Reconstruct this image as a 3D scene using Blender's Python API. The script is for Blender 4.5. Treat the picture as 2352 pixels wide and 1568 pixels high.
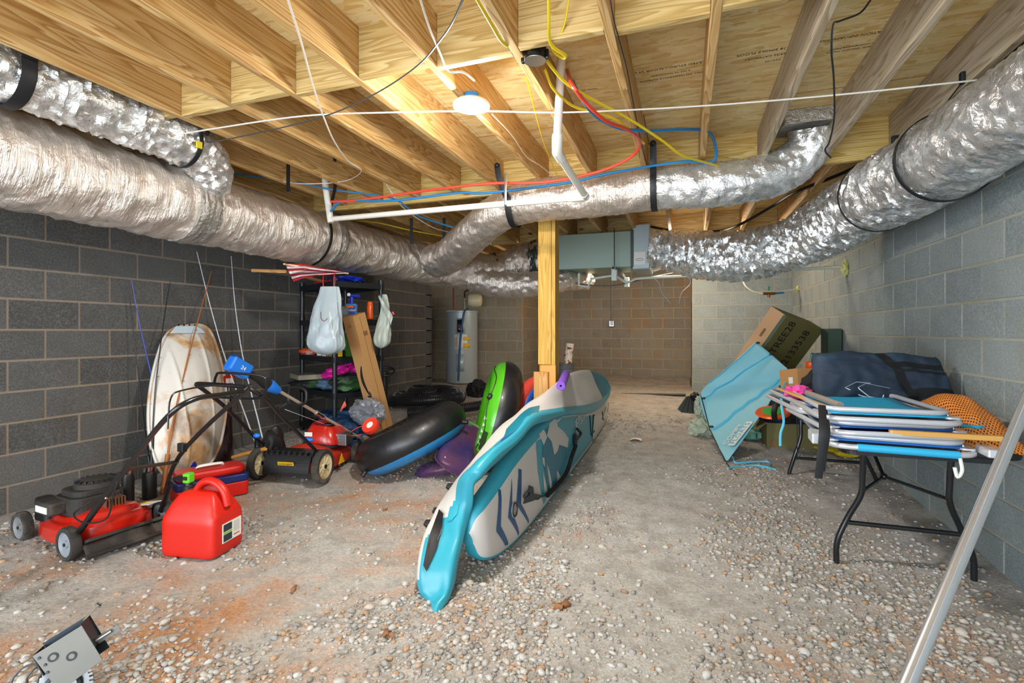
import bpy, bmesh, math, random
import numpy as np
from mathutils import Vector, Matrix, noise, geometry
V = Vector
R = math.radians
for o in list(bpy.data.objects):
    bpy.data.objects.remove(o)
S = bpy.context.scene
C = S.collection
random.seed(7)
# ------------------------------------------------ camera, world, lights, exposure
YAW = R(19.18)
CAM = V((0, 0, 1.24))
cd = bpy.data.cameras.new('camera')
cd.sensor_width = 36
cd.lens = 36 * 1147 / 2352
cd.shift_y = -24 / 2352
cd.clip_start = 0.02
cam = bpy.data.objects.new('camera', cd)
cam.location = CAM
cam.rotation_euler = (R(90), 0, YAW)
C.objects.link(cam)
S.camera = cam
S.view_settings.view_transform = 'Standard'
S.view_settings.look = 'None'
S.view_settings.gamma = 1
S.view_settings.use_curve_mapping = False
S.view_settings.exposure = 0.55
w = bpy.data.worlds.new('daylight')
S.world = w
w.use_nodes = True
w.node_tree.nodes['Background'].inputs[0].default_value = (0.80, 0.90, 1.0, 1)
w.node_tree.nodes['Background'].inputs[1].default_value = 3.3

def light(name, kind, loc, power, col=(1, 1, 1), rot=(0, 0, 0), **k):
    d = bpy.data.lights.new(name, kind)
    d.energy = power
    d.color = col
    for a, b in k.items():
        setattr(d, a, b)
    o = bpy.data.objects.new(name, d)
    o.location = loc
    o.rotation_euler = rot
    C.objects.link(o)
    return o
LAMP = V((-1.06, 2.40, 2.42))
light('lamp_bulb', 'POINT', LAMP - V((0, 0, .06)), 34, (1, .95, .88), shadow_soft_size=.07)
light('lamp_disc', 'AREA', LAMP - V((0, 0, .02)), 30, (1, .96, .90), shape='DISK', size=.17)
light('daylight_fill', 'AREA', (-1.6, -2.2, 1.0), 120, (.84, .92, 1.0), (R(108), 0, R(-12)), shape='RECTANGLE', size=4.2, size_y=2.2)  # daylight from behind, as an unseen fill aimed at ceiling and right wall
light('far_fill', 'POINT', (-.3, 7.0, 2.32), 75, (1, .88, .72), shadow_soft_size=.1)  # added unseen fill light to brighten the rear walls and floor

# ------------------------------------------------ helpers
FWD = V((-math.sin(YAW), math.cos(YAW), 0))
RGT = V((math.cos(YAW), math.sin(YAW), 0))
UP = V((0, 0, 1))
def ray(px, py):
    return FWD + RGT * ((px - 1176) / 1147) + UP * ((760 - py) / 1147)
def PZ(px, py, d): return CAM + ray(px, py) * d
def PX(px, py, x):
    r = ray(px, py); return CAM + r * (x / r.x)
def PY(px, py, y):
    r = ray(px, py); return CAM + r * (y / r.y)
def PH(px, py, z):
    r = ray(px, py); return CAM + r * ((z - 1.24) / r.z)
def sst(a, b, x):
    t = min(1, max(0, (x - a) / (b - a))); return t * t * (3 - 2 * t)
def fz(x, y):
    z = .29 * sst(2.4, 9.4, y) if False else 0.0
    if y > 3: z = .054 * (y - 3)
    z = min(z, .285)
    if y > 8.5: z -= .05 * min(1, (y - 8.5) / 1.5)
    return z + .05 * sst(-2.4, -3.8, x)
def FL(px, py):
    z = 0
    for i in range(8):
        p = PH(px, py, z); z = fz(p.x, p.y)
    return p

def lin(h):
    h = h.lstrip('#')
    return tuple(((int(h[i:i + 2], 16) / 255) / 12.92 if int(h[i:i + 2], 16) < 11 else ((int(h[i:i + 2], 16) / 255 + .055) / 1.055) ** 2.4) for i in (0, 2, 4)) + (1,)

class NT:
    def __init__(s, name):
        s.m = bpy.data.materials.new(name); s.m.use_nodes = True
        s.t = s.m.node_tree; s.b = s.t.nodes['Principled BSDF']
        s.tc = s.n('ShaderNodeTexCoord')
    def n(s, typ, **k):
        x = s.t.nodes.new(typ)
        for a, b in k.items(): setattr(x, a, b)
        return x
    def l(s, a, b): s.t.links.new(a, b)
    def set(s, node, **k):
        for a, b in k.items():
            i = node.inputs[a.replace('_', ' ')]
            if hasattr(b, 'links'): s.l(b, i)
            else: i.default_value = b
    def coord(s, kind='Object', scale=(1, 1, 1), rot=(0, 0, 0), rnd=False):
        mp = s.n('ShaderNodeMapping'); src = s.tc.outputs[kind]
        if rnd:
            oi = s.n('ShaderNodeObjectInfo'); vm = s.n('ShaderNodeVectorMath', operation='SCALE')
            cb = s.n('ShaderNodeCombineXYZ'); s.l(oi.outputs['Random'], cb.inputs[0]); s.l(oi.outputs['Random'], cb.inputs[1]); s.l(oi.outputs['Random'], cb.inputs[2])
            s.l(cb.outputs[0], vm.inputs[0]); vm.inputs['Scale'].default_value = 31.7
            ad = s.n('ShaderNodeVectorMath', operation='ADD'); s.l(src, ad.inputs[0]); s.l(vm.outputs[0], ad.inputs[1]); src = ad.outputs[0]
        s.l(src, mp.inputs[0]); mp.inputs['Scale'].default_value = scale; mp.inputs['Rotation'].default_value = rot
        return mp.outputs[0]
    def noise(s, co, scale=5, detail=4, rough=.55, dist=0):
        x = s.n('ShaderNodeTexNoise'); s.l(co, x.inputs['Vector'])
        x.inputs['Scale'].default_value = scale; x.inputs['Detail'].default_value = detail
        x.inputs['Roughness'].default_value = rough; x.inputs['Distortion'].default_value = dist
        return x.outputs['Fac']
    def ramp(s, fac, stops, interp='LINEAR'):
        x = s.n('ShaderNodeValToRGB'); s.l(fac, x.inputs[0]); x.color_ramp.interpolation = interp
        e = x.color_ramp.elements
        while len(e) < len(stops): e.new(.5)
        for q, (p, c) in zip(e, stops):
            q.position = p; q.color = lin(c) if isinstance(c, str) else (c, c, c, 1)
        return x.outputs[0]
    def mix(s, f, a, b, mode='MIX'):
        x = s.n('ShaderNodeMix', data_type='RGBA', blend_type=mode)
        for i, v_ in ((0, f), (6, a), (7, b)):
            if hasattr(v_, 'links'): s.l(v_, x.inputs[i])
            else: x.inputs[i].default_value = (lin(v_) if isinstance(v_, str) else v_)
        return x.outputs[2]
    def math(s, op, a, b=0.0):
        x = s.n('ShaderNodeMath', operation=op)
        for i, v_ in ((0, a), (1, b)):
            if hasattr(v_, 'links'): s.l(v_, x.inputs[i])
            else: x.inputs[i].default_value = v_
        return x.outputs[0]
    def bump(s, h, strength=.3, dist=.01):
        x = s.n('ShaderNodeBump'); x.inputs['Strength'].default_value = strength; x.inputs['Distance'].default_value = dist
        s.l(h, x.inputs['Height'])
        prev = s.b.inputs['Normal']
        if prev.is_linked: s.l(prev.links[0].from_socket, x.inputs['Normal'])
        s.l(x.outputs[0], prev)
    def out(s, col=None, rough=None, metal=None):
        for k, v_ in (('Base Color', col), ('Roughness', rough), ('Metallic', metal)):
            if v_ is None: continue
            if hasattr(v_, 'links'): s.l(v_, s.b.inputs[k])
            else: s.b.inputs[k].default_value = lin(v_) if isinstance(v_, str) else v_
        return s.m

_M = {}
def mk(name, col, rough=.5, metal=0, var=.12, bump=.0, bs=60, alpha=1, coat=0, trans=0, dirt=None):
    """everyday material: colour with faint mottling, optional relief and dirt"""
    if name in _M: return _M[name]
    t = NT(name); co = t.coord('Object')
    f = t.noise(co, 9, 3)
    c = t.mix(t.math('MULTIPLY', f, var), lin(col), tuple(x * .55 for x in lin(col)[:3]) + (1,))
    if dirt: c = t.mix(t.ramp(t.noise(co, 5, 6, .65), [(.5, 0.0), (.68, .8)]), c, lin(dirt))
    t.out(c, rough, metal)
    if bump: t.bump(t.noise(co, bs, 3), bump, .01)
    if coat: t.b.inputs['Coat Weight'].default_value = coat
    if alpha < 1: t.b.inputs['Alpha'].default_value = alpha
    if trans: t.b.inputs['Transmission Weight'].default_value = trans
    _M[name] = t.m
    return t.m

# meshes
class MB:
    def __init__(s): s.v = []; s.f = []; s.m = []
    def add(s, vs, fs, M=None, m=0):
        k = len(s.v)
        s.v += [M @ V(p) for p in vs] if M else [V(p) for p in vs]
        s.f += [[i + k for i in f] for f in fs]; s.m += [m] * len(fs)
        return s
    def box(s, c, d, M=None, m=0):
        x, y, z = c; a, b, h = d[0] / 2, d[1] / 2, d[2] / 2
        vs = [(x + i * a, y + j * b, z + k * h) for i in (-1, 1) for j in (-1, 1) for k in (-1, 1)]
        return s.add(vs, [(0, 1, 3, 2), (4, 6, 7, 5), (0, 4, 5, 1), (2, 3, 7, 6), (0, 2, 6, 4), (1, 5, 7, 3)], M, m)
    def tube(s, pts, r, n=8, closed=False, M=None, m=0, flat=None):
        pts = [V(p) for p in pts]; N = len(pts)
        rr = r if isinstance(r, list) else [r] * N
        if len(rr) != N: rr = [float(x) for x in np.interp(np.linspace(0, 1, N), np.linspace(0, 1, len(rr)), rr)]
        T = []
        for i in range(N):
            a = pts[(i - 1) % N] if (closed or i > 0) else pts[i]
            b = pts[(i + 1) % N] if (closed or i < N - 1) else pts[i]
            d = b - a
            T.append(d.normalized() if d.length > 1e-9 else V((0, 0, 1)))
        u = T[0].orthogonal().normalized()
        if flat is not None:
            u = (V(flat) - T[0] * V(flat).dot(T[0])).normalized()
        vs = []
        for i in range(N):
            if flat is not None:
                u2 = V(flat) - T[i] * V(flat).dot(T[i])
                if u2.length > .05: u = u2.normalized()
            else:
                u = (u - T[i] * u.dot(T[i])).normalized()
            w_ = T[i].cross(u)
            for k in range(n):
                a = 2 * math.pi * k / n
                ra, rb = (rr[i] if not isinstance(rr[i], (tuple, list)) else rr[i]), None
                if isinstance(ra, (tuple, list)): ra, rb = ra
                else: rb = ra
                vs.append(pts[i] + u * math.cos(a) * ra + w_ * math.sin(a) * rb)
        fs = []
        for i in range(N if closed else N - 1):
            j = (i + 1) % N
            for k in range(n):
                l = (k + 1) % n
                fs.append((i * n + k, i * n + l, j * n + l, j * n + k))
        if not closed:
            fs.append(tuple(range(n - 1, -1, -1))); fs.append(tuple(range((N - 1) * n, N * n)))
        return s.add(vs, fs, M, m)
    def lathe(s, prof, n=24, M=None, m=0, cap=True):
        vs = []; P = len(prof)
        for k in range(n):
            a = 2 * math.pi * k / n
            for r, z in prof: vs.append((r * math.cos(a), r * math.sin(a), z))
        fs = []
        for k in range(n):
            l = (k + 1) % n
            for i in range(P - 1):
                fs.append((k * P + i, l * P + i, l * P + i + 1, k * P + i + 1))
        if cap:
            fs.append(tuple(k * P for k in range(n - 1, -1, -1))); fs.append(tuple(k * P + P - 1 for k in range(n)))
        return s.add(vs, fs, M, m)
    def prism(s, poly, h, M=None, m=0):
        n = len(poly)
        vs = [(x, y, 0) for x, y in poly] + [(x, y, h) for x, y in poly]
        fs = [tuple(range(n - 1, -1, -1)), tuple(range(n, 2 * n))] + [(i, (i + 1) % n, n + (i + 1) % n, n + i) for i in range(n)]
        return s.add(vs, fs, M, m)
    def grid(s, fn, nu, nv, cu=False, cv=False, M=None, m=0, caps=False):
        vs = [fn(i / (nu if cu else nu - 1), j / (nv if cv else nv - 1)) for i in range(nu) for j in range(nv)]
        fs = []
        for i in range(nu if cu else nu - 1):
            for j in range(nv if cv else nv - 1):
                a = i * nv + j; b = ((i + 1) % nu) * nv + j
                c_ = ((i + 1) % nu) * nv + (j + 1) % nv; d = i * nv + (j + 1) % nv
                fs.append((a, b, c_, d))
        if caps and cv:
            fs.append(tuple(range(nv))); fs.append(tuple((nu - 1) * nv + k for k in range(nv - 1, -1, -1)))
        return s.add(vs, fs, M, m)
    def blob(s, c, r, amp=.15, fr=3, sub=3, M=None, seed=0, ridge=False, m=0, flatz=None):
        bm = bmesh.new(); bmesh.ops.create_icosphere(bm, subdivisions=sub, radius=1)
        vs = []
        for q in bm.verts:
            p = q.co.copy()
            nn = noise.noise(p * fr + V((seed, seed * 1.7, 0)))
            if ridge: nn = .6 - 2.2 * abs(nn) + .3 * noise.noise(p * fr * 2.3 + V((0, seed, 3)))
            p *= 1 + amp * nn
            z = p.z
            if flatz is not None and z < flatz: z = flatz + (z - flatz) * .08
            vs.append((c[0] + p.x * r[0], c[1] + p.y * r[1], c[2] + z * r[2]))
        fs = [[q.index for q in f.verts] for f in bm.faces]
        bm.free()
        return s.add(vs, fs, M, m)
    def ball(s, c, r, M=None, m=0, sub=2): return s.blob(c, (r, r, r) if not isinstance(r, tuple) else r, 0, 1, sub, M, m=m)

def cat(pts, n=6, closed=False):
    P = [V(p) for p in pts]; N = len(P); out = []
    rng = range(N if closed else N - 1)
    for i in rng:
        p0 = P[(i - 1) % N] if (closed or i > 0) else P[0] * 2 - P[1]
        p1 = P[i]; p2 = P[(i + 1) % N]
        p3 = P[(i + 2) % N] if (closed or i < N - 2) else P[-1] * 2 - P[-2]
        for k in range(n):
            t = k / n
            out.append(.5 * ((2 * p1) + (p2 - p0) * t + (2 * p0 - 5 * p1 + 4 * p2 - p3) * t * t + (3 * p1 - p0 - 3 * p2 + p3) * t ** 3))
    if not closed: out.append(P[-1])
    return out
def frame(o, x, z=None, y=None):
    """matrix with local +x along x and local +z as near z as can be (or +y near y)"""
    x = V(x).normalized()
    if y is not None:
        y = V(y); y = (y - x * y.dot(x)).normalized(); z = x.cross(y)
    else:
        z = V(z); z = (z - x * z.dot(x)).normalized(); y = z.cross(x)
    M = Matrix((x, y, z)).transposed().to_4x4(); M.translation = V(o)
    return M
def TR(o, rz=0): return Matrix.Translation(V(o)) @ Matrix.Rotation(rz, 4, 'Z')
def rrect(w_, h, r, n=5):
    out = []
    for cx, cy, a0 in ((w_ / 2 - r, h / 2 - r, 0), (-w_ / 2 + r, h / 2 - r, 90), (-w_ / 2 + r, -h / 2 + r, 180), (w_ / 2 - r, -h / 2 + r, 270)):
        for k in range(n + 1):
            a = R(a0 + 90 * k / n); out.append((cx + r * math.cos(a), cy + r * math.sin(a)))
    return out

def thing(name, label, ctg, loc=(0, 0, 0), rz=0, group=None, M=None):
    o = bpy.data.objects.new(name, None); C.objects.link(o); o.empty_display_size = .05
    o.matrix_world = M if M is not None else TR(loc, rz)
    o['label'] = label; o['category'] = ctg
    if group: o['group'] = group
    o['_r'] = 1
    return o
_W = {}
def mesh(name, mb, mats, smooth=True):
    me = bpy.data.meshes.new(name)
    me.from_pydata([tuple(p) for p in mb.v], [], mb.f)
    for q in (mats if isinstance(mats, (list, tuple)) else [mats]): me.materials.append(q)
    if any(mb.m): me.polygons.foreach_set('material_index', mb.m)
    if smooth:
        me.polygons.foreach_set('use_smooth', [True] * len(me.polygons))
    me.update()
    if smooth:
        bm = bmesh.new(); bm.from_mesh(me)
        for e in bm.edges:
            if len(e.link_faces) == 2 and e.calc_face_angle(0) > R(38): e.smooth = False
        bm.to_mesh(me); bm.free()
    return me
def part(name, mb, mats, parent, label=None, smooth=True, bev=0, loc=False, stuff=False, solid=0):
    """a part (or sub-part) mesh; coordinates are world ones unless loc=True (the thing's own frame)"""
    root = parent
    while root.parent: root = root.parent
    if not loc:
        inv = root.matrix_basis.inverted(); mb.v = [inv @ p for p in mb.v]
    o = bpy.data.objects.new(name, mesh(name, mb, mats, smooth)); C.objects.link(o)
    o.parent = parent
    if label: o['label'] = label
    if stuff: o['kind'] = 'stuff'
    if bev:
        b = o.modifiers.new('bevel', 'BEVEL'); b.width = bev; b.segments = 2; b.limit_method = 'ANGLE'; b.angle_limit = R(40)
    if solid:
        b = o.modifiers.new('solid', 'SOLIDIFY'); b.thickness = solid; b.offset = 0
    return o
def solo(name, mb, mats, label, ctg, group=None, smooth=True, bev=0, kind=None, solid=0, M=None):
    if M is not None: mb.v = [M @ p for p in mb.v]
    xs = [p.x for p in mb.v]; ys = [p.y for p in mb.v]; zs = [p.z for p in mb.v]
    c = V(((min(xs) + max(xs)) / 2, (min(ys) + max(ys)) / 2, min(zs)))
    mb.v = [p - c for p in mb.v]
    o = bpy.data.objects.new(name, mesh(name, mb, mats, smooth)); C.objects.link(o); o.location = c
    if ctg: o['category'] = ctg
    if label: o['label'] = label
    if group: o['group'] = group
    if kind: o['kind'] = kind
    if bev:
        b = o.modifiers.new('bevel', 'BEVEL'); b.width = bev; b.segments = 2; b.limit_method = 'ANGLE'; b.angle_limit = R(40)
    if solid:
        b = o.modifiers.new('solid', 'SOLIDIFY'); b.thickness = solid; b.offset = 0
    return o
def text_mb(txt, size, M, ext=.0004, align='CENTER', shear=0, sx=1):
    cu = bpy.data.curves.new('t', 'FONT'); cu.body = txt; cu.size = size; cu.align_x = align; cu.align_y = 'CENTER'
    cu.extrude = ext; cu.shear = shear; cu.resolution_u = 2
    ob = bpy.data.objects.new('t', cu); C.objects.link(ob)
    bpy.context.view_layer.update()
    me = bpy.data.meshes.new_from_object(ob)
    mb = MB(); mb.add([(q.co.x * sx, q.co.y, q.co.z) for q in me.vertices], [list(p.vertices) for p in me.polygons], M)
    bpy.data.objects.remove(ob); bpy.data.curves.remove(cu); bpy.data.meshes.remove(me)
    return mb
def decal(poly, fn, cuts=3, off=.002):
    """polygon in (u,v) laid onto the surface fn(u,v)->(point, normal)"""
    bm = bmesh.new(); vs = [bm.verts.new((x, y, 0)) for x, y in poly]; f = bm.faces.new(vs)
    bmesh.ops.triangulate(bm, faces=[f])
    if cuts: bmesh.ops.subdivide_edges(bm, edges=bm.edges[:], cuts=cuts, use_grid_fill=True)
    mb = MB(); vv = []
    for q in bm.verts:
        p, n = fn(q.co.x, q.co.y); vv.append(p + n * off)
    bm.verts.index_update()
    mb.add(vv, [[q.index for q in g.verts] for g in bm.faces]); bm.free()
    return mb
# ------------------------------------------------ surface materials
def m_wood(name, base, dark, light_, sc=1.0, grey=0, axis=1, knots=True):
    t = NT(name)
    s3 = [7 * sc, 7 * sc, 7 * sc]; s3[axis] = .45 * sc
    co = t.coord('Object', s3, rnd=True)
    f = t.noise(co, 1, 3, .5, .25)
    rings = t.math('FRACT', t.math('MULTIPLY', f, 19))
    c = t.ramp(rings, [(0, light_), (.45, base), (.86, dark), (1, light_)])
    s4 = [60 * sc, 60 * sc, 60 * sc]; s4[axis] = 1.4
    fine = t.noise(t.coord('Object', s4, rnd=True), 1, 3, .6)
    c = t.mix(t.math('MULTIPLY', fine, .45), c, lin(dark), 'MIX')
    big = t.noise(t.coord('Object', (1.2, 1.2, 1.2), rnd=True), 1, 3)
    c = t.mix(t.ramp(big, [(.45, 0.0), (.75, .45)]), c, lin(dark))
    if knots:
        s5 = [7, 7, 7]; s5[axis] = 2.6
        vo = t.n('ShaderNodeTexVoronoi'); t.l(t.coord('Object', s5, rnd=True), vo.inputs['Vector']); vo.inputs['Scale'].default_value = .45
        k = t.ramp(vo.outputs['Distance'], [(.05, 1.0), (.085, 0.0)])
        c = t.mix(k, c, lin('#5a2f16'))
    t.out(c, .62, 0); t.bump(rings, .06, .002); t.bump(fine, .15, .003)
    t.b.inputs['Specular IOR Level'].default_value = .3
    return t.m
W_JOIST = m_wood('pine_joist', '#d3ad70', '#aa7c43', '#e2c48d')
W_JOISTG = m_wood('weathered_pine', '#bfae93', '#9c876a', '#cfc2ab')
W_BLOCK = m_wood('pine_blocking', '#cdae74', '#a98a4c', '#dcc38d', axis=0)
W_POST = m_wood('treated_post', '#c49a42', '#a97f33', '#d1ab58', axis=2, knots=False)
W_SCRAP = m_wood('scrap_pine', '#c2904e', '#a47038', '#d0a668', axis=2)

def m_osb():
    t = NT('strand_board')
    out = None
    cols = []
    for i, (rot, sc) in enumerate((((0, 0, .15), (9, 40, 10)), ((0, 0, 1.0), (9, 34, 10)), ((0, 0, -.7), (10, 36, 10)))):
        mp = t.coord('Object', sc, rot, rnd=False)
        nz = t.n('ShaderNodeTexNoise'); t.l(mp, nz.inputs['Vector']); nz.inputs['Scale'].default_value = .6
        ad = t.n('ShaderNodeVectorMath', operation='ADD'); t.l(mp, ad.inputs[0]); t.l(nz.outputs['Color'], ad.inputs[1])
        vo = t.n('ShaderNodeTexVoronoi'); t.l(ad.outputs[0], vo.inputs['Vector']); vo.inputs['Scale'].default_value = 1
        sp = t.n('ShaderNodeSeparateColor'); t.l(vo.outputs['Color'], sp.inputs[0])
        cols.append((t.ramp(sp.outputs[0], [(0, '#d6b26c'), (.25, '#e3c88a'), (.6, '#ead49a'), (1, '#f0e0b0')]), sp.outputs[1]))
    c = t.mix(t.ramp(cols[1][1], [(.52, 0.0), (.56, 1.0)]), cols[0][0], cols[1][0])
    c = t.mix(t.ramp(cols[2][1], [(.66, 0.0), (.7, 1.0)]), c, cols[2][0])
    big = t.noise(t.coord('Object', (1, 1, 1)), 2.2, 5, .6)
    c = t.mix(t.ramp(big, [(.42, 0.0), (.72, .4)]), c, lin('#c98d48'))
    sp2 = t.noise(t.coord('Object', (14, 60, 10), (0, 0, .3)), 1.6, 3)
    c = t.mix(t.ramp(sp2, [(.66, 0.0), (.72, .6)]), c, lin('#7d4a1e'))
    t.out(c, .75); t.bump(cols[0][1], .15, .003); t.bump(cols[1][1], .1, .003)
    return t.m
OSB = m_osb()

def m_block(name, c0, c1, c2, stain, st=.5):
    t = NT(name)
    co = t.coord('Object', rnd=True)
    n1 = t.noise(co, 90, 4, .75); n2 = t.noise(t.coord('Object'), 3.0, 4); n3 = t.noise(co, 240, 2, .7)
    c = t.ramp(n1, [(.3, c0), (.5, c1), (.72, c2)])
    c = t.mix(t.ramp(n2, [(.4, 0.0), (.7, .5)]), c, lin(c0))
    oi = t.n('ShaderNodeObjectInfo')
    c = t.mix(t.math('MULTIPLY', oi.outputs['Random'], .35), c, lin(c2))
    gs = t.n('ShaderNodeNewGeometry')
    mp = t.n('ShaderNodeMapping'); t.l(gs.outputs['Position'], mp.inputs[0]); mp.inputs['Scale'].default_value = (1.1, 1.1, .55)
    c = t.mix(t.ramp(t.noise(mp.outputs[0], 1.9, 5, .6, .6), [(.56, 0.0), (.74, st)]), c, lin(stain))
    t.out(c, .93); t.bump(n1, .7, .006); t.bump(n3, .4, .003)
    t.b.inputs['Specular IOR Level'].default_value = .2
    return t.m
def m_mortar(name, c, stain, st=.5):
    t = NT(name); co = t.coord('Object')
    gs = t.n('ShaderNodeNewGeometry')
    q = t.mix(t.math('MULTIPLY', t.noise(co, 14, 5), .5), lin(c), tuple(x * .6 for x in lin(c)[:3]) + (1,))
    q = t.mix(t.ramp(t.noise(gs.outputs['Position'], 1.9, 5, .6, .6), [(.5, 0.0), (.72, st)]), q, lin(stain))
    t.out(q, .95); t.bump(t.noise(co, 80, 3), .5, .006); t.b.inputs['Specular IOR Level'].default_value = .1
    return t.m

def m_floor():
    t = NT('dusty_gravel')
    gs = t.n('ShaderNodeNewGeometry'); P = gs.outputs['Position']
    n1 = t.noise(P, 7, 8, .72); n2 = t.noise(P, 60, 4, .75); n3 = t.noise(P, 1.3, 5, .6, .5); n4 = t.noise(P, 230, 2, .6)
    c = t.ramp(n1, [(.3, '#908b85'), (.5, '#b3b1ac'), (.72, '#cbcac7')])
    c = t.mix(t.ramp(n2, [(.35, .65), (.62, 0.0)]), c, lin('#8d8175'))
    # clay patches: left front, under the right table front
    sep = t.n('ShaderNodeSeparateXYZ'); t.l(P, sep.inputs[0])
    def blobmask(cx, cy, rx, ry):
        a = t.math('DIVIDE', t.math('SUBTRACT', sep.outputs[0], cx), rx); b = t.math('DIVIDE', t.math('SUBTRACT', sep.outputs[1], cy), ry)
        d = t.math('SQRT', t.math('ADD', t.math('MULTIPLY', a, a), t.math('MULTIPLY', b, b)))
        return t.math('SUBTRACT', 1.0, d)
    m1 = blobmask(-1.9, 1.5, 1.5, 1.3); m2 = blobmask(.75, 1.7, .75, .9); m3 = blobmask(-2.2, 3.0, 1.5, 1.0)
    mm = t.math('MAXIMUM', t.math('MAXIMUM', m1, m2), m3)
    mm = t.math('MAXIMUM', mm, -.25)
    f = t.math('ADD', t.math('MULTIPLY', mm, .55), t.math('MULTIPLY', t.math('SUBTRACT', n3, .5), 2.6))
    f2 = t.math('ADD', f, t.math('MULTIPLY', t.math('SUBTRACT', n1, .5), 1.4))
    c = t.mix(t.ramp(f2, [(.2, 0.0), (.75, .85)]), c, t.ramp(n2, [(.3, '#7a4420'), (.5, '#a8672f'), (.7, '#bf8a55')]))
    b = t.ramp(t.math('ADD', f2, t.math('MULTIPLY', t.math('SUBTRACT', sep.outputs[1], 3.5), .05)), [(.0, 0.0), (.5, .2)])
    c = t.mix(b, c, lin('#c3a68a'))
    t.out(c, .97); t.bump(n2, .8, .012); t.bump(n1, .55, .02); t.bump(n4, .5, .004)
    t.b.inputs['Specular IOR Level'].default_value = .15
    return t.m
def m_stone():
    t = NT('pebble'); gs = t.n('ShaderNodeNewGeometry'); P = gs.outputs['Position']
    c = t.ramp(gs.outputs['Random Per Island'], [(0, '#7b7771'), (.35, '#9f9c97'), (.7, '#b9b7b2'), (.84, '#a3937f'), (.95, '#ad8661'), (1, '#85694f')])
    oi = t.n('ShaderNodeObjectInfo')
    c = t.mix(t.ramp(t.noise(P, 90, 3), [(.4, 0.0), (.7, .4)]), c, lin('#8d8278'))
    c = t.mix(t.ramp(oi.outputs['Random'], [(.7, 0.0), (1, .35)]), c, lin('#b39a80'))
    t.out(c, .9); t.bump(t.noise(P, 150, 2), .3, .004)
    return t.m

def m_foil(name, tint='#d9d2cb', rough=.24, bs=1.0, ax=None):
    t = NT(name); co = t.coord('Object')
    n1 = t.noise(co, 26 * bs, 5, .65, .8); n2 = t.noise(co, 85 * bs, 3, .6, 1.0); n3 = t.noise(co, 9 * bs, 4, .6, .4)
    c = t.mix(t.ramp(n3, [(.4, 0.0), (.7, .5)]), lin(tint), lin('#b9b2ab'))
    t.out(c, t.ramp(n1, [(.3, rough * .7), (.7, rough * 1.5)]), .8)
    t.bump(n3, .7, .03); t.bump(n1, .5, .012); t.bump(n2, .35, .004)
    if ax is not None:
        s_ = [6, 6, 6]; s_[ax] = 60
        t.bump(t.noise(t.coord('Object', s_), 1, 4, .7, 1.2), .8, .012)
    return t.m
FOIL = m_foil('foil_jacket', '#f2e6da', .34, .7, 1)
FOILX = m_foil('foil_jacket_across', '#f2e6da', .30, .7, 0)
FOILC = m_foil('crinkled_foil', '#eef0f0', .22, 1.0)
FOILT = m_foil('foil_tape', '#b9b5ae', .33, 1.6)

# ------------------------------------------------ floor
XL, XR, YB, YR = -4.16, 1.52, 8.5, 10.35
FLOORM = m_floor()
def floor_z(x, y):
    p = V((x, y, 0))
    return fz(x, y) + .014 * noise.noise(p * 1.7) + .008 * noise.noise(p * 6) + .004 * noise.noise(p * 19)
mb = MB()
xs = np.linspace(-5.1, 1.8, 230); ys = np.linspace(-2.6, 10.6, 330)
vs = [(x, y, floor_z(x, y)) for x in xs for y in ys]
ny = len(ys)
fs = [(i * ny + j, (i + 1) * ny + j, (i + 1) * ny + j + 1, i * ny + j + 1) for i in range(len(xs) - 1) for j in range(ny - 1)]
mb.add(vs, fs)
me = bpy.data.meshes.new('floor'); me.from_pydata([tuple(p) for p in mb.v], [], mb.f); me.materials.append(FLOORM)
me.polygons.foreach_set('use_smooth', [True] * len(me.polygons))
floor = bpy.data.objects.new('floor', me); C.objects.link(floor); floor['kind'] = 'structure'

ico = bmesh.new(); bmesh.ops.create_icosphere(ico, subdivisions=1, radius=1)
IV = np.array([q.co[:] for q in ico.verts]); IF = np.array([[q.index for q in f.verts] for f in ico.faces]); ico.free()
STONE = m_stone()
rng = np.random.default_rng(5)
def stone_density(x, y):
    n = noise.noise(V((x * 1.1, y * 1.1, 4))) + .5 * noise.noise(V((x * 3, y * 3, 9)))
    d = .07 + 1.7 * max(0, n - .06)
    for cx, cy, rx, ry, a in ((-.75, 2.1, .55, .8, .9), (.2, 1.6, 1.3, .8, .75), (.85, 2.7, .6, 1.1, .8), (-1.4, 1.1, 1.1, .45, .8), (.1, 4.3, .35, .4, .5)):
        q = ((x - cx) / rx) ** 2 + ((y - cy) / ry) ** 2
        if q < 1: d += a * (1 - q)
    for cx, cy, rx, ry in ((-.25, 2.7, .35, 1.2), (-2.2, 1.9, .7, .5), (-.1, 4.5, .6, 1.3)):
        q = ((x - cx) / rx) ** 2 + ((y - cy) / ry) ** 2
        if q < 1: d *= .35
    return d
def stones(N, rmin, rmax, seed, ylo, yhi):
    r = np.random.default_rng(seed); out = []
    while len(out) < N:
        x = r.uniform(-4.0, 1.5); y = ylo + (yhi - ylo) * r.uniform(0, 1) ** 1.5
        if r.uniform() > stone_density(x, y): continue
        # only ground that a camera near the photograph's spot can see
        d = V((x, y, 0)); zc = d.dot(FWD); xc = d.dot(RGT)
        if zc < .9 or abs(xc) > zc * 1.25 + .3: continue
        out.append((x, y, rmin + (rmax - rmin) * r.uniform() ** 2.2))
    return out
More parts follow.
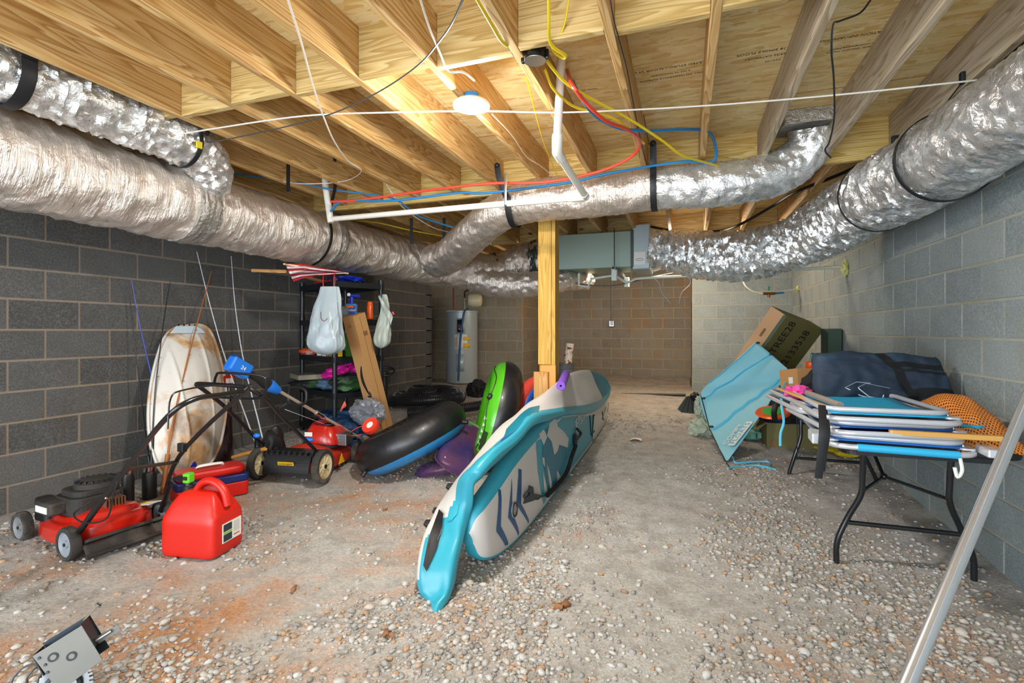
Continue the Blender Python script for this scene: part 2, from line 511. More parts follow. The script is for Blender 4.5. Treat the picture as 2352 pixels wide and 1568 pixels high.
def gravel(name, items, seed):
    r = np.random.default_rng(seed); K = len(items)
    A = np.array(items); sc = np.stack([A[:, 2] * r.uniform(.8, 1.35, K), A[:, 2] * r.uniform(.6, 1.05, K), A[:, 2] * r.uniform(.4, .75, K)], 1)
    a = r.uniform(0, 2 * np.pi, K); tl = r.uniform(-.4, .4, K)
    P = IV[None] * (1 + r.uniform(-.22, .22, (K, 12, 1))) * sc[:, None]
    x = P[..., 0] * np.cos(tl)[:, None] - P[..., 2] * np.sin(tl)[:, None]; z = P[..., 0] * np.sin(tl)[:, None] + P[..., 2] * np.cos(tl)[:, None]; y = P[..., 1]
    X = x * np.cos(a)[:, None] - y * np.sin(a)[:, None]; Y = x * np.sin(a)[:, None] + y * np.cos(a)[:, None]
    zz = np.array([floor_z(p[0], p[1]) for p in items])
    P = np.stack([X + A[:, 0:1], Y + A[:, 1:2], z + (zz + sc[:, 2] * .25)[:, None]], 2).reshape(-1, 3)
    F = (IF[None] + (np.arange(K) * 12)[:, None, None]).reshape(-1)
    me = bpy.data.meshes.new(name); me.vertices.add(len(P)); me.vertices.foreach_set('co', P.astype(np.float32).ravel())
    nf = K * 20; me.loops.add(nf * 3); me.loops.foreach_set('vertex_index', F.astype(np.int32))
    me.polygons.add(nf); me.polygons.foreach_set('loop_start', np.arange(0, nf * 3, 3, dtype=np.int32)); me.polygons.foreach_set('loop_total', np.full(nf, 3, dtype=np.int32))
    me.update(calc_edges=True); me.materials.append(STONE)
    return me
o = bpy.data.objects.new('gravel', gravel('gravel', stones(34000, .004, .017, 3, .7, 6.5), 11)); C.objects.link(o); o.parent = floor; o['kind'] = 'stuff'
prot = [gravel('stone', [(0, 0, 1)], 40 + k) for k in range(6)]
for me in prot:
    co = np.zeros(36, np.float32); me.vertices.foreach_get('co', co); co = co.reshape(-1, 3); co -= co.mean(0); me.vertices.foreach_set('co', co.ravel()); me.update()
for k, (x, y, r_) in enumerate(stones(298, .015, .028, 21, .8, 3.0)):
    o = bpy.data.objects.new('stone', prot[k % 6]); C.objects.link(o); o.parent = floor
    o.location = (x, y, floor_z(x, y) + r_ * .22); o.scale = (r_, r_ * .9, r_ * .8); o.rotation_euler = (0, 0, k * 1.7)

# ------------------------------------------------ block walls
BL, BH, JT = .406, .203, .010
BLK_L = m_block('shade_toned_block', '#3f3e3d', '#585755', '#7b7976', '#5f4c33', .3)  # left wall's dimmer light is put into this darker block colour
BLK_R = m_block('lit_grey_block', '#6f7879', '#8a9392', '#a9afac', '#8f7f55', .35)  # paler and bluer: the daylight on this wall is put into the colour
BLK_B = m_block('rear_block', '#736a5e', '#8d8474', '#a69c89', '#b0732a', .6)
MOR_L = m_mortar('pink_mortar', '#97897a', '#92713f', .3)
MOR_R = m_mortar('grey_mortar', '#a9a99c', '#978350', .4)
MOR_B = m_mortar('rear_mortar', '#b0a48e', '#c07a2c', .7)
_bm = {}
def wall(name, A, B, z0, z1, zoff, soff, blk, mor, nrm, mortar_only_from=None):
    """A->B along the base; nrm points into the room; blocks stand 3 mm proud of the mortar"""
    A = V((A[0], A[1], 0)); B = V((B[0], B[1], 0)); L = (B - A).length; d = (B - A).normalized(); n = V((nrm[0], nrm[1], 0))
    mb = MB(); mb.box((L / 2, -.1, (z0 + z1) / 2), (L, .2, z1 - z0))
    if d.cross(n).z < 0: A, B, d = B, A, -d
    Mx = Matrix((d, n, UP)).transposed().to_4x4(); Mx.translation = A
    w_ = bpy.data.objects.new(name, mesh(name, mb, mor, False)); C.objects.link(w_); w_.matrix_world = Mx; w_['kind'] = 'structure'
    k = int(math.floor((z0 - zoff) / BH))
    rg = random.Random(hash(name) % 1000 if False else len(name) * 7)
    while zoff + k * BH < z1:
        za, zb = max(z0, zoff + k * BH) + JT / 2, min(z1, zoff + (k + 1) * BH) - JT / 2
        s = soff + (BL / 2 if k % 2 else 0); s -= math.ceil(s / BL) * BL
        while s < L:
            a, b = max(0, s) + JT / 2, min(L, s + BL) - JT / 2
            if b - a > .03 and zb - za > .02:
                key = (round(b - a, 3), round(zb - za, 3), blk.name)
                if key not in _bm:
                    q = MB(); wx, hz = b - a, zb - za
                    for (x0, x1_, zz0, zz1, yf) in ((0, wx, 0, hz, 0),):
                        e = .003
                        vs = [(0, -.02, 0), (wx, -.02, 0), (wx, -.02, hz), (0, -.02, hz), (e, .004, e), (wx - e, .004, e), (wx - e, .004, hz - e), (e, .004, hz - e)]
                        q.add(vs, [(4, 7, 6, 5), (0, 4, 5, 1), (1, 5, 6, 2), (2, 6, 7, 3), (3, 7, 4, 0)])
                    _bm[key] = mesh('block', q, blk, False)
                o = bpy.data.objects.new('block', _bm[key]); C.objects.link(o); o.parent = w_
                o.location = (a, rg.uniform(-.0015, .0015), za)
            s += BL
        k += 1
    return w_
wall('wall_left', (XL, 7.72), (XL, -.9), -.1, 2.46, .03, 7.72 - 2.39 - BL * 13, BLK_L, MOR_L, (1, 0))
wall('wall_left_return', (-5.0, 7.72), (XL, 7.72), -.1, 2.46, .03, 0, BLK_L, MOR_L, (0, 1))
wall('wall_left_rear', (-5.0, YB), (-5.0, 7.72), -.1, 2.46, .05, 0, BLK_L, MOR_L, (1, 0))
wall('wall_right', (XR, -.9), (XR, YB), -.1, 2.46, -.02, 5.22 + .9 - BL * 15 + (0 if 1 else BL / 2), BLK_R, MOR_R, (-1, 0))
wall('wall_back', (-5.0, YB), (-2.757, YB), 0, 2.46, .05, .1, BLK_B, MOR_B, (0, -1))
wall('wall_back_right', (.10, YB), (XR, YB), 0, 2.46, .022, .05, BLK_R, MOR_R, (0, -1))
wall('wall_recess_left', (-2.757, YB + .006), (-2.757, YR), 0, 2.46, .06, .2, BLK_B, MOR_B, (1, 0))
wall('wall_recess_right', (.10, YR), (.10, YB + .006), 0, 2.46, .06, .2, BLK_B, MOR_B, (-1, 0))
wall('wall_recess', (-2.757, YR), (.10, YR), 0, 2.46, .072, .12, BLK_B, MOR_B, (0, -1))

# ------------------------------------------------ ceiling: strand board sheets, joists, blocking, girder
JB, SUB = 2.46, 2.71
mb = MB(); mb.box((-1.74, 4.0, SUB + .05), (6.9, 13.2, .04))
ceil = bpy.data.objects.new('ceiling', mesh('ceiling', mb, OSB, False)); C.objects.link(ceil); ceil['kind'] = 'structure'
def cpart(name, mb, mat, **k): return part(name, mb, mat, ceil, loc=True, smooth=False, **k)
seam = mk('red_seam_paint', '#a8442c', .8)
yy = -2.4
row = 0
while yy < 10.6:
    y1 = min(yy + 1.18, 10.6)
    x = -5.15 + (0 if row % 2 else -1.2)
    while x < 1.7:
        a, b = max(x, -5.15), min(x + 2.438, 1.7)
        if b - a > .05:
            q = MB(); q.box(((a + b) / 2, (yy + y1) / 2, SUB + .01), (b - a - .003, y1 - yy - .004, .02))
            cpart('strand_board', q, OSB)
        x += 2.44
    yy += 1.18; row += 1
for yy in (3.5 - .0, ):
    q = MB(); q.box((-.5, 3.498, SUB - .0006), (4.2, .004, .001)); cpart('seam_line', q, seam)
JX = [-.314 + .406 * k for k in range(-9, 5)]
rj = random.Random(3)
def beam(name, x0, x1, y0, y1, z0, z1, mat):
    # own origin at its corner, so that each board has its own grain
    q = MB(); q.box(((x1 - x0) / 2, (y1 - y0) / 2, (z1 - z0) / 2), (x1 - x0, y1 - y0, z1 - z0))
    o = bpy.data.objects.new(name, mesh(name, q, mat, False)); C.objects.link(o); o.parent = ceil; o.location = (x0, y0, z0)
    b = o.modifiers.new('bevel', 'BEVEL'); b.width = .003; b.segments = 2
    return o
for i, x in enumerate(JX):
    if x + .038 < XL: continue
    beam('joist', x, x + .038, -1.6, 4.07, JB, SUB, W_JOISTG if x > .3 else W_JOIST)
for i, x in enumerate(JX[:-1]):
    if x < XL: continue
    beam('blocking', x + .039, x + .405, 2.046 + (.02 if i % 2 else -.012), 2.084 + (.02 if i % 2 else -.012), JB + (0 if i % 3 else .004), SUB, W_BLOCK)
    beam('blocking', x + .039, x + .405, .42 + (.02 if i % 2 else -.012), .458 + (.02 if i % 2 else -.012), JB, SUB, W_BLOCK)
W_GIRD = m_wood('girder_pine', '#d8b96c', '#b8934a', '#e6cf92', axis=0, knots=True)
for k in range(3): beam('girder', XL, XR, 4.075 + .041 * k, 4.113 + .041 * k, JB - .01, SUB, W_GIRD)
beam('ledger_strip', XL, XR, 4.03, 4.073, JB - .045, JB - .004, W_GIRD)
for i in range(-11, 5):
    x = -.314 + .406 * i + .12
    if x < -4.95 or x > XR: continue
    y1 = YR if -2.72 < x < .06 else YB
    if x < XL and True: beam('joist', x, x + .038, 7.72, y1, JB, SUB, W_JOIST)
    else: beam('joist', x, x + .038, 4.2, y1, JB, SUB, W_JOIST)
    if x > XL: beam('blocking', x + .04, x + .404, 6.6, 6.638, JB, SUB, W_BLOCK)
beam('plate', XL - .2, XL, -1.6, 7.72, JB, SUB, W_JOIST)
beam('plate', XR, XR + .2, -1.6, YB, JB, SUB, W_JOIST)
beam('rim_board', -5.0, -2.757, YB - .0, YB + .04, JB, SUB, W_BLOCK)
beam('rim_board', .1, XR, YB - .0, YB + .04, JB, SUB, W_BLOCK)
beam('rim_board', -2.757, .1, YR - .0, YR + .04, JB, SUB, W_BLOCK)
ink = mk('stamp_ink', '#3b2c1c', .9)
CF = lambda x, y, a=0: TR((x, y, SUB - .0006), 0) @ Matrix.Rotation(math.pi, 4, 'X') @ Matrix.Rotation(a, 4, 'Z')
for txt, px, py, sz in (('RATED STURD-I-FLOOR 24 oc', 1535, 155, .030), ('0.703 IN THICKNESS', 1540, 168, .024), ('MILL 442 HANCEVILLE ALABAMA', 1540, 177, .024),
                        ('PS2-18 SINGLE FLOOR', 1761, 117, .030), ('23/32 CATEGORY', 1757, 130, .026), ('04/21/20', 1775, 139, .022),
                        ('INSTALLATION INFORMATION', 1975, 80, .028), ('PER RECOMMENDATION', 1975, 103, .024), ('WWW. SPACING MARKS', 1955, 113, .02), ('TSUNAMI', 1345, 190, .03), ('Notch 3211', 1350, 206, .024)):
    p = PH(px, py, SUB)
    if not txt.startswith('TSU'): cpart('printed_text', text_mb(txt, sz, CF(p.x, p.y, R(180)), .0003), ink)
# ------------------------------------------------ ducts
BLK = mk('black_strap', '#15171a', .55, var=.3)
MAST = mk('duct_mastic', '#39423c', .45, var=.5, bump=.5, bs=30)
WHITE = mk('white_plastic', '#dcdcd4', .35)
PVC = mk('pvc_pipe', '#e2ded2', .3)
STEEL = mk('zinc_steel', '#a8adb0', .3, .95, var=.3)
DARKST = mk('dark_steel', '#4a4d50', .4, .9, var=.3)

def rings(pts, rad, step=.02):
    """even rings along a smooth path: (point, tangent, u, w, radius, arc length)"""
    P = cat([V(p) for p in pts], 24); Rr = cat([V((r, 0, 0)) for r in rad], 24)
    L = [0]
    for a, b in zip(P, P[1:]): L.append(L[-1] + (b - a).length)
    n = max(4, int(L[-1] / step)); out = []; u = None; j = 0
    for i in range(n + 1):
        s = L[-1] * i / n
        while j < len(L) - 2 and L[j + 1] < s: j += 1
        t = (s - L[j]) / max(1e-9, L[j + 1] - L[j]); p = P[j].lerp(P[j + 1], t); r = Rr[j].x * (1 - t) + Rr[j + 1].x * t
        T = (P[min(j + 2, len(P) - 1)] - P[max(0, j - 1)]).normalized()
        if u is None: u = T.cross(UP).normalized() if abs(T.z) < .95 else T.orthogonal().normalized()
        u = (u - T * u.dot(T)).normalized(); out.append((p, T, u, T.cross(u), r, s))
    return out
def duct(pts, rad, amp=.008, wr=1.0, n=72, seed=0, step=.02, sag=0, flat=1.0, squash=None):
    rg = rings(pts, rad, step); mb = MB(); vs = []
    for p, T, u, w_, r, s in rg:
        for k in range(n):
            a = 2 * math.pi * k / n; ca, sa = math.cos(a), math.sin(a)
            q = V((ca * 1.1 + seed, sa * 1.1, s * 4.2 * wr))
            h = 1 - abs(noise.noise(q * 1.6)) * 2.4 + .5 * (1 - abs(noise.noise(V((ca * 1.3, sa * 1.3 + seed, s * 15 * wr)))) * 2.6)
            h += .45 * (1 - abs(noise.noise(V((ca * 2.4 + s * 6 + seed, sa * 2.4, s * 34 * wr)))) * 2.6)
            rr = r + amp * (h - .8)
            vs.append(p + u * ca * rr + w_ * sa * rr * flat)
    N = len(rg)
    fs = [(i * n + k, i * n + (k + 1) % n, (i + 1) * n + (k + 1) % n, (i + 1) * n + k) for i in range(N - 1) for k in range(n)]
    fs += [tuple(range(n - 1, -1, -1)), tuple(range((N - 1) * n, N * n))]
    return mb.add(vs, fs)
def band(p, T, r, w_=.04, th=.004, mat=None, ry=1):
    u = T.cross(UP).normalized() if abs(T.z) < .95 else T.orthogonal().normalized(); q = T.cross(u)
    mb = MB(); vs = []
    n = 40
    for k in range(n):
        a = 2 * math.pi * k / n; d = u * math.cos(a) + q * math.sin(a) * ry
        for s, rr in ((-w_ / 2, r), (w_ / 2, r), (w_ / 2, r + th), (-w_ / 2, r + th)): vs.append(p + T * s + d * rr)
    fs = [(k * 4 + i, ((k + 1) % n) * 4 + i, ((k + 1) % n) * 4 + (i + 1) % 4, k * 4 + (i + 1) % 4) for k in range(n) for i in range(4)]
    return mb.add(vs, fs)

t = thing('supply_duct', 'long thick foil-wrapped trunk duct running along the left wall under the joists', 'duct', (-3.3, 2, 2.12))
part('duct_jacket', duct([(-3.3, -.6, 2.12), (-3.3, .6, 2.12), (-3.3, 2, 2.12), (-3.3, 3.6, 2.11), (-3.28, 4.8, 2.11), (-3.1, 5.5, 2.08), (-2.75, 5.95, 2.04), (-2.3, 6.2, 2.0)], [.25, .25, .25, .25, .25, .25, .24, .23], .013, .8), FOIL, t)
for y, w_ in ((2.55, .17), (1.2, .10), (3.95, .12)):
    mbb = duct([(-3.3, y - w_ / 2, 2.12), (-3.3, y, 2.12), (-3.3, y + w_ / 2, 2.12)], [.262, .266, .262], .006, 3, seed=y, step=.008)
    part('foil_tape', mbb, FOILT, t, label='dull grey foil tape collar')
t = thing('branch_duct', 'foil-wrapped branch duct crossing the room in front of the wooden post', 'duct', (-1.3, 3.9, 2.3))
part('duct_jacket', duct([(-2.62, 4.95, 2.02), (-2.35, 4.75, 2.03), (-1.95, 4.35, 2.12), (-1.55, 4.02, 2.24), (-1.28, 3.92, 2.3)], [.185, .18, .165, .16, .165], .008, 1.3, seed=3), FOILX, t, label='rising end of the duct')
part('duct_jacket', duct([(-1.40, 3.98, 2.28), (-1.2, 3.9, 2.30), (-.7, 3.86, 2.29), (-.2, 3.86, 2.30)], [.162, .17, .165, .158], .007, 1.6, seed=5), FOILX, t)
part('duct_jacket', duct([(-.24, 3.86, 2.30), (.1, 3.87, 2.295), (.42, 3.9, 2.31), (.66, 3.95, 2.38), (.80, 3.92, 2.50), (.80, 3.88, 2.62)], [.15, .16, .155, .15, .14, .135], .010, 1.8, seed=8), FOILC, t)
q = MB(); q.prism(rrect(.34, .24, .03), .09, TR((.78, 3.86, SUB - .095)))
part('register_boot', q, FOILT, t, smooth=False)
def hanger(name, label, pts, w_=.035, th=.004, mat=BLK, extra=None, flat=None):
    t = thing(name, label, 'strap', pts[0])
    q = MB(); P = cat(pts, 8); q.tube(P, (w_ / 2, th / 2), 4 if False else 8, flat=flat or (0, 1, 0)); part('strap', q, mat, t)
    k = MB(); k.ball(pts[0], .022); part('knot', k, mat, t)
    return t
def around(c, r, a0, a1, n=9, axis='Y', off=0):
    out = []
    for i in range(n):
        a = R(a0 + (a1 - a0) * i / (n - 1))
        d = V((math.cos(a), 0, math.sin(a))) if axis == 'Y' else V((0, math.cos(a), math.sin(a)))
        out.append(V(c) + d * r + (V((0, off * i / n, 0)) if axis == 'Y' else V((off * i / n, 0, 0))))
    return out
hanger('hanger_strap', 'black webbing strap slung from a joist around the big left trunk duct', [(-2.695, 3.36, 2.66), (-2.80, 3.5, 2.48), (-2.99, 3.66, 2.28)] + around((-3.3, 3.72, 2.12), .285, 5, -190, 12))
hanger('hanger_strap', 'short black strap at the left end of the branch duct', [(-1.42, 3.72, 2.56), (-1.40, 3.72, 2.45), (-1.37, 3.74, 2.36)] + around((-1.34, 3.92, 2.28), .182, 178, 330, 7, 'X'), .05, flat=(1, 0, 0))
hanger('hanger_strap', 'black strap around the branch duct right of the wooden post', [(-.22, 3.70, 2.58), (-.22, 3.72, 2.45)] + around((-.22, 3.86, 2.30), .166, 150, 400, 12, 'X'), .045, flat=(1, 0, 0))
hanger('hanger_strap', 'black strap around the upper left flexible duct, nearest the left edge', [(-2.80, 1.42, 2.62), (-2.80, 1.42, 2.5)] + around((-2.97, 1.42, 2.44), .165, 10, -190, 10), .06)
# upper left flex
t = thing('flexible_duct', 'crinkled silver flexible duct above the trunk duct at the upper left', 'duct', (-2.97, 2, 2.44))
part('duct_jacket', duct([(-2.97, -.6, 2.46), (-2.97, .6, 2.44), (-2.97, 1.35, 2.44), (-2.97, 1.9, 2.45), (-2.98, 2.28, 2.43), (-3.06, 2.52, 2.36), (-3.2, 2.6, 2.2)], [.15, .15, .145, .155, .15, .14, .14], .020, 3.0, seed=12), FOILC, t)
hanger('hanger_strap', 'narrow black strap with a yellow tag on the upper left flexible duct', [(-2.78, 2.30, 2.52), (-2.80, 2.30, 2.46)] + around((-2.98, 2.28, 2.43), .165, 10, -170, 9), .03)
tg = MB(); tg.box((-2.815, 2.26, 2.38), (.01, .035, .04)); part('tag', tg, mk('yellow_tag', '#e3cf1d', .6), bpy.data.objects['hanger_strap.004'], label='yellow tag')
# right big flex duct
AX = [PZ(1500, 572, 5.95), PZ(1555, 578, 5.8), PZ(1640, 588, 5.4), PZ(1717, 586, 5.05), PZ(1815, 561, 4.6), PZ(1899, 520, 4.05), PZ(1971, 473, 3.65), PZ(2065, 422, 3.1), PZ(2174, 359, 2.62), PZ(2293, 284, 2.22), PZ(2450, 200, 1.85), PZ(2700, 60, 1.5)]
AX = [V((min(p.x, 1.30), p.y, p.z)) for p in AX]
AX += [V((1.29, AX[-1].y - .8, 2.18)), V((1.29, -1.3, 2.18))]
RD = [.21, .235, .25, .235, .22, .225, .22, .22, .205, .195, .19, .19]
t = thing('flexible_duct', 'huge crinkled silver flexible duct sweeping from the air handler to the upper right corner', 'duct', AX[4])
part('duct_jacket', duct(AX[:7], RD[:7], .034, 2.4, 96, seed=21, step=.014), FOILC, t)
part('duct_jacket', duct(AX[5:9], [r * 1.04 for r in RD[5:9]], .022, 2.0, 96, seed=25, step=.014), FOILC, t)
part('duct_jacket', duct([AX[7].lerp(AX[8], .62)] + AX[8:], [.222, .215, .2, .19, .19, .19, .19], .014, 1.4, 96, seed=29, step=.014), FOILC, t)
def loopstrap(name, label, c, T, r, w_, up):
    t = thing(name, label, 'strap', c); q = band(c, T, r, w_, .006); part('strap', q, BLK, t)
    if up:
        q = MB(); q.tube([c + V((-.05, 0, r * .9)), V(up)], (.014, .003), 8); part('strap_tail', q, BLK, t)
        q = MB(); q.box((0, 0, 0), (.05, .03, .06), TR(up)); part('clip', q, BLK, t, bev=.008, smooth=False)
c = AX[8].lerp(AX[9], .0); T = (AX[9] - AX[7]).normalized()
loopstrap('hanger_strap', 'wide black strap looped around the silver duct at the upper right', c, T, .232, .028, PH(2218, 178, 2.50))
c = AX[6].lerp(AX[7], .55); T = (AX[7] - AX[6]).normalized()
loopstrap('hanger_strap', 'thin black strap on the silver duct left of the wide one', c, T, .243, .012, PH(2058, 322, 2.47))

# ------------------------------------------------ air handler
GRN = mk('grey_green_enamel', '#8fa296', .45, .1, var=.1)
GRB = mk('grey_enamel', '#a9b9bd', .4, .1, var=.06)
t = thing('air_handler', 'grey-green steel air handler hung below the joists behind the wooden post', 'air handler', (-1.05, 6.4, 2.0))
q = MB(); q.box((-1.05, 6.40, 2.225), (.92, .58, .43)); part('cabinet', q, GRN, t, bev=.006, smooth=False)
q = MB(); q.box((-.50, 6.40, 2.24), (.20, .64, .53)); part('end_panel', q, GRB, t, bev=.012, smooth=False)
q = MB(); q.box((-.515, 6.075, 2.10), (.13, .008, .15)); part('label_plate', q, WHITE, t, smooth=False, label='white plate with an oval badge')
q = MB(); q.tube([(-.515 + .042 * math.cos(a * .349), 6.068, 2.085 + .013 * math.sin(a * .349)) for a in range(18)], .002, 6, closed=True); part('oval_badge', q, DARKST, t)
q = MB(); q.box((-.602, 6.38, 2.225), (.035, .62, .44)); part('mastic_seam', q, MAST, t, smooth=False)
q = MB(); q.grid(lambda u, v: V((-.39 + .16 * u, 6.4 + (.31 - .08 * u) * math.copysign(abs(math.cos(2 * math.pi * v)) ** (.45 + .55 * u), math.cos(2 * math.pi * v)), 2.23 + (.25 - .03 * u) * math.copysign(abs(math.sin(2 * math.pi * v)) ** (.45 + .55 * u), math.sin(2 * math.pi * v)))), 10, 60, cv=True)
part('transition_collar', q, FOILC, t, label='crinkled foil transition')
# plenum left of the cabinet
t = thing('plenum_duct', 'wrinkled foil plenum with black mastic left of the wooden post', 'duct', (-2.0, 6.3, 2.2))
part('duct_jacket', duct([(-1.50, 6.38, 2.2), (-1.75, 6.36, 2.19), (-2.05, 6.32, 2.17), (-2.35, 6.27, 2.05), (-2.55, 6.1, 1.96)], [.225, .235, .225, .2, .2], .016, 2.2, 80, seed=31), FOILX, t)
for (p, T, r) in ((V((-1.86, 6.35, 2.18)), V((-1, -.05, -.05)), .24), (V((-2.36, 6.24, 2.05)), V((-1, -.3, -.5)), .235)):
    T = T.normalized(); part('mastic_band', duct([p - T * .06, p, p + T * .06], [r - .005, r + .008, r - .005], .02, 4, seed=r * 50, step=.01), MAST, t, label='black mastic band')
part('duct_jacket', duct([(-2.62, 6.0, 1.94), (-2.2, 6.05, 1.84), (-1.7, 6.15, 1.85), (-1.45, 6.35, 1.9), (-1.3, 6.9, 1.94)], [.2, .17, .15, .13, .12], .014, 2.0, seed=33), FOILX, t, label='lower foil run under the cabinet')
# suspension struts, rods
for x, lab in ((-.80, 'steel strut channel under the air handler at its right end'), (-1.58, 'steel strut channel under the air handler beside the wooden post')):
    t = thing('strut_channel', lab, 'bracket', (x, 6.1, 1.97))
    q = MB()
    for z_, d in ((1.962, (.042, 1.05, .003)), ): q.box((x, 6.42, z_), d)
    q.box((x - .02, 6.42, 1.982), (.003, 1.05, .04)); q.box((x + .02, 6.42, 1.982), (.003, 1.05, .04)); part('channel', q, STEEL, t, smooth=False)
    q = MB(); q.tube([(x, 5.99, 1.90), (x, 5.99, JB)], .005, 8); part('threaded_rod', q, DARKST, t)
    q = MB(); q.prism(rrect(.07, .07, .02), .13, TR((x, 5.99, 1.835))); part('foam_pad', q, mk('pale_foam', '#cdd8d2', .8), t, smooth=False, bev=.006)
    q = MB(); q.prism(rrect(.07, .07, .02), .13, TR((x + .05, 6.86, 1.83))); part('foam_pad', q, mk('pale_foam', '#cdd8d2', .8), t, smooth=False, bev=.006)

# ------------------------------------------------ pipes
def pipe(name, label, pts, r, mat, ctg='pipe', seg=12, n=14, smooth_n=0, group=None):
    q = MB(); q.tube(cat(pts, smooth_n) if smooth_n else pts, r, n); return solo(name, q, mat, label, ctg, group)
t = thing('drain_pipe', 'white plastic drain pipe dropping from the strand board then running left across the branch duct', 'pipe', PH(1290, 120, 2.6))
p0 = PH(1290, 120, SUB); p1 = PZ(1280, 322, 2.64); p2 = PZ(1280, 350, 2.68); p3 = PZ(1345, 452, 3.3); p4 = PZ(760, 503, 4.35); p5 = PZ(747, 420, 4.35)

q = MB(); q.tube([p0, p1], .022, 16); part('pipe_run', q, PVC, t)
q = MB(); q.tube([p1.lerp(p0, .06), p1, p2, p2.lerp(p3, .12)], .028, 16); part('elbow', q, PVC, t)
q = MB(); q.tube([p2, p3], .022, 16); part('pipe_run', q, PVC, t)
q = MB(); q.tube([p3.lerp(p2, .08), p3, p3.lerp(p4, .05)], .027, 16); q.ball(p3, .027); part('elbow', q, PVC, t)
q = MB(); q.tube([p3, p4], .022, 16); part('pipe_run', q, PVC, t)
q = MB(); q.tube([p4 + V((0, 0, -.03)), p5, V((p5.x, p5.y, SUB))], .028, 16); part('pipe_run', q, PVC, t, label='vertical run')
h = p3.lerp(p4, .255); q = MB()
ang = [h + V((0, .024 * math.cos(R(a)), .024 * math.sin(R(a)))) for a in range(-180, 181, 30)]
q.tube([h + V((0, .0, .22)), h + V((0, -.024, .1))] + [h + V((0, -.026 * math.cos(R(a)), -.026 * math.sin(R(a)))) for a in range(0, 181, 20)], (.009, .0015), 6, flat=(1, 0, 0)); part('perforated_hanger', q, STEEL, t, label='perforated steel hanger strap')
# condensate trap and drain run behind
G_ = mk('pale_green_pvc', '#cfd6c8', .4)
a = PZ(1232 + 178, 622, 6.3)
pipe('condensate_pipe', 'pale condensate pipe running from the air handler to the right wall under the big duct', [PZ(1330, 628, 6.35), PZ(1330, 655, 6.35), PZ(1350, 660, 6.35), PZ(1358, 640, 6.35), PZ(1412, 632, 6.3), PZ(1440, 650, 6.3), PZ(1460, 640, 6.3), PZ(1500, 637, 6.3), PZ(1600, 633, 6.15), PX(1940, 612, 1.515)], .017, G_, n=10)
q = MB(); q.blob(PX(1941, 615, 1.50), (.03, .05, .07), .5, 3, 3, ridge=True); solo('spray_foam', q, mk('spray_foam', '#c9cb83', .9, bump=.4), 'yellow-green spray foam around the condensate pipe at the right wall', 'foam')
q = MB(); q.blob(PX(1832, 663, 1.50), (.025, .035, .04), .5, 3, 3, seed=4); solo('spray_foam', q, _M['spray_foam'], 'small foam plug where the valve pipe enters the right wall', 'foam')
t = thing('water_pipe', 'cream pipe with a green-handled valve curving to the right wall in the corner', 'pipe', PZ(1770, 672, 6.9))
q = MB(); q.tube(cat([PZ(1703, 630, 6.9), PZ(1712, 655, 6.9), PZ(1733, 670, 6.9), PZ(1757, 675, 6.9)], 6), .013, 10); part('pipe_run', q, PVC, t)
q = MB(); q.tube([PZ(1770, 674, 6.9), PX(1832, 663, 1.50)], .013, 10); part('pipe_run', q, PVC, t)
q = MB(); q.tube([PZ(1752, 674, 6.9), PZ(1780, 674, 6.9)], .02, 10); q.tube([PZ(1766, 672, 6.9), PZ(1766, 683, 6.9)], .018, 8); part('valve_body', q, mk('brass', '#8a5a34', .4, .8), t, label='brass valve')
q = MB(); q.box(PZ(1766, 662, 6.9), (.025, .02, .06)); part('valve_handle', q, mk('valve_green', '#1d6a4b', .5), t, smooth=False, bev=.004, label='green handle')
q = MB(); q.tube([PZ(1783, 673, 6.9), PZ(1800, 672, 6.9)], .0145, 8); part('blue_sleeve', q, mk('pex_blue', '#1573ab', .4), t)

# ------------------------------------------------ cables
PR, PB = mk('pex_red', '#d8432c', .4), mk('pex_blue', '#1573ab', .4)
YEL = mk('yellow_cable', '#d8bd18', .45); WC = mk('white_cable', '#d9d3c7', .5); GC = mk('grey_cable', '#4b4b49', .5); BC = mk('black_cable', '#17181a', .5)
def cable(name, label, pts, r, mat, n=8, flat=None):
    q = MB(); q.tube(cat(pts, 7), r, n, flat=flat); return solo(name, q, mat, label, 'cable' if 'tube' not in name else 'pipe')
cable('water_tube', 'red plastic water tube running across the ceiling above the branch duct', [PZ(760, 463, 4.2), PZ(820, 460, 4.1), PZ(940, 443, 3.95), PZ(1040, 430, 3.8), PZ(1130, 421, 3.7), PZ(1250, 418, 3.6), PZ(1360, 398, 3.5), PZ(1430, 372, 3.4), PZ(1465, 345, 3.3), PZ(1468, 320, 3.1), PZ(1440, 297, 2.9), PZ(1390, 277, 2.7), PZ(1345, 235, 2.55), PZ(1315, 195, 2.45), PH(1303, 162, SUB)], .010, PR)
cable('water_tube', 'blue plastic water tube ending in a loop over the right part of the branch duct', [PZ(760, 485, 4.25), PZ(790, 462, 4.15), PZ(900, 461, 4.0), PZ(1050, 443, 3.9), PZ(1120, 443, 3.85), PZ(1300, 420, 3.7), PZ(1390, 400, 3.6), PZ(1490, 382, 3.55), PZ(1570, 371, 3.5), PZ(1638, 370, 3.5), PZ(1642, 330, 3.4), PZ(1625, 302, 3.3), PZ(1580, 297, 3.2), PZ(1500, 300, 3.05), PZ(1430, 296, 2.9), PZ(1370, 268, 2.75), PZ(1330, 215, 2.55), PH(1316, 188, SUB)], .010, PB)
cable('water_tube', 'thin light blue line passing behind the trunk duct at the left', [PZ(370, 372, 3.75), PZ(500, 396, 4.0), PZ(640, 411, 4.2), PZ(760, 435, 4.3), PZ(900, 455, 4.4), PZ(960, 495, 4.5), PZ(1040, 522, 4.7)], .007, PB)
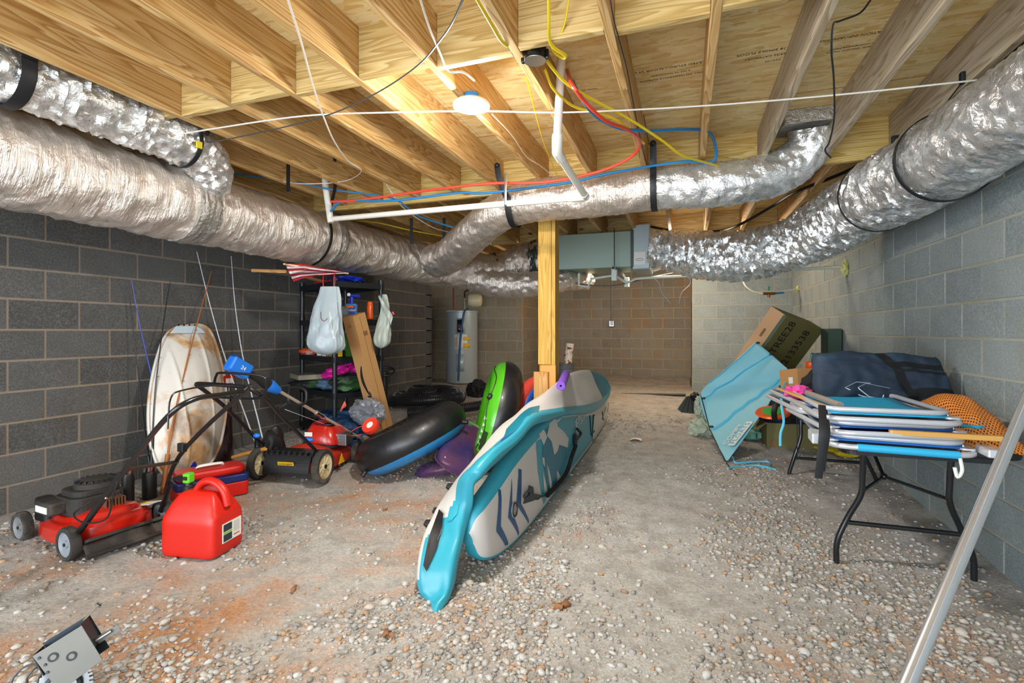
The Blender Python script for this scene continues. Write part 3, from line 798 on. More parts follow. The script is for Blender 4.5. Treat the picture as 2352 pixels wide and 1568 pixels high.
cable('house_cable', 'yellow cable hanging in a long curve from the ceiling box to the right', [PH(1250, 132, 2.5), PH(1300, 190, 2.46), PH(1370, 233, 2.45), PH(1440, 270, 2.44), PH(1520, 322, 2.40), PH(1570, 358, 2.36), PH(1640, 378, 2.38), PH(1698, 398, 2.42)], (.0075, .004), YEL)
cable('house_cable', 'second yellow cable looping below the ceiling box', [PH(1252, 160, 2.5), PH(1272, 205, 2.47), PH(1320, 245, 2.46), PH(1385, 262, 2.45), PH(1430, 285, 2.44), PH(1480, 330, 2.44)], (.007, .004), YEL)
cable('house_cable', 'yellow cable looping in a knot over the top of the white drain pipe', [PH(1260, -60, 2.62), PH(1261, 40, 2.5), PH(1265, 100, 2.45), PH(1300, 128, 2.45), PH(1290, 132, 2.46), PH(1268, 108, 2.46), PH(1295, 60, 2.5), PH(1315, -60, 2.62)], (.0075, .004), YEL)
cable('house_cable', 'yellow cable stapled along the joist left of the ceiling box', [PH(1085, -20, 2.45), PH(1125, 50, 2.45), PH(1150, 92, 2.45), PH(1166, 106, 2.46)], (.007, .004), YEL)
cable('house_cable', 'thin yellow cable dropping from the middle joist to the red tube', [PH(1208, 175, 2.6), PH(1225, 240, 2.55), PH(1250, 330, 2.5), PH(1281, 408, 2.45)], .004, YEL)
cable('house_cable', 'white cable draped from the top edge to the light fixture', [PH(960, -20, 2.44), PH(985, 60, 2.42), PH(1010, 120, 2.42), PH(1030, 162, 2.43), PH(1065, 166, 2.44), PH(1090, 185, 2.46)], (.005, .003), WC)
cable('house_cable', 'white cable sagging from the top edge past the black strap at left', [PH(655, -20, 2.44), PH(690, 90, 2.42), PH(720, 200, 2.42), PH(742, 265, 2.40), PH(768, 325, 2.42), PH(800, 370, 2.44), PH(830, 393, 2.44), PZ(790, 416, 4.1), PZ(700, 422, 4.1), PZ(640, 415, 4.1)], (.005, .003), WC)
cable('house_cable', 'long straight white line crossing the whole room under the joists', [PH(370, 316, 2.42), PH(500, 294, 2.42), PH(700, 266, 2.43), PH(900, 258, 2.44), PH(1100, 255, 2.44), PH(1300, 258, 2.44), PH(1600, 244, 2.44), PH(1900, 220, 2.43), PH(2160, 193, 2.42), PH(2262, 182, 2.42)], .0045, WC)
cable('house_cable', 'dark grey cable hanging in a curve from upper middle to the left duct', [PH(1075, -30, 2.44), PH(1040, 50, 2.42), PH(1005, 100, 2.42), PH(960, 150, 2.40), PH(880, 205, 2.40), PH(790, 250, 2.40), PH(700, 280, 2.41), PH(560, 312, 2.42), PH(470, 328, 2.42), PH(375, 332, 2.42)], (.006, .0035), GC)
cable('house_cable', 'black cable stapled down the joist right of the drain pipe', [PH(1400, -10, 2.455), PH(1412, 55, 2.455), PH(1440, 160, 2.455), PH(1458, 255, 2.455), PH(1478, 350, 2.455), PH(1488, 385, 2.455)], .003, BC)
cable('house_cable', 'black cable dangling with a free end between the right joists', [PH(2000, 0, 2.6), PH(1975, 30, 2.56), PH(1930, 48, 2.46), PH(1913, 58, 2.45), PH(1910, 120, 2.38), PH(1915, 180, 2.33), PH(1916, 270, 2.25), PH(1905, 325, 2.2), PH(1895, 345, 2.18), PH(1908, 362, 2.17)], .004, BC)
cable('house_cable', 'thin white wire along the joist right of the light', [PH(1130, 262, 2.45), PH(1175, 310, 2.45), PH(1210, 360, 2.45), PH(1240, 380, 2.45), PH(1278, 410, 2.45)], .003, WC)
cable('refrigerant_line', 'thick black insulated line sagging over the big silver duct', [PZ(1492, 520, 6.2), PZ(1560, 531, 6.0), PZ(1650, 530, 5.6), PZ(1700, 515, 5.2), PZ(1780, 470, 4.8), PZ(1830, 440, 4.4), PZ(1930, 400, 4.0), PZ(2010, 362, 3.6), PZ(2060, 340, 3.4)], .014, BC)
cable('house_cable', 'yellow cable crossing above the black insulated line at right', [PZ(1400, 500, 6.6), PZ(1560, 490, 6.3), PZ(1755, 456, 5.4), PZ(1900, 412, 4.3), PZ(2000, 360, 3.8), PZ(2110, 305, 3.3)], .005, YEL)
cable('house_cable', 'lower yellow cable behind the big silver duct', [PZ(1500, 560, 7.0), PZ(1640, 512, 6.5), PZ(1760, 480, 6.0), PZ(1860, 463, 5.5), PZ(1900, 448, 5.2)], .006, YEL)
cable('house_cable', 'white wire crossing above the air handler', [PZ(1310, 500, 6.9), PZ(1325, 520, 6.8), PZ(1365, 532, 6.6), PZ(1385, 532, 6.5), PZ(1420, 508, 6.4), PZ(1500, 508, 6.4), PZ(1620, 490, 6.4)], .004, WC)
cable('house_cable', 'yellow cable behind the trunk duct below the drain pipe', [PZ(800, 505, 5.5), PZ(870, 512, 5.6), PZ(950, 530, 5.8), PZ(1050, 545, 6.2), PZ(1190, 548, 6.8)], .006, YEL)
cable('house_cable', 'white cable dropping behind the drain pipe at left centre', [PZ(885, 418, 4.3), PZ(905, 450, 4.4), PZ(930, 480, 4.6), PZ(990, 520, 5.0), PZ(1040, 535, 5.4)], .005, WC)
for a, b, lab in (((1505, 640, 6.3), (1540, 697, 6.3), 'left of two thin grey thermostat wires hanging before the recess'), ((1578, 640, 6.3), (1560, 697, 6.3), 'right of two thin grey thermostat wires hanging before the recess')):
    cable('thermostat_wire', lab, [PZ(a[0] - 16, 520, 6.3), PZ(a[0] - 12 if a[0] < 1550 else a[0], 620, 6.3), PZ(a[0] + 8, 650, 6.3), PZ((a[0] + b[0]) / 2 - 3, 672, 6.3), PZ(*b)], .004, mk('grey_blue_wire', '#8f96ad', .5))
cable('refrigerant_line', 'dark cable sagging below the air handler in front of the recess', [PZ(1290, 642, 6.4), PZ(1340, 653, 6.4), PZ(1410, 655, 6.4), PZ(1500, 636, 6.4), PZ(1590, 620, 6.4)], .009, mk('brown_cable', '#6e6058', .6))
for px, y0, y1, zc, lab in ((662, 376, 440, 4.0, 'short black strap hanging behind the trunk duct at left'), (945, 500, 560, 5.2, 'thin black strap hanging left of the rising branch duct'), (1020, 500, 575, 5.6, 'thin black strap just behind the rising branch duct')):
    q = MB(); a = PZ(px, y0, zc); b = PZ(px, y1, zc); q.box((a + b) / 2, (.035, .004, (a - b).length)); solo('hanger_strap', q, BLK, lab, 'strap', smooth=False)
q = MB(); c = PZ(1598, 512, 7.2); q.add([c + V((-.09, 0, -.13)), c + V((-.02, 0, .08)), c + V((-.01, 0, -.13)), c + V((-.09, .004, -.13)), c + V((-.02, .004, .08)), c + V((-.01, .004, -.13)), c + V((.02, 0, -.13)), c + V((.02, 0, .1)), c + V((.09, 0, -.13)), c + V((.02, .004, -.13)), c + V((.02, .004, .1)), c + V((.09, .004, -.13))],
    [(0, 1, 2), (5, 4, 3), (0, 3, 4, 1), (1, 4, 5, 2), (2, 5, 3, 0), (6, 7, 8), (11, 10, 9), (6, 9, 10, 7), (7, 10, 11, 8), (8, 11, 9, 6)])
solo('hanger_strap', q, BLK, 'pair of black strap ends on a far joist above the silver duct', 'strap', smooth=False)
cable('conduit', 'grey electrical conduit running down the recess wall to the outlet box', [PY(1405, 470, YR - .03), PY(1405, 600, YR - .03), PY(1405, 733, YR - .03)], .012, STEEL)
t = thing('outlet_box', 'small grey outlet box with a white cover on the recess wall', 'outlet', PY(1405, 742, YR - .02))
q = MB(); q.box(PY(1405, 743, YR - .035), (.11, .06, .13)); part('box_body', q, STEEL, t, bev=.01, smooth=False)
q = MB(); q.box(PY(1405, 742, YR - .067), (.06, .008, .09)); part('cover', q, WHITE, t, bev=.003, smooth=False)

# ------------------------------------------------ light and ceiling box
t = thing('ceiling_light', 'round white disc light glowing under a blue electrical box', 'light', LAMP)
gl = bpy.data.materials.new('glowing_disc'); gl.use_nodes = True; b_ = gl.node_tree.nodes['Principled BSDF']; b_.inputs['Emission Color'].default_value = (1, .95, .88, 1); b_.inputs['Emission Strength'].default_value = 40
q = MB(); q.lathe([(.0, -.012), (.06, -.011), (.083, -.004), (.084, .004)], 40, TR(LAMP)); part('diffuser', q, gl, t)
q = MB(); q.lathe([(.084, -.008), (.096, -.006), (.098, .004), (.085, .016), (0, .02)], 40, TR(LAMP), cap=False); part('trim_ring', q, WHITE, t)
q = MB(); q.lathe([(.04, .018), (.042, .05), (.04, .06), (0, .06)], 24, TR(LAMP)); part('electrical_box', q, mk('box_blue', '#2b78b8', .4), t, label='blue plastic box')
t = thing('junction_box', 'round black ceiling junction box with a silver cover', 'junction box', PH(1229, 135, 2.5))
c = PH(1229, 140, 2.44)
q = MB(); q.lathe([(.05, 0), (.052, .02), (.052, .065), (0, .067)], 28, TR(c)); part('box_body', q, mk('black_gloss', '#101214', .2), t)
q = MB(); q.lathe([(0, -.001), (.048, -.001), (.05, .004)], 28, TR(c)); part('cover', q, STEEL, t)
for k in (-1, 1):
    q = MB(); q.box(c + V((.056 * k, 0, .02)), (.015, .02, .04)); part('mounting_ear', q, _M['black_gloss'], t, bev=.003, smooth=False)

# ------------------------------------------------ post
t = thing('wooden_post', 'square yellow treated-pine post standing behind the paddle board', 'post', (-1.11, 4.19, .05))
def grain(name, c, d, mat, parent, **k):
    q = MB(); q.box((0, 0, 0), d); o = part(name, q, mat, parent, loc=True, smooth=False, bev=.004, **k)
    o.location = parent.matrix_basis.inverted() @ V(c); return o
grain('post_timber', (-1.115, 4.19, 1.24), (.14, .14, 2.44), W_POST, t)
q = grain('packer_board', (-1.135, 4.112, 1.68), (.115, .014, 1.05 + .4), W_POST, t)
t2 = thing('scrap_board', 'short pale pine offcut standing against the foot of the wooden post', 'board', (-1.14, 4.07, .05))
grain('board', (-1.155, 4.075, .47), (.125, .038, .87 - .02), W_SCRAP, t2)
t2 = thing('scrap_board', 'orange pine offcut between the post and the shorter offcut', 'board', (-1.1, 4.1, .05))
grain('board', (-1.10, 4.103, .50), (.13, .018, .90), mk('orange_pine', '#d2903f', .6), t2)
# ------------------------------------------------ left side
RED = mk('mower_red', '#bb1c0c', .28, coat=.5, var=.2); REDM = mk('dusty_red', '#c4301c', .5, var=.5, dirt='#7a3324')
TIRE = mk('tyre_rubber', '#33302c', .9, var=.4, bump=.4, dirt='#6c6257'); PL = mk('black_plastic', '#1b1b1c', .45, var=.4); DUST = mk('dusty_black', '#2a2724', .75, var=.5, bump=.2, dirt='#55493d')
BAR = mk('black_tube', '#121213', .28, coat=.3); RIMG = mk('grey_rim', '#8b9299', .55, var=.4, dirt='#6d6558'); RIMC = mk('cream_rim', '#d9caa0', .5, var=.3, dirt='#9a7b52')
LBL = mk('paper_label', '#e6e4dc', .6); CH = mk('chrome', '#c9ccd0', .15, 1, var=.1); BLU = mk('bright_blue', '#1d6fd0', .35); YLW = mk('yellow_label', '#e2b514', .5)
def Ax(c, ax):   # frame with local z along ax
    ax = V(ax).normalized(); x = ax.orthogonal().normalized()
    M = Matrix((x, ax.cross(x), ax)).transposed().to_4x4(); M.translation = V(c); return M
def wheel(parent, c, ax, r, w_, rim, spokes=0, tread=True):
    M = Ax(c, ax)
    q = MB(); n = 48; vs = []; prof = [(r * .72, -w_ / 2), (r * .93, -w_ / 2), (r, -w_ * .3), (r, w_ * .3), (r * .93, w_ / 2), (r * .72, w_ / 2)]
    for k in range(n):
        a = 2 * math.pi * k / n
        for i, (rr, z) in enumerate(prof):
            if tread and i in (2, 3): rr *= 1.0 if (k + (i == 3)) % 2 else .955
            vs.append((rr * math.cos(a), rr * math.sin(a), z))
    q.add(vs, [(k * 6 + i, ((k + 1) % n) * 6 + i, ((k + 1) % n) * 6 + (i + 1) % 6, k * 6 + (i + 1) % 6) for k in range(n) for i in range(6)], M)
    wp = part('wheel', q, TIRE, parent, loc=True)
    q = MB(); q.lathe([(0, -w_ * .42), (r * .2, -w_ * .42), (r * .24, -w_ * .2), (r * .6, -w_ * .2), (r * .74, -w_ * .45), (r * .74, w_ * .45), (r * .6, w_ * .2), (r * .24, w_ * .2), (r * .2, w_ * .42), (0, w_ * .42)], 36, M, cap=False)
    for k in range(spokes):
        q.box((r * .42, 0, 0), (r * .4, r * .07, w_ * .62), M @ Matrix.Rotation(2 * math.pi * k / spokes, 4, 'Z'))
    part('rim', q, rim, wp, loc=True)
    q = MB(); q.lathe([(0, -w_ * .52), (r * .1, -w_ * .52), (r * .12, w_ * .52), (0, w_ * .52)], 12, M); part('hub', q, DARKST, wp, loc=True)
    return wp
# --- front red mower: local x to its left wheel ... y = forward (towards the left wall)
Y1 = Matrix.Translation((-3.06, 1.96, fz(-3.1, 1.9))) @ Matrix.Rotation(R(84), 4, 'Z')
t = thing('lawn_mower', 'low red push mower with a dusty black engine, nearest the left wall front', 'lawn mower', M=Y1)
for x, y, r_ in ((-.235, 0, .09), (.235, 0, .09), (-.225, .53, .088), (.225, .53, .088)): wheel(t, (x, y, r_), (1, 0, 0), r_, .045, RIMG, 0)
def deck(u, v):
    a = 2 * math.pi * v; c_, s_ = math.cos(a), math.sin(a)
    prof = [(1.0, .045), (1.02, .075), (1.0, .115), (.90, .135), (.80, .142), (.72, .165), (.5, .175), (0.02, .175)]
    k = u * (len(prof) - 1); i = min(int(k), len(prof) - 2); f = k - i
    sc = prof[i][0] * (1 - f) + prof[i + 1][0] * f; z = prof[i][1] * (1 - f) + prof[i + 1][1] * f
    sx = .215 * math.copysign(abs(c_) ** .62, c_); sy = .275 * math.copysign(abs(s_) ** .62, s_)
    z += .03 * max(0, -sy / .275) * (1 if z > .1 else 0)
    return V((sx * sc, .23 + sy * sc, z))
q = MB(); q.grid(deck, 22, 64, cv=True, caps=True); part('deck', q, RED, t, loc=True)
q = MB(); q.prism(rrect(.40, .05, .02), .012, Matrix.Translation((0, -.065, .085)) @ Matrix.Rotation(R(-28), 4, 'X')); q.grid(lambda u, v: V((-.21 + .42 * u, -.075 - .05 * v, .085 - .06 * v - .008 * math.sin(9 * u))), 20, 8); part('rear_flap', q, DUST, t, loc=True, solid=.006)
q = MB(); q.tube([(-.215, -.125, .03), (.215, -.125, .03)], .012, 10); part('flap_roll', q, DUST, t, loc=True)
q = MB(); q.prism(rrect(.27, .25, .06), .10, TR((-.02, .26, .17))); q.prism(rrect(.24, .22, .07), .035, TR((-.02, .25, .27))); eng = part('engine', q, DUST, t, loc=True, bev=.008, smooth=False)
q = MB(); q.lathe([(.105, 0), (.10, .025), (.075, .042), (.03, .05), (0, .05)], 32, TR((.0, .24, .305))); part('recoil_cover', q, DUST, eng, loc=True)
q = MB()
for k in range(20): q.box((.078, 0, .036), (.045, .006, .012), TR((.0, .24, .305)) @ Matrix.Rotation(k * math.pi / 10, 4, 'Z'))
part('cooling_fin', q, PL, eng, loc=True, stuff=True)
q = MB(); q.prism(rrect(.12, .17, .02), .07, TR((-.17, .30, .19))); part('air_filter_box', q, DUST, eng, loc=True, bev=.01, smooth=False)
q = MB(); q.prism(rrect(.08, .14, .025), .13, TR((-.15, .43, .12))); part('muffler', q, PL, eng, loc=True, bev=.01, smooth=False)
q = MB(); q.box((-.232, .30, .222), (.004, .12, .035)); part('rating_label', q, LBL, eng, loc=True, smooth=False)
q = MB()
for k in range(7): q.box((-.03 + k * .016, .10, .20), (.006, .06, .09))
part('cylinder_fins', q, mk('rusty_fins', '#6d4a33', .8, .3), eng, loc=True, smooth=False, stuff=True)
q = MB(); q.prism([(-.03, -.1), (.06, -.08), (.07, .08), (-.02, .1)], .003, Matrix.Translation((.16, .05, .166)) @ Matrix.Rotation(R(-12), 4, 'X')); part('deck_sticker', q, LBL, t, loc=True, smooth=False)
q = MB(); q.prism([(.0, .03), (.05, .03), (.07, .09), (.0, .1)], .003, Matrix.Translation((.155, .05, .169)) @ Matrix.Rotation(R(-12), 4, 'X')); part('deck_sticker', q, YLW, t, loc=True, smooth=False)
q = MB(); q.box((-.16, .42, .155), (.05, .03, .002)); part('warning_sticker', q, LBL, t, loc=True, smooth=False)
W2 = lambda p: Y1.inverted() @ p
hA, hB = V((-.215, -.02, .12)), V((.215, -.02, .12))
tA = W2(PZ(385, 957, 2.27)); tA2 = W2(PZ(445, 917, 2.33)); tB = W2(PZ(563, 897, 2.72))
la = W2(PZ(300, 1062, 2.45)); lb = W2(PZ(412, 1047, 2.9))
q = MB(); q.tube(cat([hA, la, tA, tA2, tA2.lerp(tB, .5), tB.lerp(tA2, .06), tB, lb, hB], 6), .0125, 12); part('handle_bar', q, BAR, t, loc=True)
part('lower_handle', MB().tube([hA, la.lerp(tA, -.3)], .016, 12), BAR, t, loc=True); part('lower_handle', MB().tube([hB, hB.lerp(lb, .5)], .016, 12), BAR, t, loc=True)
q = MB(); q.tube([la.lerp(hA, .15), la.lerp(hA, .15).lerp(lb.lerp(hB, .1), .12) + V((0, 0, .02)), lb.lerp(hB, .1)], .010, 10); part('cross_bar', q, mk('brown_tube', '#3b3029', .4), t, loc=True)
b0 = W2(PZ(385, 985, 2.25)); b1 = W2(PZ(392, 915, 2.28)); b2 = W2(PZ(420, 896, 2.35)); b3 = W2(PZ(500, 885, 2.55)); b4 = W2(PZ(590, 890, 2.78))
q = MB(); q.tube(cat([b0, b1, b2, b3, b4], 6), .004, 8); part('control_bail', q, BAR, t, loc=True)
for p_ in (hA.lerp(la, .55), ):
    q = MB(); q.ball(p_ + V((0, -.014, 0)), .008); part('bolt', q, CH, t, loc=True)
q = MB(); q.tube(cat([la.lerp(hA, .2), W2(PZ(262, 1130, 2.5)), W2(PZ(245, 1190, 2.55)), W2(PZ(195, 1200, 2.6)), W2(PZ(170, 1180, 2.65)), W2(PZ(210, 1150, 2.75))], 6), .004, 8); part('throttle_cable', q, BC, t, loc=True)
q = MB(); q.box((0, 0, 0), (.03, .05, .05), Matrix.Translation(lb.lerp(hB, -.15))); part('cable_clip', q, PL, t, loc=True, smooth=False, bev=.004)

# --- gas can
GM = TR((-2.585, 2.10, fz(-2.6, 2.1)), R(10)) @ Matrix.Scale(.92, 4)
t = thing('gas_can', 'bright red plastic fuel can with a green and black spout', 'gas can', M=GM)
RP = mk('red_polythene', '#c81c0b', .42, var=.12, bump=.05); RP.node_tree.nodes['Principled BSDF'].inputs['Subsurface Weight'].default_value = 0.0
def canf(u, v):
    prof = [(0.0, 0.0), (.9, 0), (.97, .008), (1, .03), (1.0, .14), (1.0, .205), (.96, .232), (.72, .305), (.50, .352), (.38, .366), (0, .374)]
    k = u * (len(prof) - 1); i = min(int(k), len(prof) - 2); f = k - i
    sc = prof[i][0] * (1 - f) + prof[i + 1][0] * f; z = prof[i][1] * (1 - f) + prof[i + 1][1] * f
    a = 2 * math.pi * v; c_, s_ = math.cos(a), math.sin(a); e = .25
    x = .185 * math.copysign(abs(c_) ** e, c_); y = .135 * math.copysign(abs(s_) ** e, s_)
    # the can's top ridge runs along x
    if z > .22: return V((x * (sc * .35 + .65 * (1 if sc > .9 else sc ** .5)), y * sc, z))
    return V((x * sc, y * sc, z))
q = MB(); q.grid(canf, 34, 72, cv=True); q.tube(cat([(-.04, .0, .365), (-.01, 0, .405), (.04, 0, .425), (.10, 0, .41), (.15, 0, .36), (.172, 0, .28)], 8), (.028, .022), 16, flat=(0, 1, 0)); part('can_body', q, RP, t, loc=True)
q = MB(); q.blob((.06, 0, .372), (.055, .012, .03), 0, 1, 3); part('grip_recess', q, mk('recess_shade_red', '#8d1206', .6), t, loc=True)  # darker red stands in for the shade inside the grip opening
q = MB(); q.box((.1875, .012, .13), (.003, .16, .115)); lb_ = part('label', q, LBL, t, loc=True, smooth=False, label='white instruction sticker with dark panels')
for z_, y_, w2, h2, c_ in ((.16, -.025, .07, .042, '#24343a'), (.10, -.025, .07, .042, '#24343a'), (.13, -.025, .07, .01, '#7cb82c'), (.145, .05, .05, .065, '#c9c9c4'), (.095, .05, .05, .006, '#c4392c')):
    q = MB(); q.box((.1897, y_, z_), (.001, w2, h2)); part('print', q, mk('print' + c_, c_, .6), lb_, loc=True, smooth=False)
q = MB(); q.lathe([(.03, 0), (.03, .03), (.024, .035), (.022, .05)], 24, Matrix.Translation((-.12, .02, .35))); part('spout_collar', q, PL, t, loc=True)
sp = part('spout', MB().prism(rrect(.05, .055, .014), .06, TR((-.12, .02, .40))), mk('lime_green', '#5fc11c', .4), t, loc=True, smooth=False, bev=.008, label='lime green spout button')
q = MB(); q.box((-.12, -.009, .432), (.03, .003, .022)); part('button_window', q, PL, sp, loc=True, smooth=False)
q = MB(); q.tube([(-.135, .02, .42), (-.19, .03, .42), (-.26, .06, .405)], [.026, .02, .010], 14); part('nozzle', q, PL, t, loc=True)

# --- tackle box and bottles
t = thing('tackle_box', 'red and dark blue plastic tackle box behind the fuel can', 'tool box', M=TR((-3.28, 2.72, fz(-3.3, 2.7)), R(62)))
NVY = mk('navy_plastic', '#12235e', .4); RD2 = mk('red_plastic', '#c6180f', .35)
q = MB(); q.prism(rrect(.46, .25, .03), .10, TR((0, 0, 0))); part('base', q, RD2, t, loc=True, bev=.008, smooth=False)
q = MB(); q.prism(rrect(.47, .26, .04), .055, TR((0, 0, .10))); part('middle_band', q, NVY, t, loc=True, bev=.01, smooth=False)
q = MB(); q.prism(rrect(.44, .20, .05), .06, TR((0, 0, .153))); part('lid', q, RD2, t, loc=True, bev=.02, smooth=False)
q = MB(); q.tube(cat([(-.08, .04, .20), (-.07, -.02, .235), (.07, -.02, .235), (.08, .04, .20)], 5), (.012, .006), 8); part('carry_handle', q, LBL, t, loc=True, label='white carry handle')
q = MB(); q.box((0, -.135, .09), (.05, .012, .05)); part('latch', q, RD2, t, loc=True, smooth=False, bev=.003)
def bottle(name, label, ctg, c, prof, mat, capmat=None, capprof=None, rz=0, group=None, extra=()):
    t = thing(name, label, ctg, c, rz, group)
    q = MB(); q.lathe(prof, 24); part('body', q, mat, t, loc=True)
    if capprof: q = MB(); q.lathe(capprof, 24); part('cap', q, capmat, t, loc=True)
    for nm, pf, mt in extra: q = MB(); q.lathe(pf, 24); part(nm, q, mt, t, loc=True)
    return t
p = PX(330, 1140, -3.62); 
t = bottle('flask', 'slim black flask with a silver collar and hooked handle beside the tackle box', 'flask', (-3.60, 2.36, fz(-3.6, 2.4)), [(0, 0), (.035, 0), (.037, .02), (.037, .2), (.03, .22)], PL, CH, [(.031, .22), (.031, .245), (.02, .25), (0, .25)])
q = MB(); q.tube(cat([(.0, -.035, .24), (-.02, -.07, .22), (-.02, -.07, .12)], 5), .006, 8); part('handle', q, PL, t, loc=True)
t = bottle('bottle', 'black bottle with a red and silver cap behind the tackle box', 'bottle', (-3.62, 2.52, fz(-3.6, 2.4)), [(0, 0), (.045, 0), (.045, .17), (.035, .19)], PL, CH, [(.036, .19), (.04, .195), (.04, .225), (.0, .225)], extra=(('cap_top', [(.035, .225), (.03, .235), (0, .237)], RD2),))
bottle('bottle', 'small glossy blue bottle standing against the dirty white boat hull', 'bottle', (-3.74, 2.92, fz(-3.7, 2.9)), [(0, 0), (.045, 0), (.05, .03), (.05, .15), (.03, .19), (.0, .2)], mk('gloss_blue', '#0f2bb0', .15, coat=1))

# --- dirty white hull leaning on the wall
O = [PX(a, b, x) for a, b, x in ((430, 748, -4.07), (478, 757, -4.07), (508, 838, -4.02), (518, 910, -3.97), (514, 970, -3.9), (498, 1035, -3.84), (462, 1087, -3.75), (425, 1094, -3.72), (385, 1094, -3.72), (358, 1060, -3.76), (343, 1000, -3.84), (342, 920, -3.92), (358, 830, -4.0), (385, 765, -4.07))]
CC = sum(O, V()) / len(O); OO = cat(O, 6, True); nrm = V((1, -.15, .28)).normalized()
def hull(u, v):
    k = v * len(OO); i = int(k) % len(OO); p = OO[i].lerp(OO[(i + 1) % len(OO)], k - int(k))
    r_ = u
    d = .17 * (1 - r_ ** 2.6)
    q_ = CC.lerp(p, r_); yy = (q_ - CC).dot(V((.2, 1, 0)).normalized())
    d += .012 * math.exp(-((abs(yy) - .13) / .012) ** 2) * (1 - r_ ** 6) + .010 * math.exp(-((abs(yy) - .27) / .012) ** 2) * (1 - r_ ** 6)
    return q_ + nrm * d
HT = NT('muddy_white'); gs_ = HT.n('ShaderNodeNewGeometry')
n_ = HT.noise(gs_.outputs['Position'], 2.6, 6, .62, .9); n2_ = HT.noise(gs_.outputs['Position'], 16, 5, .7)
c_ = HT.mix(HT.ramp(n_, [(.50, 0.0), (.60, .9)]), lin('#d7d2c8'), HT.ramp(n2_, [(.3, '#a87238'), (.55, '#cfa067'), (.7, '#dcc09a')]))
c_ = HT.mix(HT.ramp(n2_, [(.62, 0.0), (.72, .8)]), c_, lin('#b57a49')); HT.out(c_, .45); 
t = thing('boat_hull', 'dirty white moulded hull leaning upside down on the left wall behind the rods', 'hull', CC)
q = MB(); q.grid(hull, 40, 200, cv=True); part('hull_shell', q, HT.m, t)
q = MB(); q.tube([OO[k] for k in range(len(OO))], (.018, .012), 8, closed=True); part('rim_lip', q, HT.m, t)
tp = PX(425, 745, -4.05); TT = V((0, 1, 0))
q = MB(); q.prism([(-.15, -.03), (-.12, .0), (-.09, .03), (.08, .035), (.13, .01), (.17, -.03)], .012, frame(PX(428, 757, -4.0), (0, 1, 0), y=(-.1, 0, 1))); part('handle_tab', q, mk('pale_blue_plastic', '#c8dbe4', .4), t, smooth=False, bev=.003)
for k in range(4):
    q = MB(); q.lathe([(0, 0), (.008, 0), (.008, .002)], 12, frame(PX(410 + 12.5 * k, 746, -3.984), (0, 1, 0), y=(-.1, 0, 1)) ); part('rivet', q, PL, t, smooth=False)
MRN = mk('maroon_plastic', '#2c1519', .25, coat=.6)
O2 = [PX(a, b, x) for a, b, x in ((515, 880, -4.08), (530, 900, -4.06), (533, 980, -3.98), (536, 1068, -3.86), (512, 1082, -3.84), (470, 1093, -3.86), (440, 1095, -3.9), (460, 1000, -4.0))]
q = MB(); OO2 = cat(O2, 5, True); C2 = sum(O2, V()) / len(O2)
q.grid(lambda u, v: C2.lerp(OO2[int(v * len(OO2)) % len(OO2)], u) + V((1, 0, .2)) * (.05 * (1 - u ** 3) + .012 * math.cos(30 * ((C2.lerp(OO2[int(v * len(OO2)) % len(OO2)], u)) - C2).y) * (1 - u)), 14, len(OO2), cv=True)
solo('sled', q, MRN, 'glossy dark maroon plastic sled behind the white hull', 'sled', solid=.008)
# --- rods
def rod(label, pts, r0, mat, guides=5, reel=False, hm=None):
    t = thing('fishing_rod', label, 'fishing rod', pts[0]); P = cat(pts, 10); n = len(P)
    q = MB(); q.tube(P, [r0 * (1 - .75 * i / (n - 1)) + .0008 for i in range(n)], 8); part('blank', q, mat, t)
    q = MB(); q.tube([P[0], P[max(2, n // 6)]], r0 * 1.9, 10); part('grip', q, hm or PL, t)
    for k in range(guides):
        f = .35 + .6 * k / guides; i = int(f * (n - 1)); d = (P[min(i + 1, n - 1)] - P[i]).normalized()
        q = MB(); s_ = .012 * (1 - .5 * f); M = frame(P[i] + V((1, 0, 0)) * s_, (0, 1, 0), y=(0, 0, 1)); q.tube([(s_ * math.cos(a * .7), s_ * math.sin(a * .7), 0) for a in range(9)], .0012, 5, closed=True, M=Ax(P[i] + V((s_, 0, 0)), d)); part('line_guide', q, DARKST, t)
    if reel:
        c = P[max(2, n // 6)] + V((.06, -.03, 0)); rl = MB(); rl.tube([c + V((0, 0, -.035)), c + V((0, 0, .0)), c + V((0, 0, .035))], [.03, .022, .03], 20); o_ = part('reel', rl, DARKST, t)
        q = MB(); q.tube([c + V((0, 0, .035)), c + V((0, 0, .055))], .028, 20); part('spool', q, CH, o_)
        q = MB(); q.tube(cat([c, c + V((.03, .05, -.02)), c + V((.05, .08, .02))], 4), .006, 8); q.ball(c + V((.05, .085, .02)), .012); part('crank', q, WHITE, o_)
        q = MB(); q.tube([P[max(2, n // 6)], c], .008, 8); part('reel_foot', q, PL, o_)
    return t
fl = lambda px, x: (lambda p: V((x, p.y, fz(x, p.y))))(PX(px, 1100, x))
DK, BR, BW, WR = mk('rod_black', '#1d1d1f', .35), mk('rod_bamboo', '#a8642a', .4), mk('rod_blue', '#2a3f9c', .3), mk('rod_white', '#d2d6da', .3)
rod('thin black rod with a green lure, leftmost of the rods on the left wall', [fl(352, -3.85) , PX(334, 1000, -3.95), PX(318, 860, -4.02), PX(306, 760, -4.08), PX(294, 655, -4.12)], .006, DK)
rod('dark blue rod crossing just right of the leftmost black rod', [fl(398, -3.78), PX(375, 970, -3.9), PX(345, 850, -4.0), PX(320, 740, -4.07), PX(302, 640, -4.12)], .007, BW)
rod('black rod leaning left in front of the edge of the white hull', [fl(345, -3.72), PX(355, 920, -3.88), PX(368, 800, -3.98), PX(380, 710, -4.07), PX(391, 646, -4.12)], .006, DK)
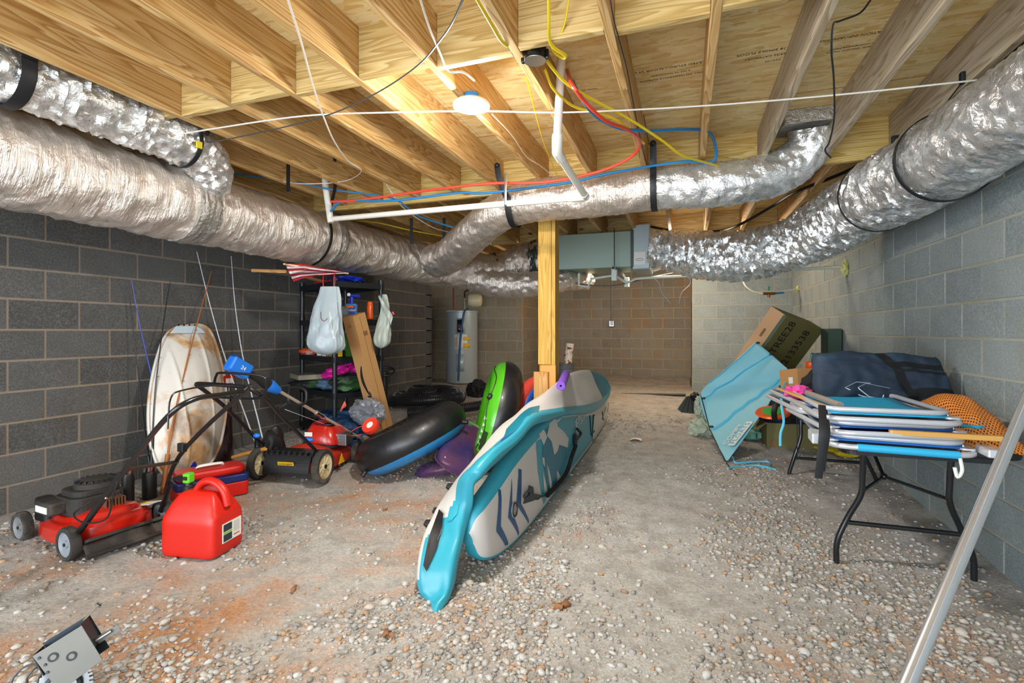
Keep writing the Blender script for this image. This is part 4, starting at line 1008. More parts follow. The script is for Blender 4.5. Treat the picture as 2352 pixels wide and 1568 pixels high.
rod('brown bamboo-coloured rod crossing the middle of the white hull', [fl(373, -3.62), PX(395, 985, -3.72), PX(425, 850, -3.84), PX(455, 735, -3.96), PX(486, 622, -4.10)], .009, BR, hm=BR)
rod('white fishing rod with a silver reel, its tip farther left', [fl(598, -3.72), PX(575, 985, -3.82), PX(520, 830, -3.95), PX(485, 710, -4.05), PX(452, 578, -4.12)], .007, WR, reel=True)
rod('white fishing rod with a reel, standing nearly upright below the trunk duct', [fl(612, -3.62), PX(598, 985, -3.75), PX(560, 830, -3.92), PX(540, 700, -4.05), PX(531, 588, -4.12)], .007, WR, reel=True)
q = MB(); q.tube([PX(535, 1050, -3.62), PX(610, 1030, -3.2)], .016, 12); solo('garden_tool', q, mk('varnished_wood', '#c98a3e', .4), 'varnished wooden tool handle on the ground left of the black mower', 'tool')
q = MB(); q.tube([V((-4.0, 3.75, 0.11)), PX(505, 900, -4.03)], .004, 6); q.box(PX(540, 880, -3.98), (.01, .12, .07)); 
t = thing('marker_flag', 'small red and white price flag above the rods', 'sign', PX(540, 880, -3.98)); part('flag', MB().box(PX(526, 872, -3.98), (.008, .10, .085)), RD2, t, smooth=False); part('white_panel', MB().box(PX(527, 874, -3.974), (.004, .075, .045)), LBL, t, smooth=False)
part('flag_stick', MB().tube([PX(526, 880, -3.99), V((-4.0, PX(526, 880, -3.99).y, .12))], .004, 6), WHITE, t)

# --- second mower
M2 = Matrix.Translation((-3.0, 3.21, fz(-3, 3.2))) @ Matrix.Rotation(R(9), 4, 'Z')
t = thing('lawn_mower', 'red and black mower with tall cream-rimmed rear wheels, rear towards the camera', 'lawn mower', M=M2)
for x in (-.28, .28): wheel(t, (x, 0, .135), (1, 0, 0), .135, .055, RIMC, 9)
for x in (-.24, .26): wheel(t, (x, .62, .10), (1, 0, 0), .10, .05, PL, 0)
def deck2(u, v):
    p = deck(u, v); return V((p.x * 1.1, .38 + (p.y - .23) * 1.05, p.z * 1.15 + .01))
q = MB(); q.grid(deck2, 22, 64, cv=True, caps=True); part('deck', q, REDM, t, loc=True)
q = MB(); q.grid(lambda u, v: V((-.2 + .4 * u, -.02 - .06 * math.sin(v * 1.6), .23 - .16 * v)), 6, 8); q.box((0, .05, .2), (.4, .12, .09)); part('rear_door', q, PL, t, loc=True, bev=.006, smooth=False)
q = MB()
for k in range(8): q.box((-.18 + .05 * k, -.03, .235), (.012, .05, .02))
part('door_rib', q, PL, t, loc=True, smooth=False, stuff=True)
Ms = frame((.0, -.062, .145), (1, 0, 0), y=(0, -.25, 1))
sk = part('warning_sticker', MB().prism([(-.07, -.03), (.07, -.03), (.07, .03), (-.07, .03)], .003, Ms), YLW, t, loc=True, smooth=False)
part('print', text_mb('AVOID INJURY', .018, Ms @ Matrix.Translation((0, .012, .004))), PL, sk, loc=True); part('print', text_mb('KEEP CLEAR', .018, Ms @ Matrix.Translation((0, -.014, .004))), PL, sk, loc=True)
q = MB(); q.blob((-.21, .08, .27), (.07, .10, .14), .3, 2.5, 3, ridge=True); part('drive_cover', q, PL, t, loc=True)
q = MB(); q.prism(rrect(.30, .28, .08), .07, TR((.07, .42, .20))); eng = part('engine', q, PL, t, loc=True, bev=.01, smooth=False)
q = MB(); q.grid(lambda u, v: V((.07 + (1 - .35 * u * u) * .16 * math.copysign(abs(math.cos(2 * math.pi * v)) ** .6, math.cos(2 * math.pi * v)), .42 + (1 - .35 * u * u) * .16 * math.copysign(abs(math.sin(2 * math.pi * v)) ** .6, math.sin(2 * math.pi * v)), .25 + .14 * u - .02 * math.cos(6.3 * v))), 10, 40, cv=True, caps=True); part('engine_shroud', q, RED, eng, loc=True)
q = MB(); q.lathe([(.05, 0), (.05, .01), (.02, .016), (0, .016)], 20, TR((.10, .40, .388))); part('recoil_grille', q, PL, eng, loc=True)
q = MB(); q.box((-.01, .262, .325), (.07, .006, .035)); part('rating_label', q, LBL, eng, loc=True, smooth=False)
q = MB(); q.box((.24, .40, .27), (.11, .12, .10));
for k in range(4): q.box((.24, .336, .235 + .022 * k), (.09, .008, .006))
part('muffler_guard', q, STEEL, eng, loc=True, smooth=False, bev=.006)
q = MB(); q.prism([(-.05, 0), (.05, 0), (0, .08)], .003, frame((.285, .28, .09), (0, 1, 0), y=(0, 0, 1))); part('danger_sticker', q, YLW, t, loc=True, smooth=False)
q = MB(); q.ball((.0, .25, .21), (.06, .06, .03)); part('fuel_cap', q, BLU, t, loc=True)
w2 = lambda p: M2.inverted() @ p
hL, hR = V((-.25, .02, .26)), V((.25, .02, .22))
q = MB(); cl, cr = w2(PZ(452, 884, 3.25)), w2(PZ(572, 892, 3.15))
q.tube(cat([hL, w2(PZ(525, 942, 3.6)), w2(PZ(470, 897, 3.3)), cl, cl.lerp(cr, .1) + V((0, 0, .01)), cl.lerp(cr, .8) + V((0, 0, .01)), cr, w2(PZ(612, 918, 3.25)), w2(PZ(655, 965, 3.6)), hR], 7), .0135, 12); part('handle_bar', q, BAR, t, loc=True)
q = MB(); q.tube(cat([w2(PZ(492, 880, 3.25)), w2(PZ(497, 862, 3.22)), w2(PZ(510, 856, 3.2)), w2(PZ(595, 862, 3.15)), w2(PZ(612, 875, 3.15)), w2(PZ(608, 905, 3.18)), w2(PZ(585, 915, 3.2)), w2(PZ(500, 912, 3.3))], 6), .008, 10); part('control_bail', q, BAR, t, loc=True)
q = MB(); q.tube([w2(PZ(640, 938, 3.45)), w2(PZ(660, 926, 3.45))], .013, 10); part('starter_grip', q, PL, t, loc=True)
q = MB(); q.tube([w2(PZ(655, 940, 3.45)), V((.08, .38, .39))], .002, 5); part('starter_rope', q, WHITE, t, loc=True)
q = MB(); q.ball(w2(PZ(708, 1010, 3.95)), (.05, .02, .02)); part('handle_knob', q, BLU, t, loc=True, label='blue handle knob')
q = MB(); q.ball(w2(PZ(590, 1000, 3.9)), (.03, .02, .02)); part('handle_knob', q, BLU, t, loc=True, label='blue handle knob')

# --- string trimmer
h0, h1 = PZ(838, 1012, 4.72), PZ(528, 832, 3.55)
t = thing('string_trimmer', 'blue cordless string trimmer leaning across the second mower', 'trimmer', h0)
D = (h1 - h0); L = D.length; D.normalize(); side = D.cross(UP).normalized(); up = side.cross(D)
at = lambda f, a=0, b=0: h0 + D * (L * f) + side * a + up * b
q = MB(); q.tube([at(.03), at(.72)], .0125, 14); part('shaft', q, mk('champagne_tube', '#c9b9a4', .3, .5), t)
q = MB(); q.tube([at(.36), at(.38), at(.40), at(.43)], [.018, .024, .018, .022], 12); part('coupler', q, CH, t)
q = MB(); q.tube([at(.72), at(.78), at(.84), at(.90)], [.035, .045, .028, .026], 12); part('grip', q, PL, t)
q = MB(); q.tube([at(.70), at(.76), at(.80)], [.028, .05, .03], 12); part('trigger_housing', q, BLU, t)
q = MB(); q.box((0, 0, 0), (.17, .085, .11), frame(at(.95), D, up)); bt = part('battery', q, BLU, t, bev=.015, smooth=False, label='bright blue battery')
q = MB()
for k in range(4): q.box((-.04 + .03 * k + .03, -.0, .058), (.012, .05, .006), frame(at(.95), D, up))
part('vent_slot', q, mk('deep_blue', '#0c3f8a', .5), bt, smooth=False, stuff=True)
part('print', text_mb('24', .04, frame(at(.945) - side * .0445 * (1 if side.dot(FWD) > 0 else -1), -D, y=up) @ Matrix.Translation((0, 0, .0)), .0015), WHITE, bt)
q = MB(); cc = at(.56, 0, .0); q.tube(cat([cc - up * .02, cc + side * .10 + up * .0 + D * .02, cc + side * .09 + up * .08 + D * .06, cc + up * .10 + D * .08, cc - side * .09 + up * .08 + D * .06, cc - side * .10 + up * .0 + D * .02], 6, True), .011, 10, closed=True); part('loop_handle', q, PL, t)
q = MB(); q.tube([at(.0, 0, .04), at(.0, 0, -.06)], [.035, .04], 16); q.tube([at(-.02, 0, -.06), at(-.02, 0, -.09)], [.045, .04], 16); part('cutting_head', q, mk('grey_head', '#8b8578', .6), t)
gd = MB(); gc = at(.06, 0, -.03)
gd.grid(lambda u, v: gc + D * (.02 + .0 * u) + (D * (-.02 - .11 * u) * 1.0 + side * (.17 * (v - .5) * 2 * (.35 + .65 * u))) + up * (-.07 * u - .05 * (2 * (v - .5)) ** 2 * u), 10, 16)
part('guard', gd, mk('translucent_blue', '#3d6fbe', .35, alpha=.9), t, solid=.005)
t.rotation_euler.x += 0
# ------------------------------------------------ paddle boards
TQ = mk('turquoise_vinyl', '#2f93a6', .38, var=.12); TQD = mk('deep_turquoise', '#0b6f86', .4, var=.08); WV = mk('white_vinyl', '#c4bfb9', .42, var=.1); NB = mk('navy_print', '#0d4a78', .45)
FIN = mk('black_rubber', '#151517', .5)
def slab(sec, th, nu, nv, wr=0, seed=0):
    """sec: list of (edgeA, edgeB) points; a pillow-edged slab lofted through them. Returns surface fn and mesh grid"""
    A = cat([a for a, b in sec], nu); B = cat([b for a, b in sec], nu); n = len(A)
    def ctr(i):
        a, b = A[i], B[i]; T = (A[min(i + 1, n - 1)] + B[min(i + 1, n - 1)] - A[max(i - 1, 0)] - B[max(i - 1, 0)]).normalized()
        X = (b - a); w_ = X.length; X = X.normalized() if w_ > 1e-6 else V((0, 0, 1)); N = X.cross(T).normalized(); return a, b, X, N, w_
    def fn(u, v):   # u along 0..1, v across 0..1 (edge A to edge B), on the +N face
        f = u * (n - 1); i = min(int(f), n - 2); f -= i
        out = []
        for k in (i, i + 1):
            a, b, X, N, w_ = ctr(k); h = th / 2 * min(1, 4 * k / n + .5, 4 * (n - 1 - k) / n + .5)
            s = 1 - abs(2 * v - 1) ** 5
            d = h * s ** .5 if s > 0 else 0
            w2 = wr * noise.noise(V((k * .88 / nu + seed, v * 2.2, 0))) if wr else 0
            out.append((a.lerp(b, v) + N * (d + w2), N))
        return out[0][0].lerp(out[1][0], f), out[0][1]
    def both(side):
        mb = MB(); vs = []; m = nv
        for i in range(n):
            a, b, X, N, w_ = ctr(i); h = th / 2 * min(1, 4 * i / n + .5, 4 * (n - 1 - i) / n + .5)
            for k in range(2 * m):
                ang = 2 * math.pi * k / (2 * m); c_, s_ = math.cos(ang), math.sin(ang)
                v = .5 - .5 * math.copysign(abs(c_) ** .55, c_)
                d = h * math.copysign(abs(s_) ** .55, s_)
                w2 = wr * noise.noise(V((i * .88 / nu + seed, v * 2.2, 0))) if wr else 0
                vs.append(a.lerp(b, v) + N * (d + w2))
        fs = [(i * 2 * m + k, i * 2 * m + (k + 1) % (2 * m), (i + 1) * 2 * m + (k + 1) % (2 * m), (i + 1) * 2 * m + k) for i in range(n - 1) for k in range(2 * m)]
        fs += [tuple(range(2 * m)), tuple(range((n - 1) * 2 * m, n * 2 * m))]
        mb.add(vs, fs)
        mats = []
        for f in mb.f:
            k = min(x % (2 * m) for x in f) if max(x % (2 * m) for x in f) - min(x % (2 * m) for x in f) < m else 0
            mats.append(side(k / (2 * m), f[0] // (2 * m) / n))
        mb.m = mats
        return mb
    return fn, both
XA = -.93
SA = [(2.30, -1.025, .16, .22), (2.33, -1.02, .09, .30), (2.40, -1.0, .045, .36), (2.55, -.985, .012, .42), (2.8, -.965, .0, .515), (3.2, -.95, .0, .58), (3.6, -.94, .0, .60), (4.0, -.93, .0, .57), (4.4, -.925, .0, .52), (4.8, -.92, .0, .44), (5.2, -.92, .0, .40), (5.6, -.92, .0, .40), (5.95, -.93, .03, .44), (6.15, -.94, .15, .42), (6.2, -.945, .25, .36)]
sec = [(V((x - .03, y, zt + fz(x, y))), V((x, y, zb + fz(x, y) + .006))) for y, x, zb, zt in SA]
fA, bA = slab(sec, .13, 8, 18)
t = thing('paddle_board', 'turquoise and white inflatable paddle board standing on its long edge, fin side to the right', 'paddle board', (-.95, 3.5, 0))
def sideA(k, u):   # k around: 0..0.5 one face, .5..1 other
    e = abs(((k * 4) % 2) - 1)
    return 0 if e > .62 or u < .012 else 1
mb = bA(lambda k, u: 0 if (abs(math.cos(2 * math.pi * k)) ** .55 > .86) else 1)
part('board', mb, [TQ, WV], t)
# which way does the +N face point?
p_, n_ = fA(.4, .5); FLIP = 1 if n_.x > 0 else -1
def face(u, v):
    p, n = fA(u, v)
    if FLIP < 0:
        a = p - n * 0; 
    return p, n
def dA(name, poly, mat, cuts=4, off=.0025, label=None):
    return part(name, decal(poly, face, cuts, off), mat, t, label=label)
UA = lambda y: next(((i + (y - SA[i][0]) / (SA[i + 1][0] - SA[i][0])) / (len(SA) - 1) for i in range(len(SA) - 1) if SA[i][0] <= y <= SA[i + 1][0]), 1)
# pixel -> (u, v) on the standing face (used to lay the printed graphics out)
def uvA(px, py):
    best = None
    for a in range(0, 121):
        for b in (0,):
            u = a / 120; p0_, _ = fA(u, .03); p1_, _ = fA(u, .97)
            r0 = ray(px, py)
            def pj(p):
                d = p - CAM; z = d.dot(FWD); return 1176 + 1147 * d.dot(RGT) / z, 760 - 1147 * d.z / z
            x0, y0 = pj(p0_); x1, y1 = pj(p1_)
            vv = (py - y0) / (y1 - y0 + 1e-9); xx = x0 + (x1 - x0) * vv
            e = abs(xx - px)
            if best is None or e < best[0]: best = (e, u, .03 + .94 * vv)
    return best[1], min(.985, max(.01, best[2]))
S9 = lambda pts: [uvA(900 + x / 2.903, 900 + y / 2.903) for x, y in pts]
for P_ in ([(686, 645), (702, 650), (692, 890), (757, 1005), (752, 1050), (656, 925)], [(762, 572), (774, 578), (768, 795), (828, 932), (824, 960), (734, 832)], [(823, 510), (836, 515), (828, 740), (884, 852), (880, 876), (799, 745)]):
    dA('chevron', S9(P_), NB)
# coloured middle band with jagged shapes
dA('colour_panel', S9([(945, 235), (1330, 150), (1325, 320), (1240, 500), (1110, 690), (1010, 810), (965, 690), (940, 520), (935, 370)]), TQ, 5, .0015)
for P_ in ([(1000, 200), (1060, 190), (1035, 260), (1050, 330), (1110, 400), (1150, 330), (1140, 440), (1110, 520), (1060, 640), (1040, 760), (1010, 640), (975, 440), (985, 330)],):
    dA('jagged_print', S9(P_), TQD, 4, .0025)
for P_ in ([(975, 195), (990, 192), (1000, 300), (985, 355), (960, 300)], [(1035, 190), (1072, 180), (1075, 230), (1120, 260), (1148, 310), (1140, 370), (1085, 350), (1078, 390), (1050, 420), (1035, 330), (1012, 290)], [(965, 432), (985, 440), (985, 500), (968, 470)], [(1000, 480), (1012, 520), (1035, 600), (1055, 755), (1045, 765), (1018, 640)], [(1070, 520), (1095, 560), (1125, 610), (1118, 640), (1085, 680), (1060, 640), (1075, 590)], [(968, 520), (980, 560), (1025, 790), (1015, 800), (975, 640)]):
    dA('white_print', S9(P_), WV, 3, .0035)
dA('rear_band', S9([(1318, 150), (1330, 150), (1330, 320), (1316, 330)]), mk('navy_line', '#213b52', .5), 2, .003)
dA('rear_panel', [uvA(1356, 955), uvA(1398, 935), uvA(1380, 985), uvA(1352, 1030)], WV, 3, .003)
u_, v_ = uvA(1330, 962); pc, nc = fA(u_, v_); ux, vx = uvA(1338, 945); pd, _ = fA(ux, vx)
pa, _ = face(*uvA(1312, 980)); pb, _ = face(*uvA(1340, 946))
Mt = frame(pa.lerp(pb, .5) + nc * .006, pb - pa, nc)
part('lettering', text_mb('JEPSUN', .13, Mt, .0008, sx=1.15), WV, t)
# leash, fin, valve
pf, nf = face(*uvA(1193, 1135)); 
q = MB(); q.prism([(-.05, 0), (.05, 0), (.065, .05), (.05, .055), (-.0, .02)], .012, frame(pf, (pb - pa), nf) @ Matrix.Rotation(R(90), 4, 'X') ); part('side_fin', MB().add([pf + V((0, -.05, -.04)), pf + V((0, .05, -.03)), pf + V((.02, .0, .06)), pf + nf * .06 + V((0, 0, -.03)), pf + nf * .05 + V((0, 0, .05))], [(0, 1, 3), (1, 2, 4, 3), (2, 0, 3, 4), (0, 2, 1)]), FIN, t, smooth=False)
pv, nv_ = face(*uvA(1170, 1169)); Mv = frame(pv, (0, 1, 0), nv_)
q = MB(); q.lathe([(.045, 0), (.045, .006), (.03, .006), (.03, .003), (0, .003)], 28, Mv); part('valve', q, mk('valve_grey', '#8f908c', .4), t)
q = MB(); q.tube([Mv @ V((.037 * math.cos(a * .314), .037 * math.sin(a * .314), .007)) for a in range(20)], .004, 6, closed=True); part('valve_ring', q, FIN, t)
pl = [face(*uvA(1190, 1135)), face(*uvA(1222, 1141)), face(*uvA(1240, 1136)), face(*uvA(1262, 1115)), face(*uvA(1284, 1085)), face(*uvA(1300, 1045)), face(*uvA(1308, 1022)), face(*uvA(1316, 1010))]
PLc = cat([p + n * .02 for p, n in pl], 10)
q = MB(); q.tube([p + n * .016 for p, n in pl[:3]][:2], (.022, .01), 10); part('leash_cuff', q, FIN, t)
rg_ = rings([p + n * .025 for p, n in pl[2:7]], [.012] * 5, .0022)
q = MB(); q.tube([p + (u * math.cos(s / .014 * 2 * math.pi) + w_ * math.sin(s / .014 * 2 * math.pi)) * .014 for p, T, u, w_, r, s in rg_], .0042, 5); part('coiled_leash', q, FIN, t)
q = MB(); q.tube([pl[1][0] + pl[1][1] * .016, pl[2][0] + pl[2][1] * .02], .005, 6); part('leash_cord', q, FIN, t)
q = MB(); p, n = face(*uvA(1311, 1010)); q.blob(p + n * .01, (.02, .06, .055), .2, 3, 3); part('ankle_strap', q, FIN, t)
q = MB(); q.tube(cat([p + n * .02, face(*uvA(1318, 995))[0] + n * .03, face(*uvA(1312, 984))[0] + n * .02], 4), .012, 8); part('ankle_strap', q, FIN, t)
for a, b in (((1346, 953), (1350, 1000)), ((1355, 953), (1351, 1005)), ((1375, 945), (1378, 965)), ((1385, 935), (1374, 962)), ((1392, 925), (1389, 945))):
    pa_, na_ = face(*uvA(*a)); pb_, nb_ = face(*uvA(*b)); part('bungee_cord', MB().tube([pa_ + na_ * .006, pb_ + nb_ * .006], .0045, 6), FIN, t)

# second board draped over the first one
SB = [((990, 1402, -1.10), (1004, 1409, -1.03)), ((970, 1368, -1.17), (1030, 1372, -1.02)), ((963, 1310, -1.21), (1043, 1318, -1.02)), ((968, 1262, -1.24), (1056, 1262, -1.03)), ((986, 1218, -1.26), (1066, 1215, -1.04)), ((1012, 1172, -1.27), (1074, 1160, -1.04)),
      ((1050, 1116, -1.26), (1080, 1104, -1.02)), ((1095, 1062, -1.23), (1105, 1078, -.965)), ((1141, 1007, -1.19), (1147, 1037, -.93)), ((1176, 969, -1.15), (1193, 998, -.905)), ((1210, 938, -1.10), (1236, 965, -.885)), ((1244, 907, -1.03), (1282, 954, -.87)),
      ((1280, 877, -1.0), (1330, 951, -.865)), ((1308, 858, -.98), (1352, 949, -.86)), ((1335, 850, -.96), (1372, 940, -.86)), ((1362, 852, -.93), (1390, 922, -.85)), ((1385, 863, -.89), (1402, 895, -.84))]
sec = [(PX(*a), PX(*b)) for a, b in SB]
fB, bB = slab(sec, .085, 20, 26, wr=.02, seed=4)
t = thing('paddle_board', 'sagging turquoise and white paddle board folded over the top of the standing one', 'paddle board', (-1.05, 2.6, 0))
def matB(k, u):
    c_ = math.cos(2 * math.pi * k); v = .5 - .5 * math.copysign(abs(c_) ** .55, c_)
    th = .15 if u < .2 else (.15 + .6 * (u - .2) / .12 if u < .32 else .78)
    if v > th or (u < .1): return 0
    if u > .90: return 2
    return 1
part('board', bB(matB), [TQ, WV, TQD], t)
pB, nB = fB(.5, .5); sgn = 1 if nB.z > 0 else -1
def faceB(u, v):
    p, n = fB(u, v)
    return p, n
def nearB(px, py):
    best = None
    for a in range(0, 101):
        for b in range(0, 21):
            p, n = fB(a / 100, b / 20); d = p - CAM; z = d.dot(FWD); e = (1176 + 1147 * d.dot(RGT) / z - px) ** 2 + (760 - 1147 * d.z / z - py) ** 2
            if best is None or e < best[0]: best = (e, a / 100, b / 20)
    return best[1], best[2]
def dB(name, pix, mat, off=.004, cuts=4):
    part(name, decal([nearB(*q) for q in pix], lambda u, v: (fB(u, v)[0], fB(u, v)[1] * (1)), cuts, off), mat, t)
dB('colour_panel', [(1165, 985), (1215, 938), (1238, 932), (1240, 952), (1200, 985), (1160, 1015)], TQD)
dB('stripe_print', [(1150, 1010), (1205, 975), (1200, 985), (1150, 1024)], NB, .005)
dB('stripe_print', [(1140, 1025), (1175, 1003), (1172, 1010), (1137, 1036)], NB, .005)
dB('jagged_print', [(1030, 1185), (1045, 1165), (1056, 1158), (1055, 1180), (1040, 1198), (1027, 1200)], TQ, .005)
dB('traction_pad', [(1014, 1172), (1022, 1180), (1020, 1215), (1008, 1262), (985, 1314), (976, 1296), (980, 1262), (992, 1225)], FIN, .012, 4)
for px, py, x in ((1043, 1120, -1.29), (1012, 1176, -1.31), (993, 1205, -1.31)):
    c = PX(px, py, x); q = MB(); q.tube([c + V((.03, 0, 0)), c + V((-.02, 0, .0)), c + V((-.045, -.005, .01))], [.03, .026, .015], 14); part('plug_knob', q, FIN, t)
# noodle on the board
a, b = PZ(1288, 886, 3.62), PZ(1300, 858, 4.35)
t = thing('pool_noodle', 'purple foam pool noodle lying on the white top of the paddle board', 'pool noodle', a)
M = frame(a, (0, 0, 1), z=(b - a)); 
q = MB(); L = (b - a).length; q.lathe([(.008, 0), (.031, 0), (.033, .004), (.033, L), (.008, L)], 28, Ax(a, b - a), cap=False); q.lathe([(.008, 0), (.008, L)], 16, Ax(a, b - a), cap=False); part('foam', q, mk('purple_foam', '#7548b0', .8, bump=.1), t)

# ------------------------------------------------ floats
def torus(c, ax, Rr, r, n=96, m=36, pin=.012, seed=0, sq=1.0):
    M = Ax(c, ax); mb = MB()
    def f(u, v):
        a = 2 * math.pi * u; b = 2 * math.pi * v
        inner = max(0, -math.cos(b)); k = 1 - pin * 10 * inner ** 3 * (abs(math.sin(a * 17 + seed)) ** .5) * .16 - pin * abs(math.sin(a * 29 + seed)) ** 6 * 2 * abs(math.sin(b))
        x = Rr + r * k * math.cos(b); return V((x * math.cos(a), x * math.sin(a), r * k * sq * math.sin(b)))
    mb.grid(f, n, m, True, True, M=M); return mb, M, m
GB = mk('black_vinyl', '#141518', .42, coat=.12, bump=.1, bs=25); CY = mk('cyan_vinyl', '#1a80bd', .3, coat=.5)
c1 = PZ(946, 1003, 4.35); ax1 = V((-.40, -.12, .86))
t = thing('swim_ring', 'big black and light blue swim ring tilted on the ground', 'swim ring', c1 - V((0, 0, .2)))
mb, M, m = torus(c1, ax1, .35, .155, 144, 40, pin=.02)
mb.m = [1 if math.sin(2 * math.pi * ((i % m) + .5) / m) < -.45 else 0 for i in range(len(mb.f))]
part('ring_tube', mb, [GB, CY], t)
for ang in (200, 320):
    q = MB(); q.tube([M @ V((.5 * math.cos(R(ang)), .5 * math.sin(R(ang)), -.06)), M @ V((.54 * math.cos(R(ang)), .54 * math.sin(R(ang)), -.08))], .018, 10); part('rope_tab', q, GB, t)
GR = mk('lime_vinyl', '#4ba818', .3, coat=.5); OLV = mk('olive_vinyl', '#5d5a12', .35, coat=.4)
c2 = PZ(1139, 956, 4.45); ax2 = V((-.90, -.40, .26)); ax2 = ax2.normalized()
t = thing('swim_ring', 'upright black and lime green swim ring printed with an eye and jagged teeth', 'swim ring', c2 - V((0, 0, .45)))
mb, M, m = torus(c2, ax2, .36, .14, 144, 40, seed=2)
mm = []
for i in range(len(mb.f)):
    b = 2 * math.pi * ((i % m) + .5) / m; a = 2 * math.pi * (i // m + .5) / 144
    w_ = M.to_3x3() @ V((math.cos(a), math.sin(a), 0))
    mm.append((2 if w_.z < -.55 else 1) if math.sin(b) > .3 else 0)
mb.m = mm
part('ring_tube', mb, [GB, GR, OLV], t)
def onring(wz_ang, b, off=.002):   # wz_ang: angle in ring plane measured by world up
    upl = (M.to_3x3().inverted() @ V((0, 0, 1))); a0 = math.atan2(upl.y, upl.x); a = a0 + R(wz_ang); b = R(b)
    x = .36 + (.14 + off) * math.cos(b); return M @ V((x * math.cos(a), x * math.sin(a), (.14 + off) * math.sin(b)))
for sg in (1,):
    tests = [(abs((onring(s * 90, 40) - CAM).length), s) for s in (1, -1)]; NS = min(tests)[1]
q = MB(); q.ball(onring(NS * 62, 60), .028); ey = part('printed_eye', q, GB, t)
q = MB(); q.ball(onring(NS * 62, 60, .02), .012); part('pupil', q, OLV, ey)
q = MB(); q.tube(cat([onring(NS * k, 55 + 8 * math.sin(k / 9)) for k in range(4, 130, 7)], 4), .004, 6); part('mouth_line', q, GB, t)
for k in range(5):
    a_, b_ = NS * (86 + k * 7), 62
    q = MB(); q.add([onring(a_ - 2, b_, .004), onring(a_ + 2.5, b_, .004), onring(a_, b_ - 14, .004)], [(0, 1, 2)]); part('printed_tooth', q, WV, t, smooth=False, solid=.001)
q = MB(); q.add([onring(NS * k, 50 - (10 if 0 else 0), .003) for k in (98, 106, 114, 120)] + [onring(NS * k, 30, .003) for k in (120, 114, 106, 98)], [(0, 1, 6, 7), (1, 2, 5, 6), (2, 3, 4, 5)]); part('mouth_shape', q, mk('dark_green_print', '#20360c', .4), t, smooth=False, solid=.001)
# red ring, blue board behind
c3 = PZ(1225, 985, 4.35)
def arcfloat(label, name, pts, r, mat, ctg, flat=None):
    q = MB(); q.tube(cat(pts, 10), r, 20, flat=flat); return solo(name, q, mat, label, ctg)
CR = mk('coral_vinyl', '#e2503f', .3, coat=.4)
arcfloat('coral red inflatable ring section rising behind the folded paddle board', 'pool_float', [PZ(1130, 1035, 4.2), PZ(1165, 980, 4.3), PZ(1185, 930, 4.4), PZ(1212, 890, 4.5), PZ(1240, 872, 4.6), PZ(1262, 880, 4.75)], [.05, .07, .075, .06, .045, .02], CR, 'pool float')
arcfloat('blue foam float between the red float and the pine offcut', 'pool_float', [PZ(1180, 1000, 4.35), PZ(1200, 950, 4.4), PZ(1212, 915, 4.45), PZ(1228, 890, 4.5)], [.05, .055, .05, .03], mk('royal_blue_foam', '#1c56b4', .5), 'pool float')
# translucent purple mat
PT = NT('tinted_vinyl'); PT.out(PT.ramp(PT.noise(PT.coord('Object'), 3, 3), [(.35, '#3f3f86'), (.65, '#7a4f70')]), .15); PT.b.inputs['Transmission Weight'].default_value = .55; PT.b.inputs['Alpha'].default_value = .93; PT.b.inputs['Coat Weight'].default_value = .4; PT.b.inputs['IOR'].default_value = 1.1
t = thing('pool_mat', 'folded translucent purple air mat under the black and blue swim ring', 'pool float', PZ(1030, 1060, 4.1))
for k, (a, b, w_, th) in enumerate(((PZ(1045, 1070, 4.0), PZ(1082, 985, 4.5), .36, .16), (PZ(985, 1075, 4.25), PZ(1045, 1065, 4.2), .40, .12))):
    M = frame((a + b) / 2, b - a, z=(.55, -.75, .35) if k == 0 else (0, 0, 1)); L = (b - a).length + .14
    q = MB(); q.grid(lambda u, v: V((L / 2 * math.copysign(abs(math.cos(2 * math.pi * v)) ** .5, math.cos(2 * math.pi * v)) * math.sin(math.pi * (.02 + .96 * u)) ** .35, w_ / 2 * math.copysign(abs(math.sin(2 * math.pi * v)) ** .5, math.sin(2 * math.pi * v)) * math.sin(math.pi * (.02 + .96 * u)) ** .35, th / 2 * (-math.cos(math.pi * (.02 + .96 * u))) * (1 + .1 * math.sin(24 * v)))), 16, 64, cv=True, M=M, caps=True); part('air_chamber', q, PT.m, t)
    q = MB(); q.tube([M @ V((L / 2 * .98 * x * 2 / L if 0 else x, y, 0)) for x, y in rrect(L, w_, .07)], .006, 6, closed=True); part('welded_seam', q, PT.m, t)

# ------------------------------------------------ corrugated pipe coils
COR = mk('corrugated_black', '#2d2d30', .32)
def corr(pts, r, pitch=.022):
    P = cat(pts, 14); rg = rings(P[::3] + [P[-1]], [r] * len(P[::3] + [P[-1]]), pitch / 4); q = MB()
    q.tube([g[0] for g in rg], [r * (1 + .15 * (1 if (i % 4) < 2 else -1)) for i in range(len(rg))], 18); return q
cc = PZ(988, 905, 6.9); t = thing('drain_hose', 'coil of black corrugated drain pipe on the ground left of the water heater', 'hose', (cc.x, cc.y, .22))
ex = RGT; ey_ = FWD
pts = []
for k in range(0, 30):
    a = k * .52 + 2.6; Rr = .54 - .010 * k + .05 * math.sin(a * .77); pts.append(V((cc.x, cc.y, fz(cc.x, cc.y) + .075 + .0050 * k + .02 * math.sin(k * .37))) + ex * (Rr * math.cos(a)) + ey_ * (Rr * .62 * math.sin(a)))
part('hose', corr(pts, .066), COR, t)
solo('drain_hose', corr([PZ(938, 948, 6.0), PZ(980, 944, 6.0), PZ(1040, 940, 6.1), PZ(1110, 930, 6.2), PZ(1160, 925, 6.3)], .055), COR, 'straight length of black corrugated pipe lying in front of the coil', 'hose')
